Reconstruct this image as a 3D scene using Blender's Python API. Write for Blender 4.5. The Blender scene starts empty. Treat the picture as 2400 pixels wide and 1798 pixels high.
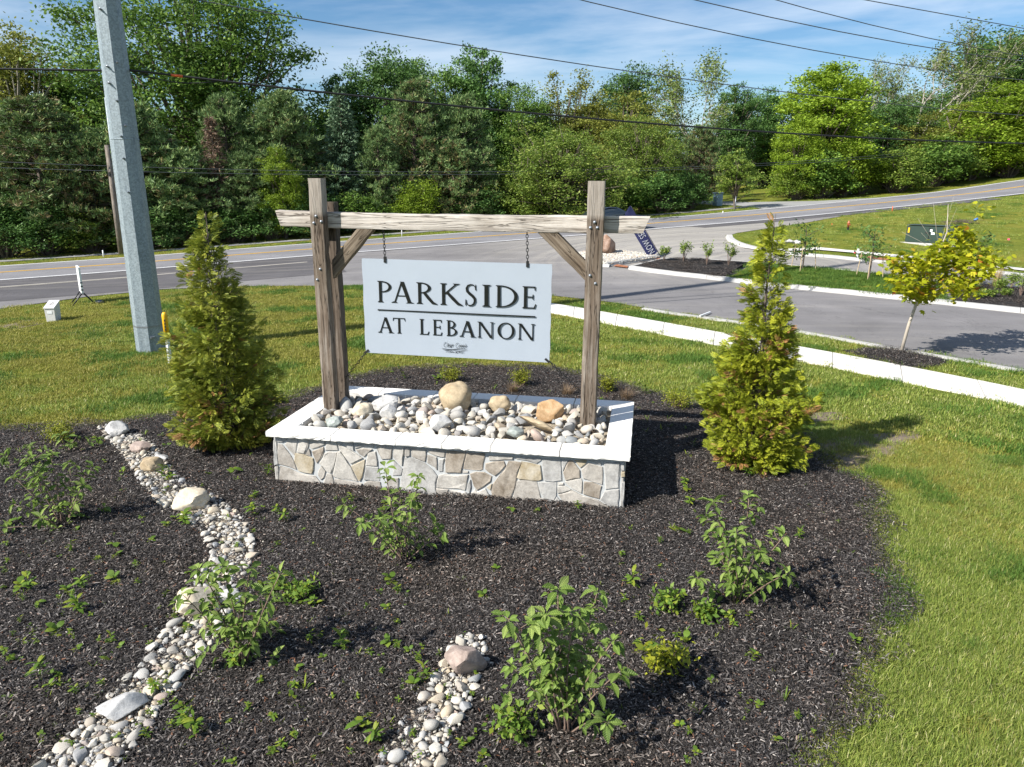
import bpy, bmesh, math, random
import numpy as np
from mathutils import Matrix, Vector, noise
from mathutils.geometry import delaunay_2d_cdt

S = bpy.context.scene
COL = S.collection
RAD = math.radians
# ------------------------------------------------------------------ camera, sky, sun, exposure
CAM_H, CAM_F, PITCH, ROLL = 3.54, 1700.0, RAD(15.23), RAD(0.28)
def cam_axes():
    cp, sp = math.cos(PITCH), math.sin(PITCH)
    X = np.array([1., 0, 0]); F = np.array([0, cp, -sp]); U = np.array([0, sp, cp])
    c, s = math.cos(ROLL), math.sin(ROLL)
    return X*c+U*s, U*c-X*s, F
CX, CU, CF = cam_axes()
cam = bpy.data.cameras.new('camera'); camo = bpy.data.objects.new('camera', cam); COL.objects.link(camo)
m = Matrix.Identity(4)
for i in range(3):
    m[i][0], m[i][1], m[i][2] = CX[i], CU[i], -CF[i]
m[2][3] = CAM_H
camo.matrix_world = m
cam.sensor_width = 36; cam.lens = CAM_F/2400*36; cam.clip_end = 3000; cam.clip_start = .05
S.camera = camo
SUN_AZ, SUN_EL = RAD(59), RAD(39)          # heading of the shadows (from +Y towards +X), height of the sun
world = bpy.data.worlds.new('World'); S.world = world; world.use_nodes = True
nt = world.node_tree; nt.nodes.clear()
def N(tree, t, **kw):
    n = tree.nodes.new(t)
    for k, v in kw.items(): setattr(n, k, v)
    return n
wo = N(nt, 'ShaderNodeOutputWorld'); bg = N(nt, 'ShaderNodeBackground'); sky = N(nt, 'ShaderNodeTexSky')
sky.sky_type = 'NISHITA'; sky.sun_disc = False; sky.sun_elevation = SUN_EL; sky.sun_rotation = SUN_AZ+math.pi
sky.altitude = 250; sky.air_density = 1.0; sky.dust_density = .35; sky.ozone_density = 2.5
tc = N(nt, 'ShaderNodeTexCoord'); mp = N(nt, 'ShaderNodeMapping'); mp.inputs['Scale'].default_value = (1.1, 2.6, 7.0)
mp.inputs['Rotation'].default_value = (0.1, .28, .5)
nz = N(nt, 'ShaderNodeTexNoise'); nz.inputs['Scale'].default_value = 1.7; nz.inputs['Detail'].default_value = 7; nz.inputs['Roughness'].default_value = .58
nz.inputs['Distortion'].default_value = .5
cr = N(nt, 'ShaderNodeValToRGB'); cr.color_ramp.elements[0].position = .40; cr.color_ramp.elements[1].position = .70
cr.color_ramp.elements[1].color = (.62, .62, .62, 1)
mx = N(nt, 'ShaderNodeMix', data_type='RGBA'); mx.inputs[7].default_value = (8.2, 8.8, 9.6, 1)
L = nt.links.new
L(tc.outputs['Generated'], mp.inputs[0]); L(mp.outputs[0], nz.inputs['Vector']); L(nz.outputs['Fac'], cr.inputs[0])
hsv = N(nt, 'ShaderNodeHueSaturation'); hsv.inputs['Saturation'].default_value = 1.22; L(sky.outputs[0], hsv.inputs['Color'])
L(cr.outputs[0], mx.inputs[0]); L(hsv.outputs[0], mx.inputs[6]); L(mx.outputs[2], bg.inputs[0]); L(bg.outputs[0], wo.inputs[0])
bg.inputs[1].default_value = .068
sl = bpy.data.lights.new('sun', 'SUN'); sl.energy = 4.7; sl.angle = RAD(.53); sl.color = (1, .955, .88)
so = bpy.data.objects.new('sun', sl); COL.objects.link(so)
sd = Vector((math.sin(SUN_AZ)*math.cos(SUN_EL), math.cos(SUN_AZ)*math.cos(SUN_EL), -math.sin(SUN_EL)))
so.rotation_euler = sd.to_track_quat('-Z', 'Y').to_euler(); so.location = (0, 0, 40)
S.view_settings.view_transform = 'Standard'; S.view_settings.look = 'None'
S.view_settings.exposure = .93; S.view_settings.gamma = 1; S.view_settings.use_curve_mapping = False
S.cycles.max_bounces = 6; S.cycles.transparent_max_bounces = 8; S.cycles.caustics_reflective = False; S.cycles.caustics_refractive = False

# ------------------------------------------------------------------ terrain and picking points on it
HD = RAD(69.)
RD = np.array([math.sin(HD), math.cos(HD)]); RN = np.array([-RD[1], RD[0]]); RP = np.array([-21.0, 29.7])   # main road: direction, far side, a point on its near white line
ZS = np.array([-400, -120, -60, -20, 0, 4.8, 13, 26, 34, 38, 45, 52, 60, 70, 90, 130, 300, 900.])
ZZ = np.array([-5, -4.2, -2.6, -1.2, -.3, -.08, .37, 1.0, 1.45, 1.66, 2.12, 2.6, 3.2, 4.25, 6.0, 9.0, 16, 20.])
_zs = np.linspace(-400, 900, 2601); _zz = np.interp(_zs, ZS, ZZ)
_k = np.hanning(13); _k /= _k.sum(); _zz = np.convolve(np.pad(_zz, 6, 'edge'), _k, 'valid')
def so_of(x, y):
    rx, ry = x-RP[0], y-RP[1]
    return rx*RD[0]+ry*RD[1], rx*RN[0]+ry*RN[1]
def T(x, y):
    x = np.asarray(x, float); y = np.asarray(y, float)
    s, o = so_of(x, y)
    w = np.clip((o+24)/20, 0, 1); w = w*w*(3-2*w)
    return np.interp(s, _zs, _zz)*w
def road_xy(s, o): return RP[0]+RD[0]*s+RN[0]*o, RP[1]+RD[1]*s+RN[1]*o
def ray(px, py): return CF+CX*((px-1200)/CAM_F)-CU*((py-899)/CAM_F)
def at(px, py, dz=0.):
    """the ground point that shows at pixel (px, py) of the 2400 px wide photograph"""
    d = ray(px, py); t0 = 0.5; f0 = CAM_H+d[2]*t0-T(d[0]*t0, d[1]*t0)-dz
    t = t0
    while t < 900:
        t1 = t*1.02+.05; f1 = CAM_H+d[2]*t1-float(T(d[0]*t1, d[1]*t1))-dz
        if f1 <= 0:
            a, b = t, t1
            for _ in range(40):
                c = (a+b)/2
                if CAM_H+d[2]*c-float(T(d[0]*c, d[1]*c))-dz > 0: a = c
                else: b = c
            return np.array([d[0]*a, d[1]*a, CAM_H+d[2]*a])
        t = t1
    return np.array([d[0]*t, d[1]*t, CAM_H+d[2]*t])
DS = 2400/2212.
def atd(px, py, dz=0.): return at(px*DS, py*DS, dz)
def on_line(px, o):
    """where the vertical plane through pixel column px crosses the line o metres beyond the road's near white line"""
    d = ray(px, 700)
    s, t = np.linalg.solve(np.array([[RD[0], -d[0]], [RD[1], -d[1]]]), -(RP+RN*o))
    return d[0]*t, d[1]*t, s
def height_at(x, y, px, py):
    """height of the point above (x, y) that shows in picture row py"""
    d = ray(px, py); k = (x*d[0]+y*d[1])/(d[0]**2+d[1]**2)
    return CAM_H+d[2]*k
def project(P):
    P = np.asarray(P, float); d = P-np.array([0, 0, CAM_H]); w = d@CF
    return 1200+CAM_F*(d@CX)/w, 899-CAM_F*(d@CU)/w, w
def inside(poly, x, y):
    poly = np.asarray(poly, float)[:, :2]; x = np.asarray(x, float); y = np.asarray(y, float)
    r = np.zeros(x.shape, bool); j = len(poly)-1
    for i in range(len(poly)):
        xi, yi = poly[i]; xj, yj = poly[j]
        c = ((yi > y) != (yj > y)) & (x < (xj-xi)*(y-yi)/((yj-yi) or 1e-12)+xi)
        r ^= c; j = i
    return r

# ------------------------------------------------------------------ materials
def new_mat(name):
    mt = bpy.data.materials.new(name); mt.use_nodes = True; t = mt.node_tree; t.nodes.clear()
    o = N(t, 'ShaderNodeOutputMaterial'); p = N(t, 'ShaderNodeBsdfPrincipled'); t.links.new(p.outputs[0], o.inputs[0])
    return mt, t, p, o
def ramp(t, stops, interp='LINEAR'):
    r = N(t, 'ShaderNodeValToRGB'); e = r.color_ramp.elements; r.color_ramp.interpolation = interp
    while len(e) < len(stops): e.new(.5)
    for el, (p, c) in zip(e, stops): el.position = p; el.color = (*c, 1)
    return r
def coords(t, scale=(1, 1, 1), kind='Object', rot=(0, 0, 0)):
    c = N(t, 'ShaderNodeTexCoord'); mpn = N(t, 'ShaderNodeMapping'); mpn.inputs['Scale'].default_value = scale; mpn.inputs['Rotation'].default_value = rot
    t.links.new(c.outputs[kind], mpn.inputs[0]); return mpn.outputs[0]
def noise_tex(t, vec, scale, detail=6, rough=.6, dist=0.):
    n = N(t, 'ShaderNodeTexNoise'); n.inputs['Scale'].default_value = scale; n.inputs['Detail'].default_value = detail
    n.inputs['Roughness'].default_value = rough; n.inputs['Distortion'].default_value = dist
    if vec is not None: t.links.new(vec, n.inputs['Vector'])
    return n
def bump(t, p, h, strength=.4, dist=.02):
    b = N(t, 'ShaderNodeBump'); b.inputs['Strength'].default_value = strength; b.inputs['Distance'].default_value = dist
    t.links.new(h, b.inputs['Height']); t.links.new(b.outputs[0], p.inputs['Normal']); return b
def mixc(t, fac, a, b, mode='MIX'):
    x = N(t, 'ShaderNodeMix', data_type='RGBA', blend_type=mode)
    for s, v in ((0, fac), (6, a), (7, b)):
        if hasattr(v, 'is_linked') or hasattr(v, 'links'): t.links.new(v, x.inputs[s])
        elif s == 0: x.inputs[0].default_value = v
        else: x.inputs[s].default_value = (*v, 1)
    return x.outputs[2]
def simple(name, col, rough=.6, metal=0., var=.15, scale=8, bmp=.15, spec=.5, bscale=None, kind='Object', bdist=.01):
    mt, t, p, o = new_mat(name)
    v = coords(t, kind=kind); n = noise_tex(t, v, scale)
    r = ramp(t, [(.3, tuple(c*(1-var) for c in col)), (.7, tuple(min(1, c*(1+var)) for c in col))])
    t.links.new(n.outputs['Fac'], r.inputs[0]); t.links.new(r.outputs[0], p.inputs['Base Color'])
    p.inputs['Roughness'].default_value = rough; p.inputs['Metallic'].default_value = metal; p.inputs['Specular IOR Level'].default_value = spec
    if bmp:
        n2 = noise_tex(t, v, bscale or scale*4, 8, .7); bump(t, p, n2.outputs['Fac'], bmp, bdist)
    return mt
GAIN = {'f_thuja': 1.95, 'f_thuja_dark': 2.5, 'f_pine': 2.1, 'f_spruce': 2.1, 'f_bush': 2.0, 'f_maple': 2.1, 'f_olive': 1.9, 'f_lime': 1.8, 'f_sparse': 1.9, 'f_brown': 1., 'f_acer': 1.1, 'f_weed': 1.1, 'f_dry': 1., 'f_straw': 1., 'grass': 1.75, 'grass_dry': 1.65, 'grass_lush': 1.5, 'f_dead': 1.2, 'f_dark': 2.5, 'f_pine_brown': 1.75}
def leaf_mat(name, stops, transl=.35, rough=.55, spec=.25, patch=None):
    """per-leaf colour from the ramp; thin leaves let light through"""
    k_ = GAIN.get(name, 1.2 if name.startswith('f_vib') else 1.65); stops = [(q, tuple(min(.75, x*k_) for x in c)) for q, c in stops]
    mt, t, p, o = new_mat(name)
    g = N(t, 'ShaderNodeNewGeometry'); oi = N(t, 'ShaderNodeObjectInfo')
    r = ramp(t, stops); src = g.outputs['Random Per Island']
    if patch:
        n = noise_tex(t, coords(t), patch, 2, .5)
        ma = N(t, 'ShaderNodeMath', operation='MULTIPLY_ADD'); ma.inputs[1].default_value = .55
        t.links.new(src, ma.inputs[0])
        mr = N(t, 'ShaderNodeMath', operation='MULTIPLY_ADD'); mr.inputs[1].default_value = 1.2; mr.inputs[2].default_value = -.4
        t.links.new(n.outputs['Fac'], mr.inputs[0]); t.links.new(mr.outputs[0], ma.inputs[2]); src = ma.outputs[0]
    t.links.new(src, r.inputs[0])
    hs = N(t, 'ShaderNodeHueSaturation')
    mv = N(t, 'ShaderNodeMapRange'); mv.inputs[3].default_value = .86; mv.inputs[4].default_value = 1.14
    t.links.new(oi.outputs['Random'], mv.inputs[0]); t.links.new(mv.outputs[0], hs.inputs['Value']); t.links.new(r.outputs[0], hs.inputs['Color'])
    t.links.new(hs.outputs[0], p.inputs['Base Color']); p.inputs['Roughness'].default_value = rough; p.inputs['Specular IOR Level'].default_value = spec
    if transl:
        tr = N(t, 'ShaderNodeBsdfTranslucent'); ms = N(t, 'ShaderNodeMixShader'); ms.inputs[0].default_value = transl
        t.links.new(hs.outputs[0], tr.inputs[0]); t.links.new(p.outputs[0], ms.inputs[1]); t.links.new(tr.outputs[0], ms.inputs[2]); t.links.new(ms.outputs[0], o.inputs[0])
    return mt
def island_mat(name, stops, rough=.7, spec=.3, interp='LINEAR', bmp=0):
    mt, t, p, o = new_mat(name)
    g = N(t, 'ShaderNodeNewGeometry'); r = ramp(t, stops, interp); t.links.new(g.outputs['Random Per Island'], r.inputs[0])
    t.links.new(r.outputs[0], p.inputs['Base Color']); p.inputs['Roughness'].default_value = rough; p.inputs['Specular IOR Level'].default_value = spec
    return mt

M = {}
def build_materials():
    # lawn ground: yellow-green turf with olive and soil showing through
    mt, t, p, o = new_mat('lawn')
    v = coords(t)
    n1 = noise_tex(t, v, .32, 4, .6, .4); n2 = noise_tex(t, v, 2.6, 5, .6); n3 = noise_tex(t, v, 38, 4, .75)
    c1 = ramp(t, [(.3, (.10, .14, .02)), (.5, (.18, .205, .032)), (.68, (.25, .225, .05))]); t.links.new(n1.outputs['Fac'], c1.inputs[0])
    c2 = ramp(t, [(.3, (.62, .7, .5)), (.7, (1.2, 1.12, 1.1))]); t.links.new(n2.outputs['Fac'], c2.inputs[0])
    c3 = ramp(t, [(.25, (.45, .5, .4)), (.75, (1.4, 1.35, 1.2))]); t.links.new(n3.outputs['Fac'], c3.inputs[0])
    a = mixc(t, .8, c1.outputs[0], c2.outputs[0], 'MULTIPLY'); a = mixc(t, .9, a, c3.outputs[0], 'MULTIPLY')
    t.links.new(a, p.inputs['Base Color']); p.inputs['Roughness'].default_value = .9; p.inputs['Specular IOR Level'].default_value = .15
    bump(t, p, n3.outputs['Fac'], .8, .06)
    M['lawn'] = mt
    # asphalt (three ages), dusty
    def asphalt(name, c, dust, seedscale, tracks=False):
        mt, t, p, o = new_mat(name); v = coords(t)
        a = noise_tex(t, v, .45*seedscale, 6, .62, .6); b = noise_tex(t, v, 90, 3, .8)
        vs = coords(t, (.12, 1.6, 1), rot=(0, 0, RAD(-21))); st = noise_tex(t, vs, 1.3, 5, .6, .4)
        r = ramp(t, [(.3, tuple(x*.82 for x in c)), (.72, tuple(x*1.18 for x in c))]); t.links.new(a.outputs['Fac'], r.inputs[0])
        d = ramp(t, [(.52, (0, 0, 0)), (.75, (1, 1, 1))]); t.links.new(st.outputs['Fac'], d.inputs[0])
        mu = N(t, 'ShaderNodeMath', operation='MULTIPLY'); mu.inputs[1].default_value = dust; t.links.new(d.outputs[0], mu.inputs[0])
        col = mixc(t, mu.outputs[0], r.outputs[0], (.40, .37, .32))
        g = ramp(t, [(.3, (.72, .72, .72)), (.7, (1.28, 1.28, 1.28))]); t.links.new(b.outputs['Fac'], g.inputs[0])
        if tracks:      # pale grit dragged round the corner of the junction by turning wheels
            q = at(1655, 556); vd = N(t, 'ShaderNodeVectorMath', operation='DISTANCE'); t.links.new(v, vd.inputs[0]); q2 = at(1850, 604); vd.inputs[1].default_value = (float(q2[0])-1.0, float(q2[1])-1.5, float(q2[2]))
            wn = noise_tex(t, v, .5, 3, .5); ad = N(t, 'ShaderNodeMath', operation='MULTIPLY_ADD'); ad.inputs[1].default_value = .8; t.links.new(wn.outputs['Fac'], ad.inputs[0]); t.links.new(vd.outputs['Value'], ad.inputs[2])
            cb = N(t, 'ShaderNodeCombineXYZ'); t.links.new(ad.outputs[0], cb.inputs[0]); arcs = noise_tex(t, cb.outputs[0], 1.9, 5, .7)
            vd2 = N(t, 'ShaderNodeVectorMath', operation='DISTANCE'); t.links.new(v, vd2.inputs[0]); vd2.inputs[1].default_value = tuple(float(z) for z in q)
            rg = ramp(t, [(0, (1, 1, 1)), (.45, (.9, .9, .9)), (1, (0, 0, 0))]); sc_ = N(t, 'ShaderNodeMath', operation='MULTIPLY'); sc_.inputs[1].default_value = 1/13.; t.links.new(vd2.outputs['Value'], sc_.inputs[0]); t.links.new(sc_.outputs[0], rg.inputs[0])
            ar = ramp(t, [(.36, (.1, .1, .1)), (.62, (1, 1, 1))]); t.links.new(arcs.outputs['Fac'], ar.inputs[0]); fm = mixc(t, 1, rg.outputs[0], ar.outputs[0], 'MULTIPLY')
            fs = N(t, 'ShaderNodeMath', operation='MULTIPLY'); fs.inputs[1].default_value = 1.; t.links.new(fm, fs.inputs[0]); col = mixc(t, fs.outputs[0], col, (.36, .335, .29))
        ck = noise_tex(t, coords(t, (.3, .3, .3)), 1.1, 7, .62, .8); ckr = ramp(t, [(.4965, (1, 1, 1)), (.5, (.5, .5, .5)), (.5035, (1, 1, 1))]); t.links.new(ck.outputs['Fac'], ckr.inputs[0]); col = mixc(t, .8, col, ckr.outputs[0], 'MULTIPLY')
        big = noise_tex(t, coords(t, (.09, .4, .2), rot=(0, 0, RAD(-21))), 1.4, 6, .65); bgr = ramp(t, [(.3, (.84, .84, .84)), (.7, (1.12, 1.12, 1.12))]); t.links.new(big.outputs['Fac'], bgr.inputs[0]); col = mixc(t, 1, col, bgr.outputs[0], 'MULTIPLY')
        col = mixc(t, 1, col, g.outputs[0], 'MULTIPLY')
        t.links.new(col, p.inputs['Base Color']); p.inputs['Roughness'].default_value = .85; p.inputs['Specular IOR Level'].default_value = .35
        bump(t, p, b.outputs['Fac'], .35, .008); return mt
    M['asphalt_side'] = asphalt('asphalt_side', (.175, .167, .168), .25, 1, True)
    M['asphalt_main'] = asphalt('asphalt_main', (.185, .182, .192), .10, .7)
    M['asphalt_new'] = asphalt('asphalt_new', (.088, .083, .087), .28, 1)
    M['dust'] = simple('dust', (.36, .335, .29), .95, var=.2, scale=1.5, bmp=.1)
    # concrete kinds
    def concrete(name, c, var=.08, rough=.8):
        mt, t, p, o = new_mat(name); v = coords(t); a = noise_tex(t, v, 1.1, 6, .65); b = noise_tex(t, v, 60, 5, .75); w = noise_tex(t, v, 7, 4, .7)
        r = ramp(t, [(.25, tuple(x*(1-var) for x in c)), (.75, tuple(min(.9, x*(1+var)) for x in c))]); t.links.new(a.outputs['Fac'], r.inputs[0])
        sp = ramp(t, [(.22, (.6, .58, .55)), (.36, (1, 1, 1))]); t.links.new(w.outputs['Fac'], sp.inputs[0])
        g = ramp(t, [(.3, (.86, .86, .86)), (.7, (1.1, 1.1, 1.1))]); t.links.new(b.outputs['Fac'], g.inputs[0])
        col = mixc(t, 1, r.outputs[0], g.outputs[0], 'MULTIPLY'); col = mixc(t, .55, col, sp.outputs[0], 'MULTIPLY')
        t.links.new(col, p.inputs['Base Color']); p.inputs['Roughness'].default_value = rough; bump(t, p, b.outputs['Fac'], .25, .006); return mt
    M['sidewalk'] = concrete('sidewalk', (.62, .595, .55)); M['kerb'] = concrete('kerb', (.43, .42, .40), .12); M['old_concrete'] = concrete('old_concrete', (.27, .27, .265), .15)
    M['block'] = concrete('block', (.62, .61, .59), .1)
    M['paint_white'] = simple('paint_white', (.8, .8, .8), .6, var=.1, scale=6, bmp=.05)
    M['paint_yellow'] = simple('paint_yellow', (.62, .36, .05), .6, var=.12, scale=5, bmp=.05)
    M['rust'] = simple('rust', (.30, .115, .05), .8, var=.3, scale=9)
    M['soil'] = simple('soil', (.16, .125, .09), .95, var=.3, scale=4, bmp=.6, bscale=30, bdist=.03)
    # mulch ground below the chips
    mt, t, p, o = new_mat('mulch'); v = coords(t)
    b = noise_tex(t, v, 55, 6, .8); a = noise_tex(t, v, 1.3, 4, .6)
    r = ramp(t, [(.35, (.006, .005, .0045)), (.55, (.022, .018, .016)), (.75, (.075, .06, .05))]); t.links.new(b.outputs['Fac'], r.inputs[0])
    s2 = ramp(t, [(.3, (.7, .7, .7)), (.7, (1.3, 1.25, 1.2))]); t.links.new(a.outputs['Fac'], s2.inputs[0])
    t.links.new(mixc(t, 1, r.outputs[0], s2.outputs[0], 'MULTIPLY'), p.inputs['Base Color']); p.inputs['Roughness'].default_value = .9
    bump(t, p, b.outputs['Fac'], 1., .04); M['mulch'] = mt
    M['chips'] = island_mat('chips', [(0, (.010, .0083, .0078)), (.48, (.026, .0222, .0205)), (.68, (.056, .049, .046)), (.84, (.12, .108, .10)), (.94, (.25, .228, .212)), (.968, (.16, .07, .035)), (1, (.44, .41, .38))], .75, .3)
    M['chips_faded'] = island_mat('chips_faded', [(0, (.012, .0098, .0085)), (.45, (.036, .030, .026)), (.72, (.085, .072, .064)), (.89, (.21, .185, .165)), (.965, (.17, .08, .045)), (1, (.45, .42, .38))], .8, .2)
    # stones
    def stone(name, stops, scale=9, rough=.75, kind='Object', rnd=True):
        mt, t, p, o = new_mat(name); v = coords(t, kind=kind); oi = N(t, 'ShaderNodeObjectInfo')
        a = noise_tex(t, v, scale, 6, .7, .3); b = noise_tex(t, v, scale*7, 6, .75)
        r = ramp(t, stops)
        if rnd: t.links.new(oi.outputs['Random'], r.inputs[0])
        else: t.links.new(a.outputs['Fac'], r.inputs[0])
        g = ramp(t, [(.28, (.66, .64, .62)), (.5, (1, 1, 1)), (.75, (1.22, 1.2, 1.16))]); t.links.new(a.outputs['Fac'], g.inputs[0])
        g2 = ramp(t, [(.3, (.72, .72, .72)), (.7, (1.2, 1.2, 1.2))]); t.links.new(b.outputs['Fac'], g2.inputs[0])
        col = mixc(t, 1, r.outputs[0], g.outputs[0], 'MULTIPLY'); col = mixc(t, .8, col, g2.outputs[0], 'MULTIPLY')
        t.links.new(col, p.inputs['Base Color']); p.inputs['Roughness'].default_value = rough; p.inputs['Specular IOR Level'].default_value = .3
        bump(t, p, b.outputs['Fac'], .35, .01); return mt
    M['pebble'] = stone('pebble', [(0, (.40, .355, .28)), (.16, (.45, .43, .40)), (.32, (.27, .275, .28)), (.42, (.47, .43, .36)), (.55, (.34, .335, .32)), (.66, (.40, .31, .21)), (.74, (.49, .47, .44)), (.86, (.22, .24, .25)), (.94, (.42, .33, .28)), (1, (.44, .38, .30))], 12)
    M['pebble_pale'] = stone('pebble_pale', [(0, (.52, .47, .38)), (.3, (.57, .54, .48)), (.5, (.44, .43, .41)), (.65, (.51, .43, .32)), (.8, (.49, .47, .43)), (.9, (.31, .32, .33)), (1, (.58, .53, .44))], 14)
    for k, c in {'G': ((.37, .365, .35), (.44, .43, .41)), 'W': ((.42, .395, .355), (.48, .46, .425)), 'T': ((.35, .32, .28), (.43, .405, .37)), 'B': ((.26, .215, .165), (.39, .35, .30)), 'Y': ((.43, .35, .22), (.45, .42, .36))}.items():
        M['wall_'+k] = stone('wall_'+k, [(.3, c[0]), (.7, c[1])], 5, .8, rnd=False)
    M['boulder_tan'] = stone('boulder_tan', [(.3, (.36, .27, .165)), (.7, (.46, .38, .26))], 3, .75, rnd=False)
    M['boulder_cream'] = stone('boulder_cream', [(.3, (.50, .42, .30)), (.7, (.62, .56, .45))], 4, .8, rnd=False)
    M['boulder_orange'] = stone('boulder_orange', [(.3, (.42, .24, .10)), (.7, (.52, .38, .24))], 6, .85, rnd=False)
    M['boulder_grey'] = stone('boulder_grey', [(.3, (.38, .38, .38)), (.7, (.56, .55, .53))], 6, .8, rnd=False)
    M['boulder_rose'] = stone('boulder_rose', [(.3, (.27, .21, .18)), (.7, (.42, .34, .30))], 5, .85, rnd=False)
    M['boulder_brown'] = stone('boulder_brown', [(.3, (.22, .12, .07)), (.7, (.40, .30, .25))], 3, .85, rnd=False)
    M['slab_green'] = stone('slab_green', [(.3, (.24, .27, .25)), (.7, (.34, .37, .35))], 6, .8, rnd=False)
    M['mortar'] = concrete('mortar', (.46, .475, .475), .08)
    M['cap'] = concrete('cap', (.80, .78, .74), .04, .85)
    M['gravel_bed'] = simple('gravel_bed', (.36, .31, .235), .95, var=.35, scale=26, bmp=.8, bscale=40, bdist=.03)
    # weathered timber, grain along local z (post) or x (beam)
    def timber_mat(name, dark, mid, pale, ax, bleach=None):
        mt, t, p, o = new_mat(name)
        sc = [14, 14, 14]; sc[ax] = .9
        v = coords(t, tuple(sc)); a = noise_tex(t, v, 1.6, 8, .68, .5)
        sc2 = [55, 55, 55]; sc2[ax] = 2.2; v2 = coords(t, tuple(sc2)); b = noise_tex(t, v2, 1.1, 6, .7, .2)
        vb = coords(t); c = noise_tex(t, vb, 2.2, 4, .6)
        sc3 = [9, 9, 9]; sc3[ax] = .55; v3 = coords(t, tuple(sc3)); ck = noise_tex(t, v3, 1.3, 3, .55, .9)
        ckr = ramp(t, [(.478, (1, 1, 1)), (.498, (.10, .085, .075)), (.518, (1, 1, 1))]); t.links.new(ck.outputs['Fac'], ckr.inputs[0])
        r = ramp(t, [(.25, dark), (.48, mid), (.72, pale)]); t.links.new(a.outputs['Fac'], r.inputs[0])
        g = ramp(t, [(.3, (.62, .6, .58)), (.6, (1.1, 1.1, 1.1))]); t.links.new(b.outputs['Fac'], g.inputs[0])
        w = ramp(t, [(.3, (.8, .77, .74)), (.7, (1.16, 1.15, 1.14))]); t.links.new(c.outputs['Fac'], w.inputs[0])
        col = mixc(t, .9, r.outputs[0], g.outputs[0], 'MULTIPLY'); col = mixc(t, 1, col, w.outputs[0], 'MULTIPLY'); col = mixc(t, .85, col, ckr.outputs[0], 'MULTIPLY')
        if bleach:      # the ends above the beam have weathered paler
            sx = N(t, 'ShaderNodeSeparateXYZ'); t.links.new(vb, sx.inputs[0]); ml = N(t, 'ShaderNodeMapRange'); ml.inputs[1].default_value = bleach-.07; ml.inputs[2].default_value = bleach; ml.inputs[4].default_value = .55
            t.links.new(sx.outputs[2], ml.inputs[0]); pc = mixc(t, 1, (.46, .42, .375), g.outputs[0], 'MULTIPLY'); col = mixc(t, ml.outputs[0], col, pc)
        t.links.new(col, p.inputs['Base Color']); p.inputs['Roughness'].default_value = .85; p.inputs['Specular IOR Level'].default_value = .2
        ad = mixc(t, .5, b.outputs['Fac'], ckr.outputs[0]); bump(t, p, ad, .7, .012); return mt
    M['post_wood'] = timber_mat('post_wood', (.075, .052, .036), (.165, .132, .103), (.30, .27, .235), 2, 2.78)
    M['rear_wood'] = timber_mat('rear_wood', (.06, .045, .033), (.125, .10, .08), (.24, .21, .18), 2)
    M['beam_wood'] = timber_mat('beam_wood', (.26, .22, .185), (.49, .455, .415), (.60, .575, .54), 0)
    M['brace_wood'] = timber_mat('brace_wood', (.075, .055, .038), (.165, .132, .098), (.28, .24, .19), 2)
    M['pole_wood'] = timber_mat('pole_wood', (.12, .10, .085), (.24, .21, .18), (.34, .31, .28), 2)
    M['panel'] = simple('panel', (.35, .395, .455), .3, var=.025, scale=3, bmp=.03, bscale=120, spec=.5)
    M['letter'] = simple('letter', (.006, .007, .008), .3, var=.1, bmp=0)
    M['letter_white'] = simple('letter_white', (.75, .77, .8), .6, var=.03, bmp=0)
    M['black_metal'] = simple('black_metal', (.012, .012, .013), .45, var=.2, bmp=.1)
    M['galv_bolt'] = simple('galv_bolt', (.26, .28, .31), .4, .6, var=.15, scale=30, bmp=.1)
    # galvanised steel pole with spangle
    mt, t, p, o = new_mat('galvanised'); v = coords(t); vo = N(t, 'ShaderNodeTexVoronoi'); vo.inputs['Scale'].default_value = 38; t.links.new(v, vo.inputs['Vector'])
    a = noise_tex(t, coords(t, (3, 3, .35)), 2, 5, .6)
    r = ramp(t, [(.2, (.20, .245, .275)), (.8, (.30, .35, .38))]); t.links.new(a.outputs['Fac'], r.inputs[0])
    g = N(t, 'ShaderNodeRGBToBW'); t.links.new(vo.outputs['Color'], g.inputs[0]); gm = ramp(t, [(.2, (.8, .8, .8)), (.8, (1.18, 1.18, 1.18))]); t.links.new(g.outputs[0], gm.inputs[0])
    sm = noise_tex(t, coords(t, (5, 5, 1.1)), 1.6, 4, .6, .6); smr = ramp(t, [(.30, (.5, .54, .6)), (.38, (1, 1, 1))]); t.links.new(sm.outputs['Fac'], smr.inputs[0])
    t.links.new(mixc(t, .7, mixc(t, 1, r.outputs[0], gm.outputs[0], 'MULTIPLY'), smr.outputs[0], 'MULTIPLY'), p.inputs['Base Color']); p.inputs['Metallic'].default_value = .25; p.inputs['Roughness'].default_value = .55
    M['galvanised'] = mt
    M['cable'] = simple('cable', (.012, .012, .014), .6, var=.1, bmp=0); M['wire_grey'] = simple('wire_grey', (.1, .11, .12), .5, .5, var=.1, bmp=0)
    M['orange'] = simple('orange', (.75, .13, .03), .6, var=.08, bmp=0); M['yellow'] = simple('yellow', (.78, .44, .01), .45, var=.05, bmp=0); M['white_plastic'] = simple('white_plastic', (.78, .79, .8), .4, var=.03, bmp=0)
    M['navy'] = simple('navy', (.012, .016, .075), .7, var=.12, bmp=.05); M['green_paint'] = simple('green_paint', (.010, .030, .019), .4, var=.1, bmp=.05, scale=3)
    M['car_paint'] = simple('car_paint', (.012, .02, .045), .25, .3, var=.05, bmp=0); M['glass'] = simple('glass', (.015, .025, .035), .06, var=0, bmp=0, spec=.9)
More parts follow.
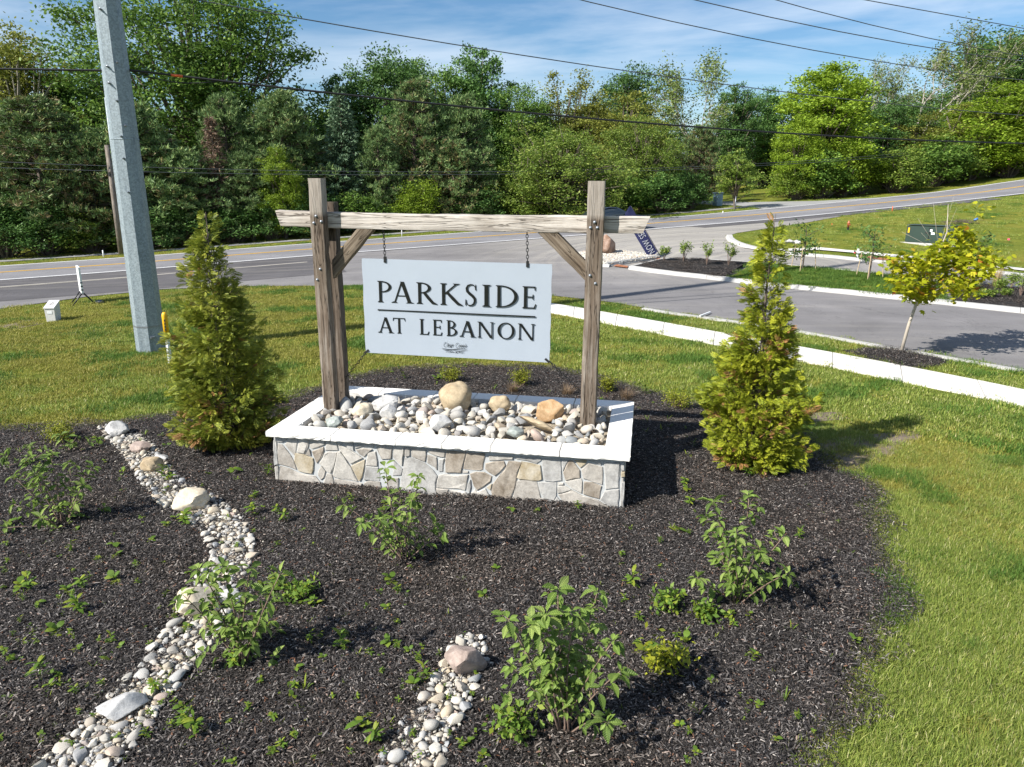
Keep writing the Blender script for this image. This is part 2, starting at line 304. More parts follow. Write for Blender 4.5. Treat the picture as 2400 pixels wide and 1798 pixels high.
    M['rubber'] = simple('rubber', (.015, .015, .015), .8, var=.1, bmp=0); M['chrome'] = simple('chrome', (.6, .6, .62), .2, 1, var=0, bmp=0); M['lamp'] = simple('lamp', (.75, .75, .72), .2, var=0, bmp=0); M['lamp_red'] = simple('lamp_red', (.3, .01, .01), .3, var=0, bmp=0)
    M['blue'] = simple('blue', (.06, .2, .5), .6, var=.1, bmp=0); M['blue_bin'] = simple('blue_bin', (.2, .3, .38), .6, var=.1, bmp=0)
    M['hydrant'] = simple('hydrant', (.5, .13, .06), .5, var=.15, bmp=.05); M['pink'] = simple('pink', (.8, .06, .15), .6, var=.1, bmp=0)
    M['bark'] = simple('bark', (.12, .095, .075), .9, var=.35, scale=5, bmp=.8, bscale=14, bdist=.05); M['bark_pale'] = simple('bark_pale', (.30, .27, .235), .85, var=.22, scale=9, bmp=.4, bscale=25)
    M['bark_young'] = simple('bark_young', (.40, .35, .29), .8, var=.15, scale=9, bmp=.3); M['stem'] = simple('stem', (.19, .13, .10), .7, var=.25, scale=20, bmp=.1); M['stake'] = simple('stake', (.5, .38, .24), .8, var=.1, bmp=0)
    # foliage
    M['f_maple'] = leaf_mat('f_maple', [(0, (.032, .062, .012)), (.5, (.058, .108, .018)), (.85, (.092, .150, .026)), (1, (.13, .185, .04))])
    M['f_olive'] = leaf_mat('f_olive', [(0, (.060, .068, .013)), (.5, (.105, .12, .02)), (1, (.165, .168, .035))])
    M['f_lime'] = leaf_mat('f_lime', [(0, (.058, .098, .007)), (.5, (.112, .168, .012)), (1, (.17, .225, .025))])
    M['f_bush'] = leaf_mat('f_bush', [(0, (.045, .075, .012)), (.5, (.085, .13, .02)), (.9, (.135, .175, .03)), (1, (.19, .21, .06))])
    M['f_dark'] = leaf_mat('f_dark', [(0, (.018, .04, .011)), (.6, (.037, .076, .018)), (1, (.068, .115, .03))], .3)
    M['f_pine'] = leaf_mat('f_pine', [(0, (.036, .062, .022)), (.5, (.066, .108, .038)), (.9, (.11, .155, .055)), (1, (.17, .19, .07))], .2)
    M['f_pine_brown'] = leaf_mat('f_pine_brown', [(0, (.085, .066, .03)), (.35, (.125, .095, .045)), (.5, (.075, .10, .034)), (.85, (.10, .125, .045)), (1, (.19, .135, .065))], .2)
    M['f_spruce'] = leaf_mat('f_spruce', [(0, (.030, .055, .030)), (.6, (.066, .106, .060)), (1, (.12, .165, .10))], .15)
    M['f_dead'] = leaf_mat('f_dead', [(0, (.085, .058, .040)), (1, (.18, .12, .082))], .1)
    M['f_sparse'] = leaf_mat('f_sparse', [(0, (.05, .075, .018)), (.6, (.09, .122, .03)), (1, (.14, .16, .055))])
    M['f_thuja'] = leaf_mat('f_thuja', [(0, (.05, .072, .008)), (.38, (.12, .145, .012)), (.7, (.205, .215, .016)), (.93, (.28, .27, .025)), (1, (.33, .30, .06))], .3, patch=2.4)
    M['f_thuja_dark'] = leaf_mat('f_thuja_dark', [(0, (.034, .052, .011)), (.38, (.082, .102, .013)), (.7, (.145, .155, .02)), (.93, (.205, .195, .03)), (1, (.25, .22, .06))], .28, patch=2.4)
    M['f_brown'] = leaf_mat('f_brown', [(0, (.22, .10, .03)), (1, (.42, .24, .10))], .2)
    M['f_acer'] = leaf_mat('f_acer', [(0, (.21, .26, .012)), (.55, (.36, .39, .015)), (.94, (.50, .47, .03)), (.985, (.52, .30, .04)), (1, (.5, .14, .04))], .45)
    M['f_vib'] = leaf_mat('f_vib', [(0, (.075, .125, .028)), (1, (.075, .125, .028))], .3, .5)
    M['f_weed'] = leaf_mat('f_weed', [(0, (.08, .15, .02)), (.6, (.13, .21, .03)), (1, (.22, .26, .03))], .35)
    M['f_yew'] = leaf_mat('f_yew', [(0, (.06, .075, .006)), (.6, (.13, .145, .01)), (1, (.2, .2, .02))], .25)
    M['f_dry'] = leaf_mat('f_dry', [(0, (.12, .075, .045)), (1, (.3, .22, .14))], .2)
    M['f_straw'] = leaf_mat('f_straw', [(0, (.34, .25, .12)), (1, (.5, .4, .24))], .2)
    M['grass'] = leaf_mat('grass', [(0, (.066, .10, .018)), (.4, (.125, .165, .030)), (.75, (.19, .215, .045)), (.92, (.25, .25, .085)), (1, (.40, .37, .20))], .35, .6)
    M['grass_lush'] = leaf_mat('grass_lush', [(0, (.04, .085, .012)), (.6, (.075, .14, .022)), (1, (.13, .185, .04))], .35, .6)
    M['grass_dry'] = leaf_mat('grass_dry', [(0, (.10, .11, .02)), (.45, (.175, .175, .032)), (.85, (.245, .22, .055)), (1, (.36, .31, .13))], .35, .6)
build_materials()

# ------------------------------------------------------------------ mesh helpers
def mesh(name, V, F, mats, idx=None, smooth=False):
    me = bpy.data.meshes.new(name)
    if isinstance(V, np.ndarray): V = V.reshape(-1, 3)
    V = np.asarray(V, np.float32)
    if isinstance(F, np.ndarray):
        k = F.shape[1]; n = len(F)
        me.vertices.add(len(V)); me.vertices.foreach_set('co', V.ravel())
        me.loops.add(n*k); me.loops.foreach_set('vertex_index', F.astype(np.int32).ravel())
        me.polygons.add(n); me.polygons.foreach_set('loop_start', np.arange(0, n*k, k, dtype=np.int32))
        me.update(calc_edges=True)
    else:
        me.from_pydata([tuple(map(float, v)) for v in V], [], [tuple(int(i) for i in f) for f in F]); me.update()
    for mt in (mats if isinstance(mats, (list, tuple)) else [mats]): me.materials.append(M[mt] if isinstance(mt, str) else mt)
    if idx is not None: me.polygons.foreach_set('material_index', np.asarray(idx, np.int32))
    if smooth: me.polygons.foreach_set('use_smooth', np.ones(len(me.polygons), bool))
    me.validate(); return me
class MB:
    """collects boxes, prisms, tubes and rings into one mesh"""
    def __init__(s): s.V = []; s.F = []; s.I = []
    def add(s, V, F, mi=0):
        b = len(s.V); s.V += [tuple(map(float, v)) for v in V]; s.F += [tuple(i+b for i in f) for f in F]; s.I += [mi]*len(F); return s
    def box(s, x0, x1, y0, y1, z0, z1, mi=0, bev=0.):
        if bev:
            bm = bmesh.new(); bmesh.ops.create_cube(bm, size=1)
            for v in bm.verts: v.co = Vector(((x0+x1)/2+v.co.x*(x1-x0), (y0+y1)/2+v.co.y*(y1-y0), (z0+z1)/2+v.co.z*(z1-z0)))
            bmesh.ops.bevel(bm, geom=bm.edges[:], offset=bev, segments=2, affect='EDGES', profile=.6)
            bm.verts.ensure_lookup_table()
            s.add([v.co[:] for v in bm.verts], [[v.index for v in f.verts] for f in bm.faces], mi); bm.free(); return s
        V = [(x0, y0, z0), (x1, y0, z0), (x1, y1, z0), (x0, y1, z0), (x0, y0, z1), (x1, y0, z1), (x1, y1, z1), (x0, y1, z1)]
        return s.add(V, [(0, 3, 2, 1), (4, 5, 6, 7), (0, 1, 5, 4), (1, 2, 6, 5), (2, 3, 7, 6), (3, 0, 4, 7)], mi)
    def tube(s, P, R, n=6, mi=0, cap=True):
        P = [np.asarray(p, float) for p in P]
        if not hasattr(R, '__len__'): R = [R]*len(P)
        rings = []
        for i, p in enumerate(P):
            d = (P[min(i+1, len(P)-1)]-P[max(i-1, 0)]); d = d/(np.linalg.norm(d)+1e-12)
            a = np.cross(d, [0, 0, 1.] if abs(d[2]) < .9 else [1., 0, 0]); a /= np.linalg.norm(a); b = np.cross(d, a)
            rings.append([p+R[i]*(math.cos(2*math.pi*k/n)*a+math.sin(2*math.pi*k/n)*b) for k in range(n)])
        V = [v for r in rings for v in r]; F = []
        for i in range(len(P)-1):
            for k in range(n): F.append((i*n+k, i*n+(k+1) % n, (i+1)*n+(k+1) % n, (i+1)*n+k))
        if cap: F.append(tuple(range(n))[::-1]); F.append(tuple((len(P)-1)*n+k for k in range(n)))
        return s.add(V, F, mi)
    def lathe(s, prof, n=16, c=(0, 0, 0), mi=0):
        V = [(c[0]+r*math.cos(2*math.pi*k/n), c[1]+r*math.sin(2*math.pi*k/n), c[2]+z) for r, z in prof for k in range(n)]
        F = [(i*n+k, i*n+(k+1) % n, (i+1)*n+(k+1) % n, (i+1)*n+k) for i in range(len(prof)-1) for k in range(n)]
        F += [tuple(range(n))[::-1], tuple((len(prof)-1)*n+k for k in range(n))]
        return s.add(V, F, mi)
    def xform(s, f, start=0):
        s.V = s.V[:start]+[tuple(f(v)) for v in s.V[start:]]; return s
    def mesh(s, name, mats, smooth=False): return mesh(name, s.V, s.F, mats, s.I, smooth)
def link(name, me, parent=None, loc=None, rot=None, scale=None):
    o = bpy.data.objects.new(name, me); COL.objects.link(o)
    if parent: o.parent = parent
    if loc is not None: o.location = tuple(float(v) for v in loc)
    if rot is not None: o.rotation_euler = rot if hasattr(rot, '__len__') else (0, 0, rot)
    if scale is not None: o.scale = scale if hasattr(scale, '__len__') else (scale,)*3
    return o
def tag(o, label=None, cat=None, group=None, kind=None):
    for k, v in (('label', label), ('category', cat), ('group', group), ('kind', kind)):
        if v: o[k] = v
    return o
def thing(name, label, cat, loc=(0, 0, 0), rot=0., group=None, scale=None):
    return tag(link(name, None, None, loc, rot, scale), label, cat, group)
def struct(name, me, kind='structure', **k): return tag(link(name, me, **k), kind=kind)
def copy_tree(o, parent=None):
    c = o.copy(); COL.objects.link(c)
    if parent: c.parent = parent
    for ch in list(o.children): copy_tree(ch, c)
    return c
def smooth_angle(me, ang=40):
    me.polygons.foreach_set('use_smooth', np.ones(len(me.polygons), bool))
    bm = bmesh.new(); bm.from_mesh(me)
    for e in bm.edges:
        if len(e.link_faces) == 2 and e.calc_face_angle(0) > RAD(ang): e.smooth = False
    bm.to_mesh(me); bm.free()
def sheet(name, poly, dz, mat, step=.6, wob=0., rim=None, kind='structure', parent=None):
    """a sheet of ground laid over the terrain: poly in world xy, dz above the lawn"""
    P = np.asarray(poly, float)[:, :2]
    pts = []
    for i in range(len(P)):
        a, b = P[i], P[(i+1) % len(P)]; k = max(1, int(np.linalg.norm(b-a)/step))
        for j in range(k): pts.append(a+(b-a)*j/k)
    nb = len(pts); lo, hi = P.min(0), P.max(0)
    gx, gy = np.meshgrid(np.arange(lo[0]+step*.37, hi[0], step), np.arange(lo[1]+step*.41, hi[1], step)); gx = gx.ravel(); gy = gy.ravel()
    k = inside(P, gx, gy); B = np.array(pts)
    G = np.stack([gx[k], gy[k]], 1)
    if len(G):
        dm = np.array([np.min(np.hypot(*(B-g).T)) for g in G]); G = G[dm > step*.45]
    allp = [Vector((float(a), float(b))) for a, b in pts]+[Vector((float(a), float(b))) for a, b in G]
    vs, es, fs, *_ = delaunay_2d_cdt(allp, [], [list(range(nb))], 1, 1e-5)
    X = np.array([[v.x, v.y] for v in vs]); z = T(X[:, 0], X[:, 1])+dz
    if wob:
        db = np.array([np.min(np.hypot(*(B-q).T)) for q in X])
        z = z+np.array([noise.noise(Vector((a*1.3, b*1.3, 3.))) for a, b in X])*wob*np.clip(db/.5, 0, 1)-np.clip(1-db/.12, 0, 1)*min(dz, .03)*.8
    return struct(name, mesh(name, np.column_stack([X, z]), [tuple(f) for f in fs], mat, smooth=True), kind, parent=parent)
def ribbon(name, s0, s1, o0, o1, dz, mat, step=2., parent=None, kind='structure'):
    n = max(2, int((s1-s0)/step)+1); ss = np.linspace(s0, s1, n); k = max(2, int(abs(o1-o0)/1.2)+2); oo = np.linspace(o0, o1, k)
    V = []; F = []
    for s in ss:
        for o in oo:
            x, y = road_xy(s, o); V.append((x, y, float(T(x, y))+dz))
    for i in range(n-1):
        for j in range(k-1): F.append((i*k+j, (i+1)*k+j, (i+1)*k+j+1, i*k+j+1))
    return struct(name, mesh(name, np.array(V), np.array(F), mat, smooth=True), kind, parent=parent)
def resample(path, step):
    P = np.asarray(path, float)[:, :2]; d = np.r_[0, np.cumsum(np.hypot(*np.diff(P, axis=0).T))]; n = max(2, int(round(d[-1]/step))+1)
    t = np.linspace(0, d[-1], n); return np.stack([np.interp(t, d, P[:, 0]), np.interp(t, d, P[:, 1])], 1)
def smooth_path(path, it=2):
    P = np.asarray(path, float)[:, :2]
    for _ in range(it):
        Q = [P[0]]
        for a, b in zip(P[:-1], P[1:]): Q += [a*.75+b*.25, a*.25+b*.75]
        Q.append(P[-1]); P = np.array(Q)
    return P
def scatter(name, pts, rots, scl, idx, sources, kind='stuff'):
    me = bpy.data.meshes.new(name); me.vertices.add(len(pts)); me.vertices.foreach_set('co', np.asarray(pts, np.float32).ravel())
    for nm, ty, dat in (('rot', 'FLOAT_VECTOR', rots), ('scl', 'FLOAT', scl), ('pick', 'INT', idx)):
        at_ = me.attributes.new(nm, ty, 'POINT'); at_.data.foreach_set('vector' if ty == 'FLOAT_VECTOR' else 'value', np.asarray(dat, np.int32 if ty == 'INT' else np.float32).ravel())
    o = link(name, me); tag(o, kind=kind)
    g = bpy.data.node_groups.new(name, 'GeometryNodeTree')
    g.interface.new_socket('Geometry', in_out='INPUT', socket_type='NodeSocketGeometry'); g.interface.new_socket('Geometry', in_out='OUTPUT', socket_type='NodeSocketGeometry')
    gi = g.nodes.new('NodeGroupInput'); go = g.nodes.new('NodeGroupOutput'); iop = g.nodes.new('GeometryNodeInstanceOnPoints'); j = g.nodes.new('GeometryNodeJoinGeometry')
    for sme in reversed(sources):
        so_ = bpy.data.objects.new(sme.name, sme)
        oi = g.nodes.new('GeometryNodeObjectInfo'); oi.inputs[0].default_value = so_; oi.inputs[1].default_value = True
        g.links.new(oi.outputs['Geometry'], j.inputs[0])
    def attr(nm, ty):
        n = g.nodes.new('GeometryNodeInputNamedAttribute'); n.data_type = ty; n.inputs[0].default_value = nm; return n.outputs[0]
    g.links.new(gi.outputs[0], iop.inputs['Points']); g.links.new(j.outputs[0], iop.inputs['Instance']); iop.inputs['Pick Instance'].default_value = True
    g.links.new(attr('pick', 'INT'), iop.inputs['Instance Index']); g.links.new(attr('scl', 'FLOAT'), iop.inputs['Scale'])
    e2r = g.nodes.new('FunctionNodeEulerToRotation'); g.links.new(attr('rot', 'FLOAT_VECTOR'), e2r.inputs[0]); g.links.new(e2r.outputs[0], iop.inputs['Rotation'])
    g.links.new(iop.outputs[0], go.inputs[0])
    md = o.modifiers.new('scatter', 'NODES'); md.node_group = g; return o
# ------------------------------------------------------------------ ground and roads
def build_ground():
    ax = np.concatenate([-np.geomspace(900, 42, 26), np.arange(-40, 60.1, .7), np.geomspace(62, 900, 26)])
    ay = np.concatenate([-np.geomspace(200, 12, 12), np.arange(-10, 80.1, .7), np.geomspace(82, 1100, 26)])
    X, Y = np.meshgrid(ax, ay); Z = T(X, Y); nx, ny = len(ax), len(ay)
    i = np.arange(nx*ny).reshape(ny, nx)
    F = np.stack([i[:-1, :-1], i[:-1, 1:], i[1:, 1:], i[1:, :-1]], -1).reshape(-1, 4)
    struct('ground', mesh('ground', np.stack([X, Y, Z], -1).reshape(-1, 3), F, 'lawn', smooth=True))
build_ground()
P2 = lambda pts: np.array([at(*p)[:2] for p in pts])
NEAR_EDGE = P2([(0, 725), (200, 697), (380, 679), (560, 672), (738, 671), (850, 670), (1000, 672), (1150, 680), (1295, 694), (1429, 709), (1512, 723), (1600, 737), (1716, 752), (1853, 772), (2071, 811), (2400, 869)])
def extend(P, d, at_end=True):
    a, b = (P[-2], P[-1]) if at_end else (P[1], P[0])
    u = (b-a)/np.linalg.norm(b-a); q = b+u*d
    return np.vstack([P, q]) if at_end else np.vstack([q, P])
NEAR_EDGE = extend(NEAR_EDGE, 9)
FAR_KERB = P2([(2400, 650), (2136, 622), (2017, 614), (1963, 607), (1850, 599), (1800, 593), (1755, 584), (1722, 575), (1703, 565), (1700, 556), (1727, 547)])
FAR_KERB = extend(FAR_KERB, 14, False)
SHOULDER = P2([(1875, 525), (2034, 496), (2121, 482)])
s_end = so_of(*SHOULDER[-1])[0]
left_far = np.array([road_xy(s, so_of(*NEAR_EDGE[0])[1]) for s in (-60, -30)])
road_line = np.array([road_xy(s, .3) for s in np.arange(s_end, -61, -3)])
SIDE_ROAD = np.vstack([left_far, NEAR_EDGE, FAR_KERB, SHOULDER, road_line])
sheet('side_road', SIDE_ROAD, .018, 'asphalt_side', .8)
# the newer, darker strip along the main road and the pale dust dragged across the junction
lo_ = so_of(*NEAR_EDGE[1])[1]
ribbon('road_widening', -60, 13, lo_+.6, -.05, .024, 'asphalt_new')
ribbon('road_shoulder', 33, s_end+6, -1.6, -.05, .024, 'asphalt_new')
ribbon('main_road', -60, 260, -.22, 7.15, .034, 'asphalt_main')
MARK = []
for nm, o0, o1, mt in (('edge_line', -.06, .10, 'paint_white'), ('edge_line', 6.80, 6.96, 'paint_white'), ('centre_line', 3.28, 3.42, 'paint_yellow'), ('centre_line', 3.50, 3.64, 'paint_yellow')):
    ribbon(nm, -60, 13 if False else 220, o0, o1, .040, mt)
DUST = [[(1610, 556), (1660, 541), (1720, 527), (1760, 522), (1740, 532), (1700, 545), (1690, 566), (1720, 590), (1650, 580)], [(1560, 560), (1620, 545), (1640, 548), (1590, 575)]]
ribbon('footpath', -60, 47, 9.6, 10.7, .03, 'old_concrete')
# driveway across the road
DRIVE = np.array([road_xy(*p) for p in [(44, 7.2), (55, 7.2), (51, 9.5), (48.5, 14), (48, 20), (51, 30), (48.5, 31), (45.5, 20), (45.5, 12)]])
sheet('driveway', DRIVE, .03, 'old_concrete', 1.2)
GUT = [P2([(150, 712), (330, 690), (560, 684), (740, 683), (740, 690), (560, 692), (330, 700), (150, 722)])]
# dirt tracks on the asphalt
ribbon('dust_streak', -8, 12, -2.75, -2.55, .030, 'dust'); ribbon('dust_streak', -14, 6, -2.95, -2.87, .030, 'dust')
# near kerb (flush white band), sidewalk
def kerb(name, path, w, h0, h1, mat, seg, label, face_left, inner=.0):
    """kerb stones along a path; face_left: which side the road is on"""
    e = thing(name, None, None); e['kind'] = 'structure'
    P = resample(smooth_path(path), .5); n = len(P); d = np.gradient(P, axis=0); d /= np.linalg.norm(d, axis=1)[:, None]
    nn = np.stack([-d[:, 1], d[:, 0]], 1)*(1 if face_left else -1)          # towards the road
    step = max(2, int(seg/.5)); i = 0
    prof = [(0, -.05), (0, h0), (-.03, h0+.012), (-.06 if h1 > .05 else -.02, h1-.015), (-.10 if h1 > .05 else -.05, h1), (-w, h1), (-w, -.05)]
    while i < n-1:
        j = min(n-1, i+step); V = []; k = len(prof)
        for a in range(i, j+1):
            sh = 0
            q = P[a]+d[a]*(.006 if a == i else (-.006 if a == j else 0)); z = float(T(*q))
            for (o, zz) in prof: V.append((q[0]+nn[a, 0]*o, q[1]+nn[a, 1]*o, z+zz))
        F = [(b*k+c, b*k+c+1, (b+1)*k+c+1, (b+1)*k+c) for b in range(j-i) for c in range(k-1)]
        F = [f if face_left else f[::-1] for f in F]; F += [tuple(range(k)), tuple((j-i)*k+c for c in range(k))[::-1]]
        link('kerb_stone', mesh('kerb_stone', V, F, mat), e); i = j
    return e
near_k = P2([(1512, 724), (1600, 738), (1716, 753), (1853, 773), (2071, 812), (2400, 870)]); near_k = extend(near_k, 6)
kerb('flush_kerb', near_k, .22, .03, .045, 'kerb', 3.0, 'x', True)
link_r = P2([(1425, 708), (1470, 715), (1512, 724)])
struct('drain_inlet', mesh('drain_inlet', [(*at(1427, 709)[:2], .05), (*at(1512, 723)[:2], .05), (*at(1508, 728)[:2], .05), (*at(1425, 713)[:2], .05)], [(3, 2, 1, 0)], 'rust'))
SW_T = P2([(1250, 708), (1292, 713), (1450, 741), (1600, 767), (1890, 819), (2198, 877), (2400, 919)]); SW_B = P2([(1250, 727), (1292, 734), (1450, 765), (1600, 794), (1886, 849.5), (2107, 895), (2400, 954.5)])
SW_T = extend(SW_T, 5); SW_B = extend(SW_B, 5)
def sidewalk():
    e = thing('sidewalk', None, None); e['kind'] = 'structure'
    a = resample(SW_T, .5); b = resample(SW_B, .5)
    ta = np.linspace(0, 1, 13); fa = np.linspace(0, 1, len(a)); fb = np.linspace(0, 1, len(b))
    A = np.stack([np.interp(ta, fa, a[:, k]) for k in (0, 1)], 1); B = np.stack([np.interp(ta, fb, b[:, k]) for k in (0, 1)], 1)
    for i in range(12):
        u = (A[i+1]-A[i]); u = u/np.linalg.norm(u)*.008
        q = [A[i]+u, A[i+1]-u, B[i+1]-u, B[i]+u]; V = [(*p, float(T(*p))+.05) for p in q]+[(*p, float(T(*p))-.05) for p in q]
        link('slab', mesh('slab', V, [(0, 1, 2, 3)[::-1], (0, 4, 5, 1), (1, 5, 6, 2), (2, 6, 7, 3), (3, 7, 4, 0)], 'sidewalk'), e)
    V = [(*p, float(T(*p))+.035) for p in np.vstack([A, B[::-1]])]; n = 13
    link('joint_filler', mesh('joint_filler', V, [(i+1, i, 2*n-1-i, 2*n-2-i) for i in range(n-1)][::1], 'old_concrete'), e)
sidewalk()
# far kerb with the path behind it
fk = FAR_KERB[:-1]
kerb('far_kerb', fk, .30, .02, .12, 'kerb', 3.0, 'x', True)
FARPATH_T = P2([(1735, 575), (1800, 588), (1917, 582), (1990, 589), (2125, 602), (2400, 632)]); FARPATH_B = P2([(1742, 583), (1800, 592), (1917, 588), (1990, 594), (2125, 609), (2400, 637)])
FARPATH = np.vstack([extend(FARPATH_T, 8), extend(FARPATH_B, 8)[::-1]])
sheet('far_path', FARPATH, .05, 'sidewalk', .8)
struct('drain_inlet', mesh('drain_inlet', [(*at(2017, 612)[:2], at(2017, 612)[2]+.13), (*at(2105, 620)[:2], at(2105, 620)[2]+.13), (*at(2105, 615)[:2], at(2105, 615)[2]+.135), (*at(2017, 607)[:2], at(2017, 607)[2]+.135)], [(0, 1, 2, 3)], 'rust'))
# median: gravel tip, drain chute, mulch bed, grass, planted bed
MED_N = P2([(1472, 633), (1540, 643), (1673, 658), (1817, 675), (2107, 704), (2400, 737)]); MED_N = extend(MED_N, 9)
MED_F = P2([(1551, 612), (1640, 613), (1707, 617), (1822, 624), (1990, 641), (2261, 667), (2400, 682)]); MED_F = extend(MED_F, 12)
kerb('median_kerb', MED_N, .32, .03, .15, 'kerb', 3.0, 'x', False)
kerb('median_kerb', MED_F, .25, .03, .13, 'kerb', 3.0, 'x', True)
def inset(P, d):
    g = np.gradient(P, axis=0); g /= np.linalg.norm(g, axis=1)[:, None]; return P+np.stack([-g[:, 1], g[:, 0]], 1)*d
MEDIAN = np.vstack([inset(MED_N, .25), inset(MED_F, -.2)[::-1]])
def cut(px0, px1):
    """slice of the median between two picture columns"""
    def part(P, a, b):
        R = resample(P, .25); c = project(np.column_stack([R, T(R[:, 0], R[:, 1])]))[0]; return R[(c >= a) & (c <= b)]
    return np.vstack([part(inset(MED_N, .25), *px0), part(inset(MED_F, -.2), *px1)[::-1]])
MEDIAN_BED = cut((1470, 1700), (1540, 1760)); MEDIAN_GRASS = cut((1695, 2235), (1755, 2200)); MEDIAN_BED2 = cut((2230, 3200), (2190, 3400))
sheet('median_bed', MEDIAN_BED, .14, 'mulch', .4); sheet('median_grass', MEDIAN_GRASS, .135, 'lawn', .6); sheet('median_bed', MEDIAN_BED2, .14, 'mulch', .5)
ISL = P2([(1355, 598), (1400, 589), (1470, 594), (1540, 604), (1547, 608), (1427, 626), (1360, 622), (1330, 612)])
sheet('gravel_island', ISL, .10, 'gravel_bed', .3)
kerb('island_kerb', P2([(1330, 613), (1360, 624), (1427, 628)]), .25, .03, .12, 'kerb', 3, 'x', False)
kerb('island_kerb', P2([(1427, 627), (1490, 617), (1549, 608)]), .18, .05, .17, 'old_concrete', 4, 'x', False)
kerb('island_kerb', P2([(1472, 631), (1512, 621), (1551, 612)]), .2, .05, .14, 'kerb', 4, 'x', True)
for q in ([(1437, 627), (1470, 631), (1472, 627), (1446, 623)], [(1535, 611), (1552, 613), (1553, 610), (1545, 608)]):
    struct('drain_inlet', mesh('drain_inlet', [(*at(*p)[:2], at(*p)[2]+.06) for p in q], [(0, 1, 2, 3)], 'rust'))
TREE_RING = P2([(1975, 822), (2030, 815), (2100, 822), (2200, 838), (2232, 848), (2190, 858), (2160, 866), (2090, 855), (2020, 838)])
sheet('tree_mulch_ring', TREE_RING, .035, 'mulch', .3, .02)
# the big mulch bed
BED = np.array([atd(*p)[:2] for p in [(0, 930), (100, 928), (200, 922), (300, 912), (395, 903), (500, 890), (620, 866), (690, 843), (760, 822), (830, 806), (900, 798), (1010, 793), (1090, 794), (1170, 800), (1280, 816), (1380, 850), (1450, 866), (1510, 880), (1600, 905), (1690, 935), (1750, 975), (1790, 1010), (1850, 1040), (1866, 1090), (1895, 1180), (1908, 1260), (1895, 1380), (1850, 1480), (1790, 1580), (1735, 1657)]])
BED = np.vstack([[(-8.5, 9.0)], BED, [(1.6, 2.4), (.4, 1.8), (-3, 2.0), (-8, 4)]])
sheet('mulch_bed', BED, .035, 'mulch', .3, .05)
DIRT = np.array([atd(*p)[:2] for p in [(1760, 965), (1800, 945), (1880, 940), (1960, 930), (2000, 938), (1950, 970), (1900, 1000), (1860, 1025), (1800, 1000)]])
sheet('bare_soil', DIRT, .006, 'soil', .3)
sheet('bare_soil', np.array([atd(*p)[:2] for p in [(1740, 893), (1810, 890), (1835, 905), (1760, 912)]]), .006, 'soil', .3)
sheet('bare_soil', np.array([atd(*p)[:2] for p in [(-10, 705), (60, 690), (95, 700), (30, 712)]]), .008, 'soil', .5)
# dry stone channels
def channel(pts, widths):
    c = np.array([atd(*p)[:2] for p in pts]); w = []
    for (p, ww) in zip(pts, widths): a = atd(p[0]-ww/2, p[1]); b = atd(p[0]+ww/2, p[1]); w.append(np.linalg.norm(a-b)/2*.88)
    t = np.linspace(0, 1, len(c)); tt = np.linspace(0, 1, len(c)*5); C = np.stack([np.interp(tt, t, c[:, k]) for k in (0, 1)], 1); W = np.interp(tt, t, w)
    d = np.gradient(C, axis=0); d /= np.linalg.norm(d, axis=1)[:, None]; n = np.stack([-d[:, 1], d[:, 0]], 1)
    return C, W, np.vstack([C+n*W[:, None], (C-n*W[:, None])[::-1]])
CH1 = channel([(236, 930), (268, 952), (300, 978), (325, 1012), (345, 1045), (385, 1078), (428, 1100), (470, 1135), (498, 1170), (505, 1205), (485, 1250), (458, 1295), (440, 1340), (410, 1390), (375, 1430), (335, 1480), (290, 1535), (245, 1590), (195, 1640), (150, 1690)], [40, 60, 75, 72, 72, 90, 105, 105, 95, 95, 105, 115, 120, 125, 125, 130, 140, 160, 175, 180])
CH2 = channel([(1018, 1400), (1005, 1440), (985, 1480), (960, 1530), (930, 1580), (905, 1630), (880, 1690)], [60, 85, 100, 110, 125, 135, 150])
for c in (CH1, CH2): sheet('gravel_bed', c[2], .055, 'gravel_bed', .15, .015)

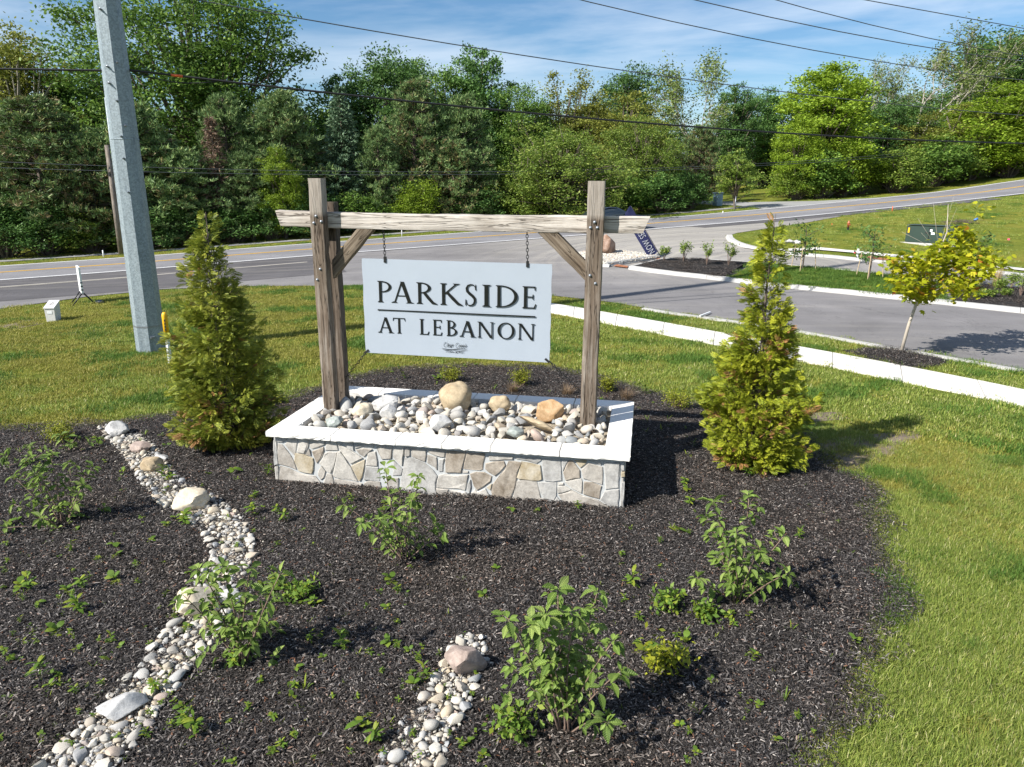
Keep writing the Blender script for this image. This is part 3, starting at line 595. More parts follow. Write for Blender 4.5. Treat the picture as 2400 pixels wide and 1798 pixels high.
# ------------------------------------------------------------------ stone planter
YAW = RAD(-10.249); PO = np.array([-2.9566, 8.2216, 0.]); PU = np.array([math.cos(YAW), math.sin(YAW), 0]); PV = np.array([-math.sin(YAW), math.cos(YAW), 0])
PW, PD, PH, CAPT, CAPW, OV = 4.327, 2.137, .691, .062, .29, .05
def loc2w(a, b, z): return PO+PU*a+PV*b+np.array([0, 0, z])
FRONT_STONES = [[[.107,.604],[.131,.619],[.269,.618],[.228,.572],[.173,.542],[.106,.545]],[[.28,.612],[.384,.612],[.343,.421],[.321,.382],[.205,.515],[.237,.55]],[[.395,.609],[.531,.611],[.505,.506],[.45,.414],[.358,.426]],[[.542,.608],[.729,.603],[.718,.551],[.631,.504],[.555,.481],[.524,.508]],[[.751,.6],[.871,.601],[.89,.49],[.724,.478],[.74,.552]],[[.115,.523],[.171,.512],[.272,.379],[.304,.307],[.333,.2],[.237,.23],[.103,.254]],[[.335,.413],[.453,.403],[.561,.363],[.569,.312],[.554,.206],[.532,.159],[.435,.163],[.361,.184],[.315,.315]],[[.461,.407],[.515,.485],[.532,.464],[.534,.391]],[[.553,.451],[.702,.52],[.705,.469],[.683,.409],[.65,.355],[.602,.303],[.568,.4]],[[.714,.441],[.775,.467],[.87,.463],[.851,.392],[.822,.286],[.779,.186],[.728,.205],[.701,.247],[.639,.309],[.688,.38]],[[.881,.475],[.918,.477],[1.034,.288],[1.119,.109],[.959,.119],[.805,.144],[.797,.188],[.837,.287]],[[.885,.584],[.92,.572],[1.054,.502],[1.194,.414],[1.04,.325],[.996,.373],[.902,.513]],[[.935,.584],[.958,.6],[1.081,.605],[1.09,.497],[1.019,.528]],[[1.102,.585],[1.346,.595],[1.33,.55],[1.215,.557],[1.106,.524]],[[1.112,.513],[1.215,.542],[1.315,.535],[1.209,.429],[1.153,.458]],[[1.367,.586],[1.57,.589],[1.549,.429],[1.431,.413],[1.379,.525]],[[1.263,.495],[1.36,.509],[1.379,.387],[1.373,.325],[1.225,.324],[1.252,.436]],[[1.042,.303],[1.222,.397],[1.205,.279],[1.173,.165],[1.141,.115],[1.127,.117]],[[.12,.233],[.243,.208],[.367,.154],[.575,.133],[.629,.062],[.632,.002],[.429,-.015],[.087,-.02]],[[.617,.204],[.659,.274],[.706,.211],[.689,.127],[.642,.089],[.606,.15]],[[.723,.182],[.785,.172],[.806,.091],[.804,.001],[.654,-.004],[.683,.081]],[[.819,.122],[.958,.107],[1.147,.089],[1.169,.083],[1.163,-.022],[.818,-.005]],[[1.232,.318],[1.383,.311],[1.4,.22],[1.389,.138],[1.194,.137],[1.214,.243]],[[1.191,.093],[1.251,.127],[1.396,.124],[1.411,-.02],[1.182,-.02]],[[.068,.623],[.103,.611],[.095,.336],[.099,.254],[.049,.235],[.049,.452]],[[.047,.212],[.094,.231],[.087,-.02],[.041,-.024]],[[1.591,.583],[1.711,.588],[1.712,.512],[1.696,.461],[1.685,.348],[1.63,.391],[1.572,.462]],[[1.725,.585],[1.788,.586],[1.781,.481],[1.721,.473]],[[1.799,.587],[1.977,.585],[1.978,.503],[1.962,.423],[1.872,.452],[1.799,.475]],[[1.998,.579],[2.212,.588],[2.2,.498],[2.152,.498],[2.076,.517],[2.004,.544]],[[1.996,.515],[2.106,.491],[2.11,.326],[2.072,.366],[1.99,.411]],[[2.13,.468],[2.196,.48],[2.176,.317],[2.127,.317]],[[2.223,.581],[2.456,.584],[2.394,.316],[2.21,.312],[2.209,.449]],[[2.469,.578],[2.683,.579],[2.659,.454],[2.651,.379],[2.617,.369],[2.422,.368]],[[1.574,.423],[1.68,.315],[1.663,.233],[1.559,.217]],[[1.703,.458],[1.795,.464],[1.961,.408],[2.057,.329],[2.108,.254],[2.081,.171],[2.079,.076],[2.108,-.028],[1.913,-.041],[1.627,-.04],[1.648,.114],[1.673,.234],[1.691,.323]],[[2.126,.269],[2.48,.301],[2.443,.099],[2.255,.116],[2.094,.11],[2.103,.195]],[[2.087,.099],[2.241,.097],[2.175,-.03],[2.119,-.031],[2.093,.055]],[[2.255,.094],[2.435,.084],[2.49,.045],[2.486,-.014],[2.21,-.027]],[[2.411,.346],[2.48,.348],[2.483,.319],[2.414,.314]],[[2.5,.313],[2.576,.344],[2.672,.348],[2.76,.305],[2.746,.24],[2.657,.168],[2.584,.111],[2.547,.166]],[[2.471,.181],[2.506,.242],[2.516,.149],[2.494,.074],[2.46,.122]],[[2.686,.456],[2.774,.484],[2.902,.501],[2.922,.446],[2.855,.37],[2.794,.315],[2.726,.353],[2.682,.392]],[[2.723,.558],[3.009,.572],[3.003,.529],[2.902,.518],[2.835,.503],[2.727,.498]],[[2.511,.076],[2.56,.123],[2.581,.096],[2.684,.148],[2.766,.01],[2.504,-.013]],[[2.955,.505],[3.019,.509],[3.109,.499],[3.089,.444],[3.057,.371],[3.044,.242],[3.027,.169],[2.997,.102],[2.974,.013],[2.779,.004],[2.752,.111],[2.773,.213],[2.848,.319],[2.915,.403]],[[2.698,.157],[2.76,.212],[2.746,.124]],[[1.485,.175],[1.629,.194],[1.63,.113],[1.609,-.041],[1.469,-.034]],[[3.029,.571],[3.316,.573],[3.33,.548],[3.278,.5],[3.168,.525],[3.047,.538]],[[3.104,.513],[3.204,.502],[3.324,.481],[3.348,.314],[3.305,.292],[3.078,.292],[3.052,.313],[3.077,.391]],[[3.337,.564],[3.553,.576],[3.569,.317],[3.369,.304],[3.349,.464]],[[3.564,.569],[3.643,.572],[3.577,.437]],[[3.65,.572],[3.685,.571],[3.771,.459],[3.774,.367],[3.615,.32],[3.585,.415]],[[3.706,.573],[3.853,.587],[3.831,.531],[3.777,.486]],[[3.867,.581],[4.014,.588],[4.005,.536]],[[3.868,.552],[4.023,.516],[4.031,.302],[3.927,.331],[3.815,.359],[3.788,.468]],[[4.035,.575],[4.211,.585],[4.217,.28],[4.068,.245],[4.053,.444]],[[3.053,.271],[3.281,.29],[3.307,.197],[3.337,.085],[3.394,.067],[3.417,.008],[3.195,-.004],[2.978,-.007],[3.021,.112]],[[3.302,.276],[3.51,.293],[3.51,.131],[3.483,.067],[3.38,.074],[3.325,.161]],[[3.524,.291],[3.591,.292],[3.592,.262],[3.528,.257]],[[3.525,.245],[3.616,.253],[3.677,.22],[3.66,.196],[3.59,.168],[3.527,.159]],[[3.608,.305],[3.794,.365],[3.806,.321],[3.797,.177],[3.687,.236]],[[3.823,.322],[3.92,.323],[4.022,.286],[4.003,.127],[3.898,.148],[3.821,.172]],[[3.535,.14],[3.66,.189],[3.687,.214],[3.815,.149],[3.99,.111],[4.124,.032],[3.833,.006],[3.636,.012]],[[4.061,.23],[4.218,.265],[4.221,.022],[4.138,.033],[4.01,.12]],[[3.466,.02],[3.521,.116],[3.615,.01]],[[4.224,.582],[4.265,.585],[4.272,.491],[4.228,.488]],[[4.232,.473],[4.273,.476],[4.276,.418],[4.235,.407]],[[4.238,.348],[4.275,.355],[4.279,.031],[4.242,.027]]]
CLS = 'GWWWWTYTBWWWGGTTWYTTTTGTGWWTTTTGBBGGWTWWBGBWWBYWGYGGBYGTGTGWWWBTGGGYG'
def stone_mesh(poly, fr, rng, cls, proud=.014):
    """poly: (along, up) outline; fr maps (along, up, out) to planter space"""
    P = np.array(poly, float); c = P.mean(0)
    ar = .5*np.sum(P[:, 0]*np.roll(P[:, 1], -1)-np.roll(P[:, 0], -1)*P[:, 1])
    if ar < 0: P = P[::-1]
    Q = []
    for i in range(len(P)):
        a, b = P[i], P[(i+1) % len(P)]; l = np.linalg.norm(b-a); k = max(1, int(l/.07))
        for j in range(k):
            q = a+(b-a)*j/k
            if j: q = q+rng.normal(0, .0035, 2)
            Q.append(q)
    Q = np.array(Q); n = len(Q); pr = proud*rng.uniform(.75, 1.25)
    e = np.roll(Q, -1, 0)-np.roll(Q, 1, 0); e /= np.linalg.norm(e, axis=1)[:, None]+1e-9; inn = np.stack([-e[:, 1], e[:, 0]], 1)
    tilt = rng.normal(0, .02, 2)
    R = [(Q, -.004), (Q, pr*.72), (Q+inn*.009, pr)]
    V = []
    for k, (q, out) in enumerate(R):
        for p in q: V.append(fr(p[0], p[1], out+(rng.normal(0, .0025)+(p-c)@tilt if k else 0)))
    V.append(fr(c[0], c[1], pr+.004)); F = []
    for k in range(2):
        for i in range(n): F.append((k*n+i, k*n+(i+1) % n, (k+1)*n+(i+1) % n, (k+1)*n+i))
    # cap as one n-gon (outlines can be concave)
    V.pop(); F.append(tuple(2*n+i for i in range(n)))
    me = mesh('wall_stone', V, F, 'wall_'+cls); return me
def voronoi_cells(w, h, n, rng, gap=.007):
    pts = np.stack([rng.uniform(0, w, n), rng.uniform(0, h, n)], 1)
    for _ in range(3):
        out = []
        for i in range(n):
            cell = [np.array(p, float) for p in ((0, 0), (w, 0), (w, h), (0, h))]
            for j in range(n):
                if i == j: continue
                mid = (pts[i]+pts[j])/2; d = pts[j]-pts[i]; d = d/np.linalg.norm(d); lim = mid@d-gap; new = []
                for k in range(len(cell)):
                    a, b = cell[k], cell[(k+1) % len(cell)]; fa, fb = a@d-lim, b@d-lim
                    if fa <= 0: new.append(a)
                    if fa*fb < 0: new.append(a+(b-a)*fa/(fa-fb))
                cell = new
                if not cell: break
            out.append(np.array(cell))
        pts = np.array([c.mean(0)*.6+p*.4 if len(c) else p for c, p in zip(out, pts)])
    return [c for c in out if len(c) > 2]
def build_planter():
    rng = np.random.default_rng(5)
    pl = thing('stone_planter', 'raised planter of pale irregular stone with a white cap, filled with river stones', 'planter', PO, YAW)
    core = MB(); i0 = OV+.03
    x0, x1, y0, y1 = i0, PW-i0, i0, PD-i0; z1 = PH-CAPT
    core.box(x0, x1, y0, y0+.17, -.15, z1).box(x0, x1, y1-.17, y1, -.15, z1).box(x0, x0+.17, y0+.17, y1-.17, -.15, z1).box(x1-.17, x1, y0+.17, y1-.17, -.15, z1)
    link('mortar_core', core.mesh('mortar_core', 'mortar'), pl)
    zt = PH-CAPT-.004
    for poly, c in zip(FRONT_STONES, CLS):
        p = [(a, min(z, zt)) for a, z in poly]
        link('wall_stone', stone_mesh(p, lambda a, z, o: (a, i0-o, z), rng, c), pl)
    L_ = y1-y0
    for side in ('right', 'left', 'back'):
        w = (x1-x0) if side == 'back' else L_; n = 34 if side == 'back' else 17
        for cell in voronoi_cells(w, zt+.05, n, rng):
            cell = cell-np.array([0, .05]); c = rng.choice(list('GGWWTTBY'))
            fr = {'right': lambda a, z, o: (x1+o, y0+a, z), 'left': lambda a, z, o: (x0-o, y1-a, z), 'back': lambda a, z, o: (x1-a, y1+o, z)}[side]
            link('wall_stone', stone_mesh(cell, fr, rng, c, .014), pl)
    def cap(q, rough):
        # q: four corners (a,b) counter-clockwise; rough: indices of edges with a pitched face
        q = [np.array(p, float) for p in q]; ring = []; rr = []
        for i in range(4):
            a, b = q[i], q[(i+1) % 4]; k = max(1, int(np.linalg.norm(b-a)/.05)) if i in rough else max(1, int(np.linalg.norm(b-a)/.3))
            for j in range(k): ring.append(a+(b-a)*j/k); rr.append((i in rough) and (j > 0))
        n = len(ring); cen = sum(q)/4; V = []
        for lev, (z, pull) in enumerate(((PH-CAPT, .004), (PH-CAPT*.72, 0), (PH-CAPT*.3, 0), (PH-.006, .004), (PH, .012))):
            for p, r_ in zip(ring, rr):
                d = cen-p; d = d/np.linalg.norm(d); v = p+d*(pull*.6)
                if r_ and lev < 4: v = v+d*abs(rng.normal(0, .006))
                V.append((v[0], v[1], z+(rng.normal(0, .0025) if r_ and lev in (0, 3) else 0)))
        F = [(l*n+i, l*n+(i+1) % n, (l+1)*n+(i+1) % n, (l+1)*n+i) for l in range(4) for i in range(n)]
        F += [tuple(range(n))[::-1], tuple(4*n+i for i in range(n))]
        link('cap_stone', mesh('cap_stone', V, F, 'cap'), pl)
    g = .0045; c = CAPW
    fj = [.83, 1.63, 2.19, 2.755, 3.545]; xs = [0]+fj+[PW]
    for i in range(6):
        a, b = xs[i]+g, xs[i+1]-g; qa, qb = (a, b)
        lo = [(a if i else g*2, 0), (b if i < 5 else PW-2*g, 0)]; hi = [(b if i < 5 else PW-c-2*g, c), (a if i else c+2*g, c)]
        cap(lo+hi, {0})
    bj = [.74, 1.54, 2.12, 2.71, 3.52]; xs = [0]+bj+[PW]
    for i in range(6):
        a, b = xs[i]+g, xs[i+1]-g
        cap([(a if i else c+2*g, PD-c), (b if i < 5 else PW-c-2*g, PD-c), (b if i < 5 else PW-2*g, PD), (a if i else 2*g, PD)], {2})
    rj = [.40, .78, 1.28]; ys = [0]+rj+[PD]
    for i in range(4):
        a, b = ys[i]+g, ys[i+1]-g
        cap([(PW-c, a if i else c+2*g), (PW, a if i else 2*g), (PW, b if i < 3 else PD-2*g), (PW-c, b if i < 3 else PD-c-2*g)], {1})
        cap([(0, a if i else 2*g), (c, a if i else c+2*g), (c, b if i < 3 else PD-c-2*g), (0, b if i < 3 else PD-2*g)], {3})
    n = 14; V = []; F = []
    for j in range(n):
        for i in range(n*2):
            a = .24+(PW-.48)*i/(n*2-1); b = .24+(PD-.48)*j/(n-1); V.append((a, b, .575+.06*math.sin(math.pi*j/(n-1))*math.sin(math.pi*i/(2*n-1))))
    F = [(j*2*n+i, j*2*n+i+1, (j+1)*2*n+i+1, (j+1)*2*n+i) for j in range(n-1) for i in range(2*n-1)]
    link('gravel_infill', mesh('gravel_infill', V, F, 'gravel_bed', smooth=True), pl)
build_planter()

# ------------------------------------------------------------------ stones and boulders
def rock_mesh(name, seed, dims, sub, mat, ang=0., lump=.25, freq=1.1, fine=.0):
    rng = np.random.default_rng(seed); bm = bmesh.new(); bmesh.ops.create_icosphere(bm, subdivisions=sub, radius=1)
    planes = []
    for _ in range(int(ang*14)):
        d = rng.normal(size=3); d /= np.linalg.norm(d); planes.append((d, rng.uniform(.55, .86)))
    off = Vector(rng.uniform(-50, 50, 3))
    for v in bm.verts:
        p = Vector(v.co); k = 1+lump*noise.noise(p*freq+off)+lump*.4*noise.noise(p*freq*2.3+off)
        if fine: k += fine*noise.noise(p*7+off)+fine*.6*noise.noise(p*15+off)
        q = np.array(p*k)
        for d, l in planes:
            t = q@d-l
            if t > 0: q = q-d*t*.93
        v.co = Vector((q[0]*dims[0], q[1]*dims[1], q[2]*dims[2]))
    me = bpy.data.meshes.new(name); bm.to_mesh(me); bm.free(); me.materials.append(M[mat])
    if ang > .3: smooth_angle(me, 32)
    else: me.polygons.foreach_set('use_smooth', np.ones(len(me.polygons), bool))
    return me
def stone_set(mat, n=12, seed=0):
    rng = np.random.default_rng(seed); out = []
    for i in range(n):
        a = 1 if i % 3 else .55
        out.append(rock_mesh('stone_'+mat, 100*seed+i, (rng.uniform(.85, 1.35), rng.uniform(.6, .95), rng.uniform(.42, .75)), 2, mat, 0. if i % 5 == 0 else rng.uniform(.5, 1.1), .38, .9))
    return out
ROUND = stone_set('pebble', 14, 1); PALE = stone_set('pebble_pale', 14, 2)
BOULD = []      # (x, y, r) kept clear by the small stones
def planter_stones():
    rng = np.random.default_rng(8)
    # singled out: (src px centre, width px, height px, material, label, angularity, aspect)
    big = [((1069, 934), 78, 'boulder_tan', 'largest smooth round tan boulder at the back middle of the stone planter', 0, (1, .85, .92), .10),
           ((1171, 946), 46, 'boulder_tan', 'smaller round cream tan boulder beside the largest one in the planter', 0, (1, .8, .85), .08),
           ((1282, 962), 80, 'boulder_orange', 'rough orange brown boulder near the right post inside the planter', .5, (1, .72, .62), .07),
           ((905, 948), 68, 'boulder_grey', 'broad pale grey boulder with a rough flat top at the back left of the planter', .6, (1, .7, .62), .05),
           ((912, 968), 40, 'boulder_grey', 'upright pale pinkish stone just in front of the broad grey boulder in the planter', .4, (1, .8, 1.0), .03),
           ((1034, 990), 52, 'boulder_grey', 'squarish pitted grey stone in front of the largest round boulder', .8, (1, .85, 1.05), .05),
           ((850, 962), 44, 'boulder_cream', 'cream egg shaped stone close to the left post base', .1, (1, .85, .9), .04),
           ((1258, 992), 100, 'boulder_tan', 'long flat olive grey slab leaning below the orange boulder', .9, (1, .42, .20), .03),
           ((1205, 1012), 46, 'slab_green', 'dark greenish grey stone near the front cap of the planter', .6, (1, .8, .62), .03),
           ((785, 989), 44, 'slab_green', 'flat faced greenish grey stone at the front left of the planter', .6, (1, .8, .7), .02)]
    for (px, w, mt, lab, ang, asp, lift) in big:
        d = ray(*px); zc = .70+lift; t = (zc-CAM_H)/d[2]; P = np.array([0, 0, CAM_H])+d*t
        r = w/CAM_F*(d@CF)*t/2
        o = link('boulder', rock_mesh('boulder', hash(lab) % 9999 if False else len(BOULD)+50, (r*asp[0]*1.05, r*asp[1]*1.05, r*asp[2]*1.05), 4, mt, ang, .22, .9, .025 if ang < .2 else .06), None, (P[0], P[1], zc), (0, rng.normal(0, .08), YAW+rng.normal(0, .15)))
        if 'long flat' in lab: o.rotation_euler = (RAD(-22), RAD(14), YAW-.15)
        tag(o, lab, 'boulder'); BOULD.append((P[0], P[1], r*.85))
    placed = []
    def zbase(a, b): return .63+.055*math.sin(math.pi*min(1, max(0, (b-.25)/1.6)))
    posts = [(.39, 1.05), (.39, 1.35), (3.78, 1.05), (3.78, 1.35)]
    tries = 0; sizes = np.concatenate([rng.uniform(.10, .135, 18), rng.uniform(.08, .10, 38), rng.uniform(.06, .085, 90), rng.uniform(.034, .058, 146)])
    for r in sizes:
        for _ in range(400):
            a = rng.uniform(CAPW+.03+r*.8, PW-CAPW-.03-r*.8); b = rng.uniform(CAPW+.02+r*.7, PD-CAPW-.02-r*.7); w = loc2w(a, b, 0)
            if any((w[0]-x)**2+(w[1]-y)**2 < (rr+r*.55)**2 for x, y, rr in BOULD): continue
            if any(abs(a-x) < .10+r*.7 and abs(b-y) < .08+r*.7 for x, y in posts): continue
            if any((a-x)**2+(b-y)**2 < ((r+rr)*.80)**2 for x, y, rr in placed): continue
            placed.append((a, b, r)); break
    k = 0
    for (a, b, r) in placed:
        w = loc2w(a, b, zbase(a, b)+r*rng.uniform(.05, .4))
        o = link('river_stone', (ROUND if rng.random() < .7 else PALE)[rng.integers(14)], None, w, (rng.normal(0, .5), rng.normal(0, .5), rng.uniform(0, 6.28)), r*rng.uniform(.92, 1.12))
        tag(o, 'small pale river stone among the loose stones filling the planter', 'stone', 'river stones filling the planter'); k += 1
planter_stones()
def channel_stones():
    rng = np.random.default_rng(21)
    B = [((257, 936), 48, 'boulder_grey', 'craggy pale grey boulder at the far top end of the stone channel', .4, (1, .8, .75)),
         ((305, 972), 46, 'boulder_rose', 'weathered brown grey boulder below the craggy one in the left channel', .5, (1, .7, .65)),
         ((333, 1012), 50, 'boulder_tan', 'tan wedge shaped boulder in the upper part of the left stone channel', .7, (1, .72, .7)),
         ((348, 990), 42, 'boulder_grey', 'flat blue grey slab beside the tan wedge boulder', .9, (1, .6, .3)),
         ((410, 1088), 80, 'boulder_cream', 'big cream boulder midway along the left stone channel', .55, (1, .72, .62)),
         ((425, 1310), 88, 'boulder_cream', 'cream boulder half hidden behind the leafy shrub in the channel', .5, (1, .9, .75)),
         ((500, 1300), 62, 'boulder_grey', 'pale grey boulder behind the shrub stems at the channel edge', .6, (1, .75, .6)),
         ((270, 1530), 92, 'boulder_grey', 'whitish angular boulder at the lower left of the stone channel', .85, (1, .8, .5)),
         ((1012, 1440), 84, 'boulder_rose', 'rose brown angular boulder at the head of the short channel', .9, (1, .8, .95))]
    keep = []
    for (px, w, mt, lab, ang, asp) in B:
        P = atd(px[0], px[1]+w*.2); dist = np.linalg.norm(P-[0, 0, CAM_H]); r = w*DS/CAM_F*(ray(*(np.array(px)*DS))@CF)*np.linalg.norm((P-[0, 0, CAM_H]))/np.linalg.norm(ray(*(np.array(px)*DS)))/2
        o = link('boulder', rock_mesh('boulder', len(keep)+80, (r*asp[0]*1.08, r*asp[1]*1.08, r*asp[2]*1.08), 4, mt, ang, .28, .9, .075), None, (P[0], P[1], .05+r*asp[2]*.55), (0, rng.normal(0, .1), rng.uniform(-.5, .5)))
        tag(o, lab, 'boulder'); keep.append((P[0], P[1], r*.85))
    cand = []
    for ci, (C, W, poly) in enumerate((CH1, CH2)):
        placed = []
        sizes = np.concatenate([rng.uniform(.045, .074, 60 if ci == 0 else 18), rng.uniform(.031, .047, 270 if ci == 0 else 80), rng.uniform(.015, .031, 1300 if ci == 0 else 380)])
        for r in sizes:
            for _ in range(25):
                i = rng.integers(len(C)); u = rng.uniform(-1, 1); d = np.gradient(C, axis=0)[i]; d /= np.linalg.norm(d)
                p = C[i]+np.array([-d[1], d[0]])*np.sign(u)*abs(u)**.8*W[i]*(1.06)+d*rng.uniform(-.1, .1)
                px, py, _w = project([p[0], p[1], .05])
                if py > 1860 or px < -60: continue
                if any((p[0]-x)**2+(p[1]-y)**2 < (rr+r*.4)**2 for x, y, rr in keep): continue
                if any((p[0]-x)**2+(p[1]-y)**2 < ((r+rr)*.78)**2 for x, y, rr in placed): continue
                placed.append((p[0], p[1], r)); break
        cand += [(x, y, r, ci) for x, y, r in placed]
    size = [-(r/np.hypot(x, y)) for x, y, r, _ in cand]; order = np.argsort(size); rest = []
    for n_, k in enumerate(order):
        x, y, r, ci = cand[k]; z = .05+r*rng.uniform(-.1, .38)
        rot = (rng.normal(0, .3), rng.normal(0, .3), rng.uniform(0, 6.28)); sc = r*rng.uniform(.95, 1.15)
        me = (PALE if rng.random() < .72 else ROUND)[rng.integers(14)]
        if n_ < 295:
            o = link('cobble', me, None, (x, y, z), rot, sc)
            tag(o, 'pale cobble lying in the long winding channel on the left' if ci == 0 else 'pale cobble lying in the short channel near the bottom of the bed', 'cobble', 'cobbles in the long stone channel' if ci == 0 else 'cobbles in the short stone channel')
        else: rest.append((x, y, z, rot, sc, rng.integers(28)))
    # the smallest ones: one object, plus grit between them
    for C, W, poly in (CH1, CH2):
        n = int(len(C)*12)
        for _ in range(n):
            i = rng.integers(len(C)); d = np.gradient(C, axis=0)[i]; d /= np.linalg.norm(d); p = C[i]+np.array([-d[1], d[0]])*rng.normal(0, .6)*W[i]+d*rng.uniform(-.1, .1)
            r = rng.uniform(.006, .016); rest.append((p[0], p[1], .055+r*.3, (rng.normal(0, .4), 0, rng.uniform(0, 6.28)), r, rng.integers(28)))
    scatter('pebbles', [q[:3] for q in rest], [q[3] for q in rest], [q[4] for q in rest], [q[5] for q in rest], PALE+ROUND)
channel_stones()

# ------------------------------------------------------------------ timber sign frame and hanging panel
def timber(length, w, d, seed, axis='z', cut0=0., cut1=0., step=.06, wob=.004):
    """a rough squared timber from 0 to length along its axis, w wide, d deep, both centred; cut: slope of the end cuts"""
    rng = np.random.default_rng(seed); off = Vector(rng.uniform(0, 90, 3)); r = .012
    hw, hd = w/2, d/2
    prof = []
    for sx, sy in ((1, -1), (1, 1), (-1, 1), (-1, -1)):
        c = (sx*(hw-r), sy*(hd-r)); st = {(1, -1): -90, (1, 1): 0, (-1, 1): 90, (-1, -1): 180}[(sx, sy)]
        for a in (0, 45, 90): prof.append((c[0]+r*math.cos(RAD(st+a)), c[1]+r*math.sin(RAD(st+a))))
    full = []
    for i in range(len(prof)):
        a, b = np.array(prof[i]), np.array(prof[(i+1) % len(prof)]); k = 4 if np.linalg.norm(b-a) > .05 else 1
        for j in range(k): full.append(a+(b-a)*j/k)
    n = len(full); m_ = int(length/step)+1; V = []
    for i in range(m_+1):
        t = i/m_
        for p in full:
            z = t*length + (cut0*p[0] if axis != 'x' else cut0*p[1])*(1-t) + (cut1*p[0] if axis != 'x' else cut1*p[1])*t
            q = Vector((p[0]*9, p[1]*9, z*2.2)); k = wob*(noise.noise(q+off)+.6*noise.noise(q*2.7+off))
            e = np.array([p[0]/hw, p[1]/hd]); cor = min(abs(e[0]), abs(e[1])); chip = -.006*max(0, noise.noise(Vector((p[0]*4, p[1]*4, z*6))+off)-.15)*(cor > .7)*3
            dn = np.array(p)/np.linalg.norm(p); v = np.array(p)+dn*(k+chip)
            bow = .006*math.sin(z*1.1+off[0]); V.append((v[0]+bow, v[1], z))
    F = [(i*n+j, i*n+(j+1) % n, (i+1)*n+(j+1) % n, (i+1)*n+j) for i in range(m_) for j in range(n)]
    F += [tuple(range(n))[::-1], tuple(m_*n+j for j in range(n))]
    if axis == 'x': V = [(z, -y if False else y, x) for x, y, z in V]; F = [f[::-1] for f in F]
    return V, F
def build_frame():
    fr = thing('timber_sign_frame', 'weathered grey timber frame with two double posts and a bleached crossbeam rising from the planter', 'sign frame', PO, YAW)
    def part(name, V, F, mat, loc, rot=(0, 0, 0), lab=None):
        me = mesh(name, V, F, mat); smooth_angle(me, 35); o = link(name, me, fr, loc, rot)
        if lab: o['label'] = lab
        return o
    part('post', *timber(3.62-.45, .172, .15, 1, 'z', 0, 0, .06, .0065), 'post_wood', (.388, 1.045, .45))
    part('post', *timber(3.60-.45, .19, .15, 2, 'z', 0, 0, .06, .0065), 'post_wood', (3.782, 1.045, .45), (0, 0, 0))
    part('rear_post', *timber(3.335-.45, .17, .15, 3), 'rear_wood', (.408, 1.348, .45))
    part('rear_post', *timber(3.32-.45, .17, .15, 4), 'rear_wood', (3.775, 1.348, .45))
    V, F = timber(4.64, .195, .145, 5, 'x', 0, 0, .06, .0075)
    V2 = []
    for x, y, z in V:
        t = x/4.64; zz = z+3.135-.028*t*1.0; x0 = -.238+(.0975-z)/.195*.06; x1 = 4.405-(.0975-z)/.195*.078
        V2.append((x0+(x1-x0)*t, y, zz-.012*math.sin(math.pi*t)))
    part('beam', V2, F, 'beam_wood', (0, 1.195, 0))
    # braces: parallelograms cut plumb at the post and level under the beam
    def brace(lo, hi, seed):
        lo = np.array(lo); hi = np.array(hi); d = hi-lo; Ln = np.linalg.norm(d); th = math.atan2(d[0], d[1]); w = .165
        V, F = timber(Ln, w, .125, seed)
        out = []
        for x, y, z in V:
            t = z/Ln
            out.append((x, y, z-x/math.tan(th)*(1-t)+x*math.tan(th)*t))          # plumb cut at the post, level cut under the beam
        return part('brace', out, F, 'brace_wood', (lo[0], 1.195, lo[1]), (0, th, 0))
    brace((.478, 2.505), (.945, 3.02), 11); brace((3.688, 2.565), (3.215, 3.02), 12)
    bolt = MB().lathe([(.0, -.01), (.021, -.01), (.021, .004), (.013, .006), (.013, .016), (.004, .02), (0.0, .02)][1:], 10)
    bolt.xform(lambda v: (v[0], -v[2], v[1])); bme = bolt.mesh('bolt', 'galv_bolt', False)
    for a, z in [(.38, 3.172), (.346, 3.09), (.444, 3.108), (.391, 2.528), (.343, 2.395)]: link('bolt', bme, fr, (a, .967, z), None, .85)
    for a, z in [(3.782, 3.145), (3.736, 3.083), (3.815, 3.084), (3.749, 2.536), (3.815, 2.445)]: link('bolt', bme, fr, (a, .967, z), None, .85)
build_frame()

# letters -------------------------------------------------------------
def ring(cx, cy, rx, ry, tx, ty, a0, a1, n=14):
    out = []
    for i in range(n):
        t0, t1 = RAD(a0+(a1-a0)*i/n), RAD(a0+(a1-a0)*(i+1)/n)
        o = lambda t: (cx+rx*math.cos(t), cy+ry*math.sin(t)); q = lambda t: (cx+(rx-tx)*math.cos(t), cy+(ry-ty)*math.sin(t))
        out.append([q(t0), o(t0), o(t1), q(t1)])
    return out
def stem(x, w, serif=.075, y0=0., y1=1., top=True, bot=True):
    out = [[(x, y0), (x+w, y0), (x+w, y1), (x, y1)]]
    for on, y, s in ((bot, y0, 1), (top, y1, -1)):
        if on: out.append([(x-serif, y), (x+w+serif, y), (x+w+serif*.9, y+s*.022), (x+w, y+s*.065), (x, y+s*.065), (x-serif*.9, y+s*.022)])
    return out
def stroke(pts, ws):
    pts = [np.array(p, float) for p in pts]; L_, R_ = [], []
    for i, p in enumerate(pts):
        d = pts[min(i+1, len(pts)-1)]-pts[max(i-1, 0)]; d /= np.linalg.norm(d); n = np.array([-d[1], d[0]]); L_.append(p+n*ws[i]/2); R_.append(p-n*ws[i]/2)
    return [[R_[i], R_[i+1], L_[i+1], L_[i]] for i in range(len(pts)-1)]
def diag(x0, y0, x1, y1, w): return [[(x0-w/2, y0), (x0+w/2, y0), (x1+w/2, y1), (x1-w/2, y1)]]
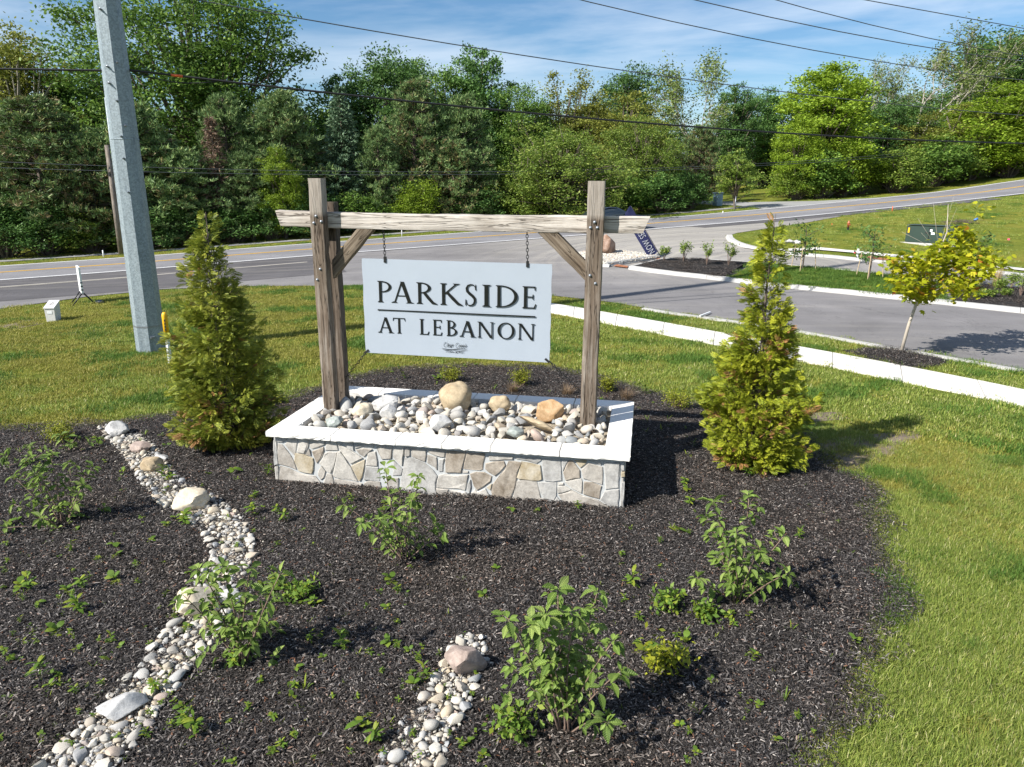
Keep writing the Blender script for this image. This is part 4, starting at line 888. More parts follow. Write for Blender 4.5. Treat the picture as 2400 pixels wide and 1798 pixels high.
def foot(x, w=.3, y=0., s=1): return [[(x-w/2, y), (x+w/2, y), (x+w/2*.8, y+s*.022), (x+.05, y+s*.06), (x-.05, y+s*.06), (x-w/2*.8, y+s*.022)]]
def curve(f, n=22): return [f(i/n) for i in range(n+1)]
SP = [(.60, .80), (.57, .90), (.46, .975), (.32, .985), (.18, .93), (.11, .81), (.14, .68), (.27, .57), (.44, .46), (.55, .35), (.57, .22), (.50, .09), (.36, .02), (.21, .025), (.11, .10), (.07, .22)]
SW_ = [.03, .04, .045, .05, .085, .12, .135, .14, .14, .135, .12, .09, .055, .045, .04, .03]
GLY = {
 'P': (.72, stem(.09, .13)+ring(.20, .735, .50, .265, .135, .045, -95, 90)),
 'A': (.92, diag(.13, 0, .435, .97, .062)+diag(.765, 0, .455, 1.0, .15)+[[(.24, .31), (.66, .31), (.645, .355), (.255, .355)]]+foot(.12, .27)+foot(.775, .34)),
 'R': (.92, stem(.09, .13)+ring(.20, .75, .46, .25, .135, .045, -95, 90)+stroke([(.36, .53), (.55, .28), (.74, .06), (.93, .0)], [.13, .14, .13, .03])),
 'K': (.97, stem(.09, .13)+stroke([(.20, .50), (.72, .97)], [.06, .06])+stroke([(.30, .60), (.58, .30), (.80, .07), (1.0, 0)], [.12, .145, .13, .03])+foot(.72, .3, 1., -1)),
 'S': (.66, stroke(SP, SW_)+[[(.585, .74), (.63, .72), (.615, .99), (.59, .99)], [(.03, .02), (.06, .02), (.085, .28), (.04, .29)]]),
 'I': (.29, stem(.08, .13)),
 'D': (.98, stem(.09, .13)+ring(.22, .5, .73, .5, .145, .045, -90, 90, 20)),
 'E': (.66, stem(.09, .13)+[[(.2, .955), (.58, .955), (.60, 1.0), (.2, 1.0)], [(.575, .82), (.605, .82), (.61, 1.0), (.56, .97)], [(.2, .50), (.50, .50), (.50, .545), (.2, .545)], [(.485, .41), (.52, .41), (.52, .635), (.485, .635)], [(.2, 0), (.62, 0), (.60, .045), (.2, .045)], [(.60, .0), (.65, .20), (.615, .20), (.54, .03)]]),
 'T': (.82, stem(.345, .13, top=False)+[[(.03, .95), (.79, .95), (.79, 1.0), (.03, 1.0)], [(.0, .81), (.035, .81), (.08, .98), (.03, 1.0)], [(.785, .81), (.82, .81), (.79, 1.0), (.74, .98)]]),
 'L': (.62, stem(.09, .13)+[[(.2, 0), (.58, 0), (.56, .045), (.2, .045)], [(.55, 0), (.61, .21), (.575, .21), (.49, .03)]]),
 'B': (.74, stem(.09, .13)+ring(.20, .755, .40, .245, .13, .042, -95, 90)+ring(.20, .275, .50, .275, .135, .045, -90, 92)),
 'N': (1.02, stem(.10, .055, .09, bot=True)+stem(.86, .055, .09, bot=False)+diag(.15, 1.0, .86, -.02, .15)),
 'O': (1.06, ring(.53, .5, .53, .52, .15, .05, 0, 360, 36)),
}
def letter_mesh(ch, x0, x1, z0, z1, depth):
    W, polys = GLY[ch]; mb = MB()
    for k, pl in enumerate(polys):
        P = [(x0+(p[0]/W)*(x1-x0), z0+p[1]*(z1-z0)) for p in pl]; a = sum(P[i][0]*P[(i+1) % len(P)][1]-P[(i+1) % len(P)][0]*P[i][1] for i in range(len(P)))
        if a < 0: P = P[::-1]
        n = len(P); d = depth+.00012*(k % 7); V = [(x, -d, z) for x, z in P]+[(x, 0, z) for x, z in P]
        mb.add(V, [tuple(range(n))]+[(i, i+n, (i+1) % n+n, (i+1) % n) for i in range(n)])
    return mb
def text_mesh(txt, size, shear=0., spacing=1., depth=.0015, off=-.006):
    c = bpy.data.curves.new('text', 'FONT'); c.body = txt; c.size = size; c.shear = shear; c.space_character = spacing; c.extrude = depth; c.offset = off; c.resolution_u = 3
    o = bpy.data.objects.new('text', c); COL.objects.link(o); bpy.context.view_layer.update()
    me = bpy.data.meshes.new_from_object(o.evaluated_get(bpy.context.evaluated_depsgraph_get())); bpy.data.objects.remove(o); bpy.data.curves.remove(c)
    V = np.zeros(len(me.vertices)*3, np.float32); me.vertices.foreach_get('co', V); V = V.reshape(-1, 3); F = [tuple(p.vertices) for p in me.polygons]; bpy.data.meshes.remove(me)
    return V, F
def build_panel():
    a0, a1, zt, zb = .852, 3.272, 2.650, 1.430
    rot = RAD(.45)
    pn = thing('hanging_sign', 'white hanging sign panel with black serif lettering PARKSIDE AT LEBANON', 'sign', loc2w(a0, 1.2, zt), (0, rot, YAW))
    W, H = a1-a0, zt-zb; mb = MB(); n = 26; m_ = 13; V = []; F = []
    rng = np.random.default_rng(4)
    for j in range(m_+1):
        for i in range(n+1):
            x = W*i/n; z = -H*j/m_
            ex = (.004*math.sin(j*1.9) if i == n else 0)
            V.append((x+ex-(.004*math.sin(j*1.3) if i == 0 else 0), .004*math.sin(2.6*x)*math.sin(2*z)+.003*noise.noise(Vector((x*1.3, z*1.5, 2))), z))
    F = [(j*(n+1)+i, (j+1)*(n+1)+i, (j+1)*(n+1)+i+1, j*(n+1)+i+1) for j in range(m_) for i in range(n)]
    k = len(V); V += [(x, y+.012, z) for x, y, z in V]; F += [tuple(q+k for q in f)[::-1] for f in F]
    bd = [i for i in range(n+1)]+[j*(n+1)+n for j in range(1, m_+1)]+[m_*(n+1)+i for i in range(n-1, -1, -1)]+[j*(n+1) for j in range(m_-1, 0, -1)]
    F += [(bd[i], bd[(i+1) % len(bd)], bd[(i+1) % len(bd)]+k, bd[i]+k) for i in range(len(bd))]
    b = link('panel_board', mesh('panel_board', V, F, 'panel', smooth=False), pn)
    X = lambda a, z: (a-a0)
    def put(ch, xa, xb, z0, z1):
        o = link('letter', letter_mesh(ch, xa-a0, xb-a0, z0, z1, .006).mesh('letter', 'letter'), pn, (0, -.005, 0))
    z0, z1 = -.545, -.275
    for ch, xa, xb in (('P', 1.043, 1.238), ('A', 1.232, 1.521), ('R', 1.558, 1.829), ('K', 1.869, 2.151), ('S', 2.188, 2.338), ('I', 2.408, 2.519), ('D', 2.576, 2.866), ('E', 2.911, 3.09)): put(ch, xa, xb, z0, z1)
    z0, z1 = -.94, -.74
    for ch, xa, xb in (('A', 1.036, 1.246), ('T', 1.239, 1.407), ('L', 1.591, 1.722), ('E', 1.766, 1.892), ('B', 1.946, 2.093), ('A', 2.116, 2.324), ('N', 2.348, 2.564), ('O', 2.607, 2.822), ('N', 2.862, 3.082)): put(ch, xa, xb, z0, z1)
    link('rule_line', MB().box(1.042-a0, 3.082-a0, -.014, -.005, -.652, -.638).mesh('rule_line', 'letter'), pn)
    # builder's mark: italic words over two waves
    for txt, x0, x1, z, hh, shear, nm in (('Clear Creek', 1.908, 2.212, -1.092, .066, .35, 'script_words'), ('COMMUNITIES', 1.936, 2.168, -1.158, .022, 0., 'small_words')):
        Vt, Ft = text_mesh(txt, .1, shear, 1.0 if shear else 1.25); w = Vt[:, 0].max()-Vt[:, 0].min(); h = Vt[:, 1].max()-Vt[:, 1].min()
        Vv = [((x-Vt[:, 0].min())/w*(x1-x0)+x0-a0, -.0085-zz, z+(y-Vt[:, 1].min())/h*hh) for x, y, zz in Vt]
        link(nm, mesh(nm, Vv, Ft, 'letter'), pn)
    mb = MB()
    for z, xa, xb, ph, th in ((-1.108, 1.882, 2.215, 0, .0075), (-1.120, 1.890, 2.02, .2, .005), (-1.122, 2.05, 2.222, 1.1, .006)):
        pts = [(xa+(xb-xa)*t/16-a0, z+.010*math.sin(2*math.pi*t/16*(1 if th > .007 else .6)+ph+2.6)) for t in range(17)]
        for q in stroke(pts, [th*math.sin(math.pi*(i+.6)/17.2)+.001 for i in range(17)]): mb.add([(x, -.0087, zz) for x, zz in q], [(0, 1, 2, 3)])
    link('wave_mark', mb.mesh('wave_mark', 'letter'), pn)
    for x, z in ((1.160-a0, 0), (2.972-a0, 0)):
        link('hanger', MB().box(x-.016, x+.016, -.014, .022, z-.042, z+.03, bev=.003).mesh('hanger', 'black_metal'), pn)
    for x, z, s in ((.02, -H+.02, -1), (W-.02, -H+.02, 1)):
        o = link('hanger', MB().box(-.045, .03, -.012, .024, -.014, .014, bev=.003).mesh('hanger', 'black_metal'), pn, (x, 0, z), (0, RAD(38*s)+(0 if s < 0 else 0), 0))
    # chains
    def chain(p, q, lab, link_l=.052):
        p, q = np.array(p), np.array(q); d = q-p; Ln = np.linalg.norm(d); n = max(2, int(Ln/(link_l*.78))); mb = MB(); u = d/Ln
        a = np.cross(u, [0, 1., 0]); a /= np.linalg.norm(a); b = np.cross(u, a)
        for i in range(n):
            c = p+u*(i+.5)*Ln/n; side = a if i % 2 else b; pts = []
            for k in range(13):
                t = 2*math.pi*k/12; pts.append(c+u*math.cos(t)*link_l*.5*(1.05)+side*math.sin(t)*.014)
            mb.tube(pts, .0042, 5, cap=False)
        o = thing('chain', lab, 'chain', PO, YAW); link('links', mb.mesh('links', 'black_metal', True), o)
    chain((1.156, 1.195, 3.03), (1.160, 1.2, 2.665), 'short black chain holding up the left corner of the hanging sign')
    chain((2.962, 1.195, 3.02), (2.972, 1.2, 2.652), 'short black chain holding up the right corner of the hanging sign')
    chain((.86, 1.2, 1.455), (.49, 1.3, 1.03), 'black chain slanting down from the sign to the left post')
    chain((3.27, 1.2, 1.42), (3.70, 1.32, .98), 'black chain slanting down from the sign to the right post')
build_panel()
# ------------------------------------------------------------------ poles, wires and street furniture
def build_poles():
    b = atd(328, 757)
    po = thing('steel_pole', 'tall tapered galvanised steel utility pole standing on the lawn', 'utility pole', b)
    Hh, r0, r1, n = 24., .305, .09, 8; mb = MB(); a0 = RAD(-68)
    mb.V = [(((r0+(r1-r0)*t)*math.cos(a0+2*math.pi*k/n)), ((r0+(r1-r0)*t)*math.sin(a0+2*math.pi*k/n)), -.2+(Hh+.2)*t) for t in np.linspace(0, 1, 12) for k in range(n)]
    mb.F = [(i*n+k, i*n+(k+1) % n, (i+1)*n+(k+1) % n, (i+1)*n+k) for i in range(11) for k in range(n)]+[tuple(11*n+k for k in range(n))]; mb.I = [0]*len(mb.F)
    link('shaft', mb.mesh('shaft', 'galvanised'), po)
    nut = MB().lathe([(.028, 0), (.028, .03), (.016, .034), (.016, .075), (0.001, .076)], 8); nut.xform(lambda v: (v[0], -v[2], v[1])); nme = nut.mesh('step_bolt', 'galv_bolt')
    def face(px, py):
        d = ray(px, py); w = b; k = (w[0]*d[0]+w[1]*d[1])/(d[0]**2+d[1]**2)
        z = CAM_H+d[2]*k-b[2]; r = (r0+(r1-r0)*z/Hh)*.965; q = np.array([d[0], d[1]])*k-b[:2]; tow = -b[:2]/np.linalg.norm(b[:2]); perp = np.array([-tow[1], tow[0]]); lat = q@perp
        out = math.sqrt(max(.0, r*r-lat*lat)); p = perp*lat+tow*out; return (p[0], p[1], z), math.atan2(p[1], p[0])+math.pi/2
    C1 = lambda a: (a[0]/2.7612, a[1]/2.7612)
    for q in [(652, 72), (698, 440), (709, 545), (757, 660), (785, 887), (800, 1027), (830, 1243), (760, 415), (812, 818)]:
        l, r = face(*C1(q)); link('step_bolt', nme, po, l, (0, 0, r), .8)
    bz = .55; rb = r0-.008
    link('ground_band', MB().lathe([(rb, 0), (rb+.006, 0), (rb+.006, .035), (rb, .035)], 8).xform(lambda v: (v[0]*math.cos(a0)-v[1]*math.sin(a0), v[0]*math.sin(a0)+v[1]*math.cos(a0), v[2]+bz)).mesh('ground_band', 'galv_bolt'), po)
    l, r = face(985/2.7612, 500+790/2.7612); link('ground_lug', MB().box(-.04, .04, -.05, .0, -.02, .03, bev=.006).mesh('ground_lug', 'galv_bolt'), po, l, (0, 0, r))
    zj = face(300, 328)[0][2]; rj = r0+(r1-r0)*zj/Hh
    link('slip_joint', MB().lathe([(rj-.004, 0), (rj+.007, 0), (rj+.004, .02), (rj-.004, .02)], 8).xform(lambda v: (v[0]*math.cos(a0)-v[1]*math.sin(a0), v[0]*math.sin(a0)+v[1]*math.cos(a0), v[2]+zj)).mesh('slip_joint', 'galvanised'), po)
    w1 = face(130, 400)
    pts = [(-.3*math.cos(.2)+.02*z*.44, -.10, z) for z in np.linspace(.3, 7, 8)]
    # conduit up the left side
    cd = np.array([-b[1], b[0]]); cd = cd/np.linalg.norm(cd)*-1
    link('conduit', MB().tube([(-abs(cd[0])*(r0+(r1-r0)*z/Hh-.0)*1.0, -abs(cd[1])*(r0-.1), z) for z in np.linspace(0, 5.2, 6)], .022, 6).mesh('conduit', 'galvanised', True), po)
    # wooden pole stub across the road
    wb = at(285, 597); top = height_at(wb[0], wb[1], 246, 340)
    wp = thing('wooden_pole', 'weathered grey wooden utility pole stub at the far roadside behind the steel pole', 'utility pole', wb)
    mb = MB().tube([(0, 0, -.2), (0, 0, (top-wb[2])*.5), (.0, 0, top-wb[2])], [.15, .135, .115], 10); link('shaft', mb.mesh('shaft', 'pole_wood', True), wp)
    link('cable_clamp', MB().box(-.05, .05, -.17, -.10, top-wb[2]-1.55, top-wb[2]-1.35, bev=.01).mesh('cable_clamp', 'black_metal'), wp)
    return b, wb
POLE, WPOLE = build_poles()
def wire(name, pxs, o, r, mat, label, group=None, s0=-30, s1=90, lat=None, extra=None, deg=2):
    """a wire hanging in the vertical plane o metres beyond the road line, through the given picture points"""
    S_, Z_ = [], []
    for px, py in pxs:
        d = ray(px, py); s, t = np.linalg.solve(np.array([[RD[0], -d[0]], [RD[1], -d[1]]]), -(RP+RN*o)); S_.append(s); Z_.append(CAM_H+d[2]*t)
    k = np.polyfit(S_, Z_, min(deg, len(S_)-1)); k[0] = max(k[0], 0) if len(k) == 3 else k[0]
    ss = np.linspace(s0, s1, 40); P = [(*road_xy(s, o), float(np.polyval(k, s))) for s in ss]
    t = thing(name, label, 'cable', (0, 0, 0), 0, group); link('strand', MB().tube(P, r, 6, cap=False).mesh('strand', mat, True), t)
    return t, k
op = so_of(POLE[0], POLE[1]); sp, op = op
C3 = lambda a: (1600+a[0]/2.7612, a[1]/2.7612); C2 = lambda a: (800+a[0]/2.7612, a[1]/2.7612); C1_ = lambda a: (a[0]/2.7612, a[1]/2.7612)
t1, kk = wire('overhead_cable', [C1_((1060, 487)), C2((0, 605)), C2((1200, 725)), C3((0, 815)), C3((1050, 892)), C3((2209, 926))], op, .024, 'cable', 'thick black overhead cable with a red tag running right from the steel pole', s0=sp+.25, s1=80)
q = [ (s, float(np.polyval(kk, s))) for s in (sp+1.0, sp+1.22)]
link('red_tag', MB().tube([(*road_xy(s, op), z) for s, z in q], .027, 8).mesh('red_tag', 'orange', True), t1)
q = [(*road_xy(sp+.2+i*.22, op), float(np.polyval(kk, sp+.2+i*.22))-.0-.13*math.sin(math.pi*i/8)) for i in range(9)]
link('slack_loop', MB().tube(q, .012, 5, cap=False).mesh('slack_loop', 'cable', True), t1)
wire('overhead_cable', [C1_((0, 446)), C1_((340, 452)), C1_((660, 456))], op, .022, 'cable', 'black overhead cable leaving the frame on the left of the steel pole', s0=sp-30, s1=sp-.2, deg=1)
for pxs, o, lab in (([(450, 1), C2((0, 163)), C2((850, 298)), C2((1720, 435)), C3((600, 600)), C3((2209, 745))], op+.1, 'thin grey power line crossing in front of the big maple, lowest of the five'),
                    ([(1362, 1), C3((0, 150)), C3((1050, 365)), C3((1700, 460)), C3((2209, 520))], op+.5, 'grey power line second from the bottom in the sky at the upper right'),
                    ([(1632, 1), C3((650, 128)), C3((1300, 260)), C3((2209, 398))], op-.4, 'grey power line in the middle of the five in the upper right sky'),
                    ([(1822, 1), C3((1000, 108)), C3((1450, 215)), C3((2209, 365))], op+.9, 'grey power line just under the topmost one in the upper right sky'),
                    ([(2052, 1), C3((1600, 88)), C3((2209, 180))], op+.2, 'topmost grey power line at the upper right corner')):
    wire('power_line', pxs, o, .012, 'wire_grey', lab, 'power lines overhead', s0=sp if 'maple' in lab else sp-25, s1=75, deg=1 if len(pxs) < 4 else 2)
ow = so_of(WPOLE[0], WPOLE[1])[1]
for pxs, lab in (([C1_((0, 1072)), C1_((690, 1045)), C1_((2209, 1108)), C2((1000, 1110)), C2((1720, 1104)), C3((0, 1090)), C3((650, 1043))], 'upper of the two thin cables along the far roadside'), ([C1_((0, 1107)), C1_((690, 1080)), C1_((2209, 1130)), C2((950, 1135)), C3((0, 1100)), C3((650, 1060))], 'lower of the two thin cables along the far roadside')):
    wire('roadside_cable', pxs, ow-.14, .014, 'wire_grey', lab, 'cables along the far roadside', s0=-40, s1=60)

def build_furniture():
    # pipeline marker post
    b = atd(368, 787); t = thing('marker_post', 'yellow topped white utility marker post beside the steel pole', 'marker post', b, YAW)
    link('base', MB().lathe([(.045, -.1), (.045, .56), (.001, .56)], 6).mesh('base', 'white_plastic'), t)
    link('cap', MB().lathe([(.053, .55), (.053, 1.0), (.046, 1.04), (.028, 1.065), (.001, 1.07)], 12).mesh('cap', 'yellow', True), t)
    mb = MB()
    for i in range(4): mb.box(.012, .040, -.056, -.046, .70+i*.062, .745+i*.062, bev=.004)
    link('print', mb.mesh('print', 'black_metal'), t)
    # cable pedestal
    b = atd(117, 693); t = thing('cable_pedestal', 'pale grey box shaped cable pedestal at the left edge of the lawn', 'utility box', b, RAD(8))
    mb = MB(); V = [(-.11, -.16, -.1), (.11, -.16, -.1), (.11, .16, -.1), (-.11, .16, -.1), (-.125, -.18, .36), (.125, -.18, .36), (.125, .18, .50), (-.125, .18, .50)]
    mb.add(V, [(0, 3, 2, 1), (4, 5, 6, 7), (0, 1, 5, 4), (1, 2, 6, 5), (2, 3, 7, 6), (3, 0, 4, 7)]); link('housing', mb.mesh('housing', 'block'), t)
    link('lid', MB().add([(-.135, -.195, .36), (.135, -.195, .36), (.135, .195, .512), (-.135, .195, .512), (-.135, -.195, .385), (.135, -.195, .385), (.135, .195, .537), (-.135, .195, .537)], [(0, 3, 2, 1), (4, 5, 6, 7), (0, 1, 5, 4), (1, 2, 6, 5), (2, 3, 7, 6), (3, 0, 4, 7)]).mesh('lid', 'block'), t)
    link('sticker', MB().box(-.06, .06, -.181, -.176, .22, .30).mesh('sticker', 'white_plastic'), t)
    mb = MB(); rng = np.random.default_rng(3)
    for _ in range(60): x, y = rng.normal(0, .05), rng.normal(0, .06); z = .462+y*.39; mb.box(x, x+.012, y, y+.012, z-.01, z+.0045)
    link('dirt_specks', mb.mesh('dirt_specks', 'rubber'), t)
    # portable sign seen edge on
    b = atd(180, 656); t = thing('portable_sign', 'portable white sign panel seen edge on, on black folding legs by the road', 'sign', b, RAD(-30))
    fwd = math.atan2(b[1], b[0])-RAD(-30)
    t.rotation_euler = (0, 0, math.atan2(b[1], b[0])+RAD(4))
    link('panel', MB().box(-.38, .38, -.028, .028, .36, 1.16, bev=.006).mesh('panel', 'white_plastic'), t)
    mb = MB().tube([(-.3, 0, .38), (-.3, .32, -.02)], .02, 6).tube([(-.3, 0, .38), (-.3, -.32, -.02)], .02, 6).tube([(.3, 0, .38), (.3, .32, -.02)], .02, 6).tube([(.3, 0, .38), (.3, -.32, -.02)], .02, 6); link('legs', mb.mesh('legs', 'black_metal', True), t)
    mb = MB()
    for z in (.45, .56, .67): mb.box(-.385, -.3, -.0295, .0295, z, z+.04)
    link('stripe', mb.mesh('stripe', 'wire_grey'), t)
    link('sandbag', rock_mesh('sandbag', 7, (.17, .12, .07), 3, 'wire_grey', 0, .2), t, (-.28, -.42, .05))
    # feather flag
    b = atd(1428, 557); t = thing('feather_flag', 'leaning navy blue feather flag with white lettering at the median tip', 'flag', b)
    tp = np.array([*on_line(1472, so_of(b[0], b[1])[1])[:2], 0]); 
    r_ = np.array([CX[0], CX[1], 0]); r_ /= np.linalg.norm(r_)
    ztop = height_at(b[0], b[1], 1472, 482)-b[2]; dist = np.linalg.norm(b[:2]); lean = (1547-1472)/CAM_F*math.hypot(dist, 1.0)*.99
    pole = [(-r_*lean*(k**1.05)+np.array([0, 0, ztop*k])) for k in np.linspace(0, 1, 9)]; pole[-1] = pole[-1]+r_*0-np.array([0, 0, .0])
    link('pole', MB().tube(pole, np.linspace(.016, .007, 9), 6).mesh('pole', 'black_metal', True), t)
    up = np.array(pole[-1]); up /= np.linalg.norm(up); side = -(r_-up*(r_@up)); side /= np.linalg.norm(side); nrm = np.cross(side, up)
    Lf = np.linalg.norm(pole[-1]); w = .43; V = []; n = 16
    for i in range(n+1):
        k = .12+.88*i/n; p = up*Lf*k; ww = w*(1 if k < .86 else math.sqrt(max(0, 1-((k-.86)/.142)**2)))
        dip = .10*(1-k) if i == 0 else 0
        for j in range(5): V.append(p+side*ww*j/4-up*(.12*j/4*(1 if i == 0 else 0))+nrm*.02*math.sin(k*9+j*.8))
    F = [(i*5+j, i*5+j+1, (i+1)*5+j+1, (i+1)*5+j) for i in range(n) for j in range(4)]; kq = len(V); V += [v+nrm*.004 for v in V]; F += [tuple(q+kq for q in f)[::-1] for f in F]
    link('cloth', mesh('cloth', V, F, 'navy', smooth=True), t)
    Vt, Ft = text_mesh('NOW SELLING', .36, 0, 1.12, .002, .0); Vt[:, 0] -= Vt[:, 0].min(); hgt = Vt[:, 1].max(); ln = Vt[:, 0].max(); sx = Lf*.66/ln; cam_side = 1 if nrm@(-b) > 0 else -1
    # baseline on the pole side, letters read upwards along the flag
    Vv = [up*(Lf*.15+x*sx)+side*(.08+(y/hgt)*.25)+nrm*(cam_side*.034) for x, y, z in Vt]
    link('lettering', mesh('lettering', Vv, Ft, 'letter_white'), t)
    # transformer
    a = at(1800+1180/3.687, 420+545/3.687); c = at(1800+1480/3.687, 420+582/3.687); d_ = at(1800+1590/3.687, 420+560/3.687)
    ang = -(math.pi/2-math.atan2(a[1], a[0]))-RAD(20); Da = np.linalg.norm(a[:2]); Lx = 81*Da/CAM_F/math.cos(RAD(20)); Ly = 36*Da/CAM_F/math.sin(RAD(20))*.85; uu = np.array([math.cos(ang), math.sin(ang)]); cxy = a[:2]+uu*Lx/2
    t = thing('pad_transformer', 'dark green pad mounted transformer cabinet on the grass slope', 'transformer', (*cxy, float(T(*cxy))), ang)
    hh = height_at(a[0], a[1], 1800+1195/3.687, 420+385/3.687)-a[2]; hb = .12; y1 = Ly
    link('concrete_pad', MB().box(-Lx/2-.15, Lx/2+.15, -.15, y1+.15, -.3, .10, bev=.015).mesh('concrete_pad', 'kerb'), t)
    mb = MB(); x = Lx/2; V = [(-x, 0, hb), (x, 0, hb), (x, y1*.45, hb), (-x, y1*.45, hb), (-x, .06, hh), (x, .06, hh), (x, y1*.45, hh+.03), (-x, y1*.45, hh+.03)]
    mb.add(V, [(0, 3, 2, 1), (4, 5, 6, 7), (0, 1, 5, 4), (1, 2, 6, 5), (2, 3, 7, 6), (3, 0, 4, 7)]); link('front_cabinet', mb.mesh('front_cabinet', 'green_paint'), t)
    link('rear_tank', MB().box(-x+.05, x-.05, y1*.45+.003, y1, hb, hh-.05, bev=.02).mesh('rear_tank', 'green_paint'), t)
    link('lid', MB().box(-x-.02, x+.02, .03, y1*.46, hh+.032, hh+.06, bev=.008).mesh('lid', 'green_paint'), t)
    link('door_seam', MB().box(-.008, .008, -.004, .05, hb+.05, hh-.06).mesh('door_seam', 'black_metal'), t)
    for (px, pz, w_, h_, mt) in ((-x+.06, hh-.30, .07, .22, 'yellow'), (-.02, hh-.22, .13, .10, 'white_plastic'), (.08, hh-.34, .14, .10, 'white_plastic'), (-.18, hh-.30, .12, .05, 'black_metal')):
        link('warning_sticker', MB().box(px, px+w_, -.004+.06*(pz-hb)/(hh-hb), .02+.06, pz, pz+h_).mesh('warning_sticker', mt), t)
    link('warning_sticker', MB().box(x-.01, x+.004, y1*.1, y1*.3, hh-.35, hh-.18).mesh('warning_sticker', 'white_plastic'), t)
    # fire hydrant
    b = at(1800+690/3.687, 420+440/3.687); t = thing('fire_hydrant', 'small red brown fire hydrant on the grass slope near the main road', 'hydrant', b, 0, None, .62)
    link('barrel', MB().lathe([(.10, -.1), (.10, .05), (.08, .07), (.08, .22), (.001, .22)], 10).mesh('barrel', 'black_metal', False), t)
    link('upper_barrel', MB().lathe([(.075, .22), (.075, .5), (.10, .51), (.10, .55), (.085, .58), (.06, .66), (.03, .7), (.03, .74), (.001, .74)], 12).mesh('upper_barrel', 'hydrant', True), t)
    for a_ in (0, math.pi, -math.pi/2): link('outlet', MB().lathe([(.04, 0), (.04, .12), (.055, .12), (.055, .15), (.001, .15)], 8).xform(lambda v: (v[0], v[2], v[1])).mesh('outlet', 'hydrant'), t, (0, 0, .42), (0, 0, a_))
    # stakes, flags and small posts: (px, py base, height, radius, colour, name, label, category)
    for px, py, h, r, mt, nm, lab, cat in ((1800+1072/3.687, 420+280/3.687, .30, .022, 'orange', 'marker_stake', 'orange marker stake at the near edge of the main road', 'stake'),
            (1800+770/3.687, 420+690/3.687, .4, .045, 'white_plastic', 'pipe_stub', 'short white pipe stub behind the far kerb', 'pipe'),
            (936+6, 556, .5, .02, 'white_plastic', 'roadside_peg', 'thin white reflector peg beyond the road, seen under the beam', 'post'), (243, 603, .36, .035, 'white_plastic', 'roadside_peg', 'short white peg at the road edge left of the wooden pole', 'post'),
            (1722, 495, 1.0, .03, 'galv_bolt', 'sign_post', 'thin grey metal post beside the small tree across the road', 'post'), (1694, 501, .18, .025, 'white_plastic', 'roadside_peg', 'tiny white peg in the grass left of the small roadside tree', 'post')):
        b = at(px, py); tag(link(nm, MB().tube([(0, 0, -.1), (0, 0, h*.5), (0, 0, h)], [r, r, r*.9], 8).mesh(nm, mt, True), None, b), lab, cat)
    for px, py, mt, lab in ((1800+757/3.687, 420+672/3.687, 'pink', 'pink survey flag beside the white pipe stub'), (1800+2083/3.687, 420+556/3.687, 'pink', 'pink survey flag alone on the grass slope at the right'), (1800+1050/3.687, 420+622/3.687, 'orange', 'orange survey flag left of the green transformer'), (1800+552/3.687, 420+420/3.687, 'orange', 'orange survey flag left of the hydrant')):
        b = at(px, py); t = thing('survey_flag', lab, 'flag', b, rng.uniform(0, 3), None, .55); link('wire', MB().tube([(0, 0, -.05), (0, 0, .38)], .006, 5).mesh('wire', 'wire_grey'), t)
        V = [(0, 0, .26), (.15, .02, .27), (.15, .0, .39), (0, 0, .39)]; V += [(a, b_+.004, c) for a, b_, c in V]; link('pennant', mesh('pennant', V, [(0, 1, 2, 3), (7, 6, 5, 4), (0, 4, 5, 1), (1, 5, 6, 2), (2, 6, 7, 3), (3, 7, 4, 0)], mt), t)
    # uprooted brush pile with a blue end
    b = at(1800+1670/3.687, 420+390/3.687); t = thing('brush_heap', 'dark brown heap of twigs with a blue end on the grass slope', 'brush heap', b); mb = MB()
    for _ in range(70):
        p = np.array([rng.normal(0, .35), rng.normal(0, .12), rng.uniform(0, .22)]); d = np.array([rng.normal(0, .35), rng.normal(0, .12), rng.normal(0, .06)]); mb.tube([p, p+d], [.012, .006], 4)
    link('twigs', mb.mesh('twigs', 'bark'), t); link('blue_cap', MB().tube([(.62, 0, .2), (.78, 0, .28)], .06, 8).mesh('blue_cap', 'blue', True), t)
    # wheeled bin across the road
    b = at(1681, 484); t = thing('wheeled_bin', 'pale blue wheeled bin beside the small roadside tree', 'bin', b, .4); link('body', MB().box(-.26, .26, -.28, .28, .05, .98, bev=.03).mesh('body', 'blue_bin'), t); link('lid', MB().box(-.29, .29, -.32, .32, .983, 1.05, bev=.02).mesh('lid', 'blue_bin'), t)
    link('wheel', MB().lathe([(.1, -.03), (.1, .03), (.001, .03)], 10).xform(lambda v: (v[2]+.27, v[1]+.25, v[0]+.1)).mesh('wheel', 'rubber'), t)
    # big brown boulder on the gravel island and its gravel
    b = atd(1310, 552); tag(link('boulder', rock_mesh('boulder', 3, (.40, .36, .56), 4, 'boulder_brown', .7, .2, .9, .03), None, (b[0], b[1], b[2]+.40), (0, .05, .4)), 'large red brown boulder standing on the gravel island behind the right post', 'boulder')
    g = []
    lo, hi = ISL.min(0), ISL.max(0)
    for _ in range(5200):
        x, y = rng.uniform(lo, hi)
        if inside(ISL, x, y): g.append((x, y, float(T(x, y))+.11, (rng.normal(0, .4), 0, rng.uniform(0, 6)), rng.uniform(.03, .065), rng.integers(28)))
    scatter('gravel', [q[:3] for q in g], [q[3] for q in g], [q[4] for q in g], [q[5] for q in g], ROUND+PALE)
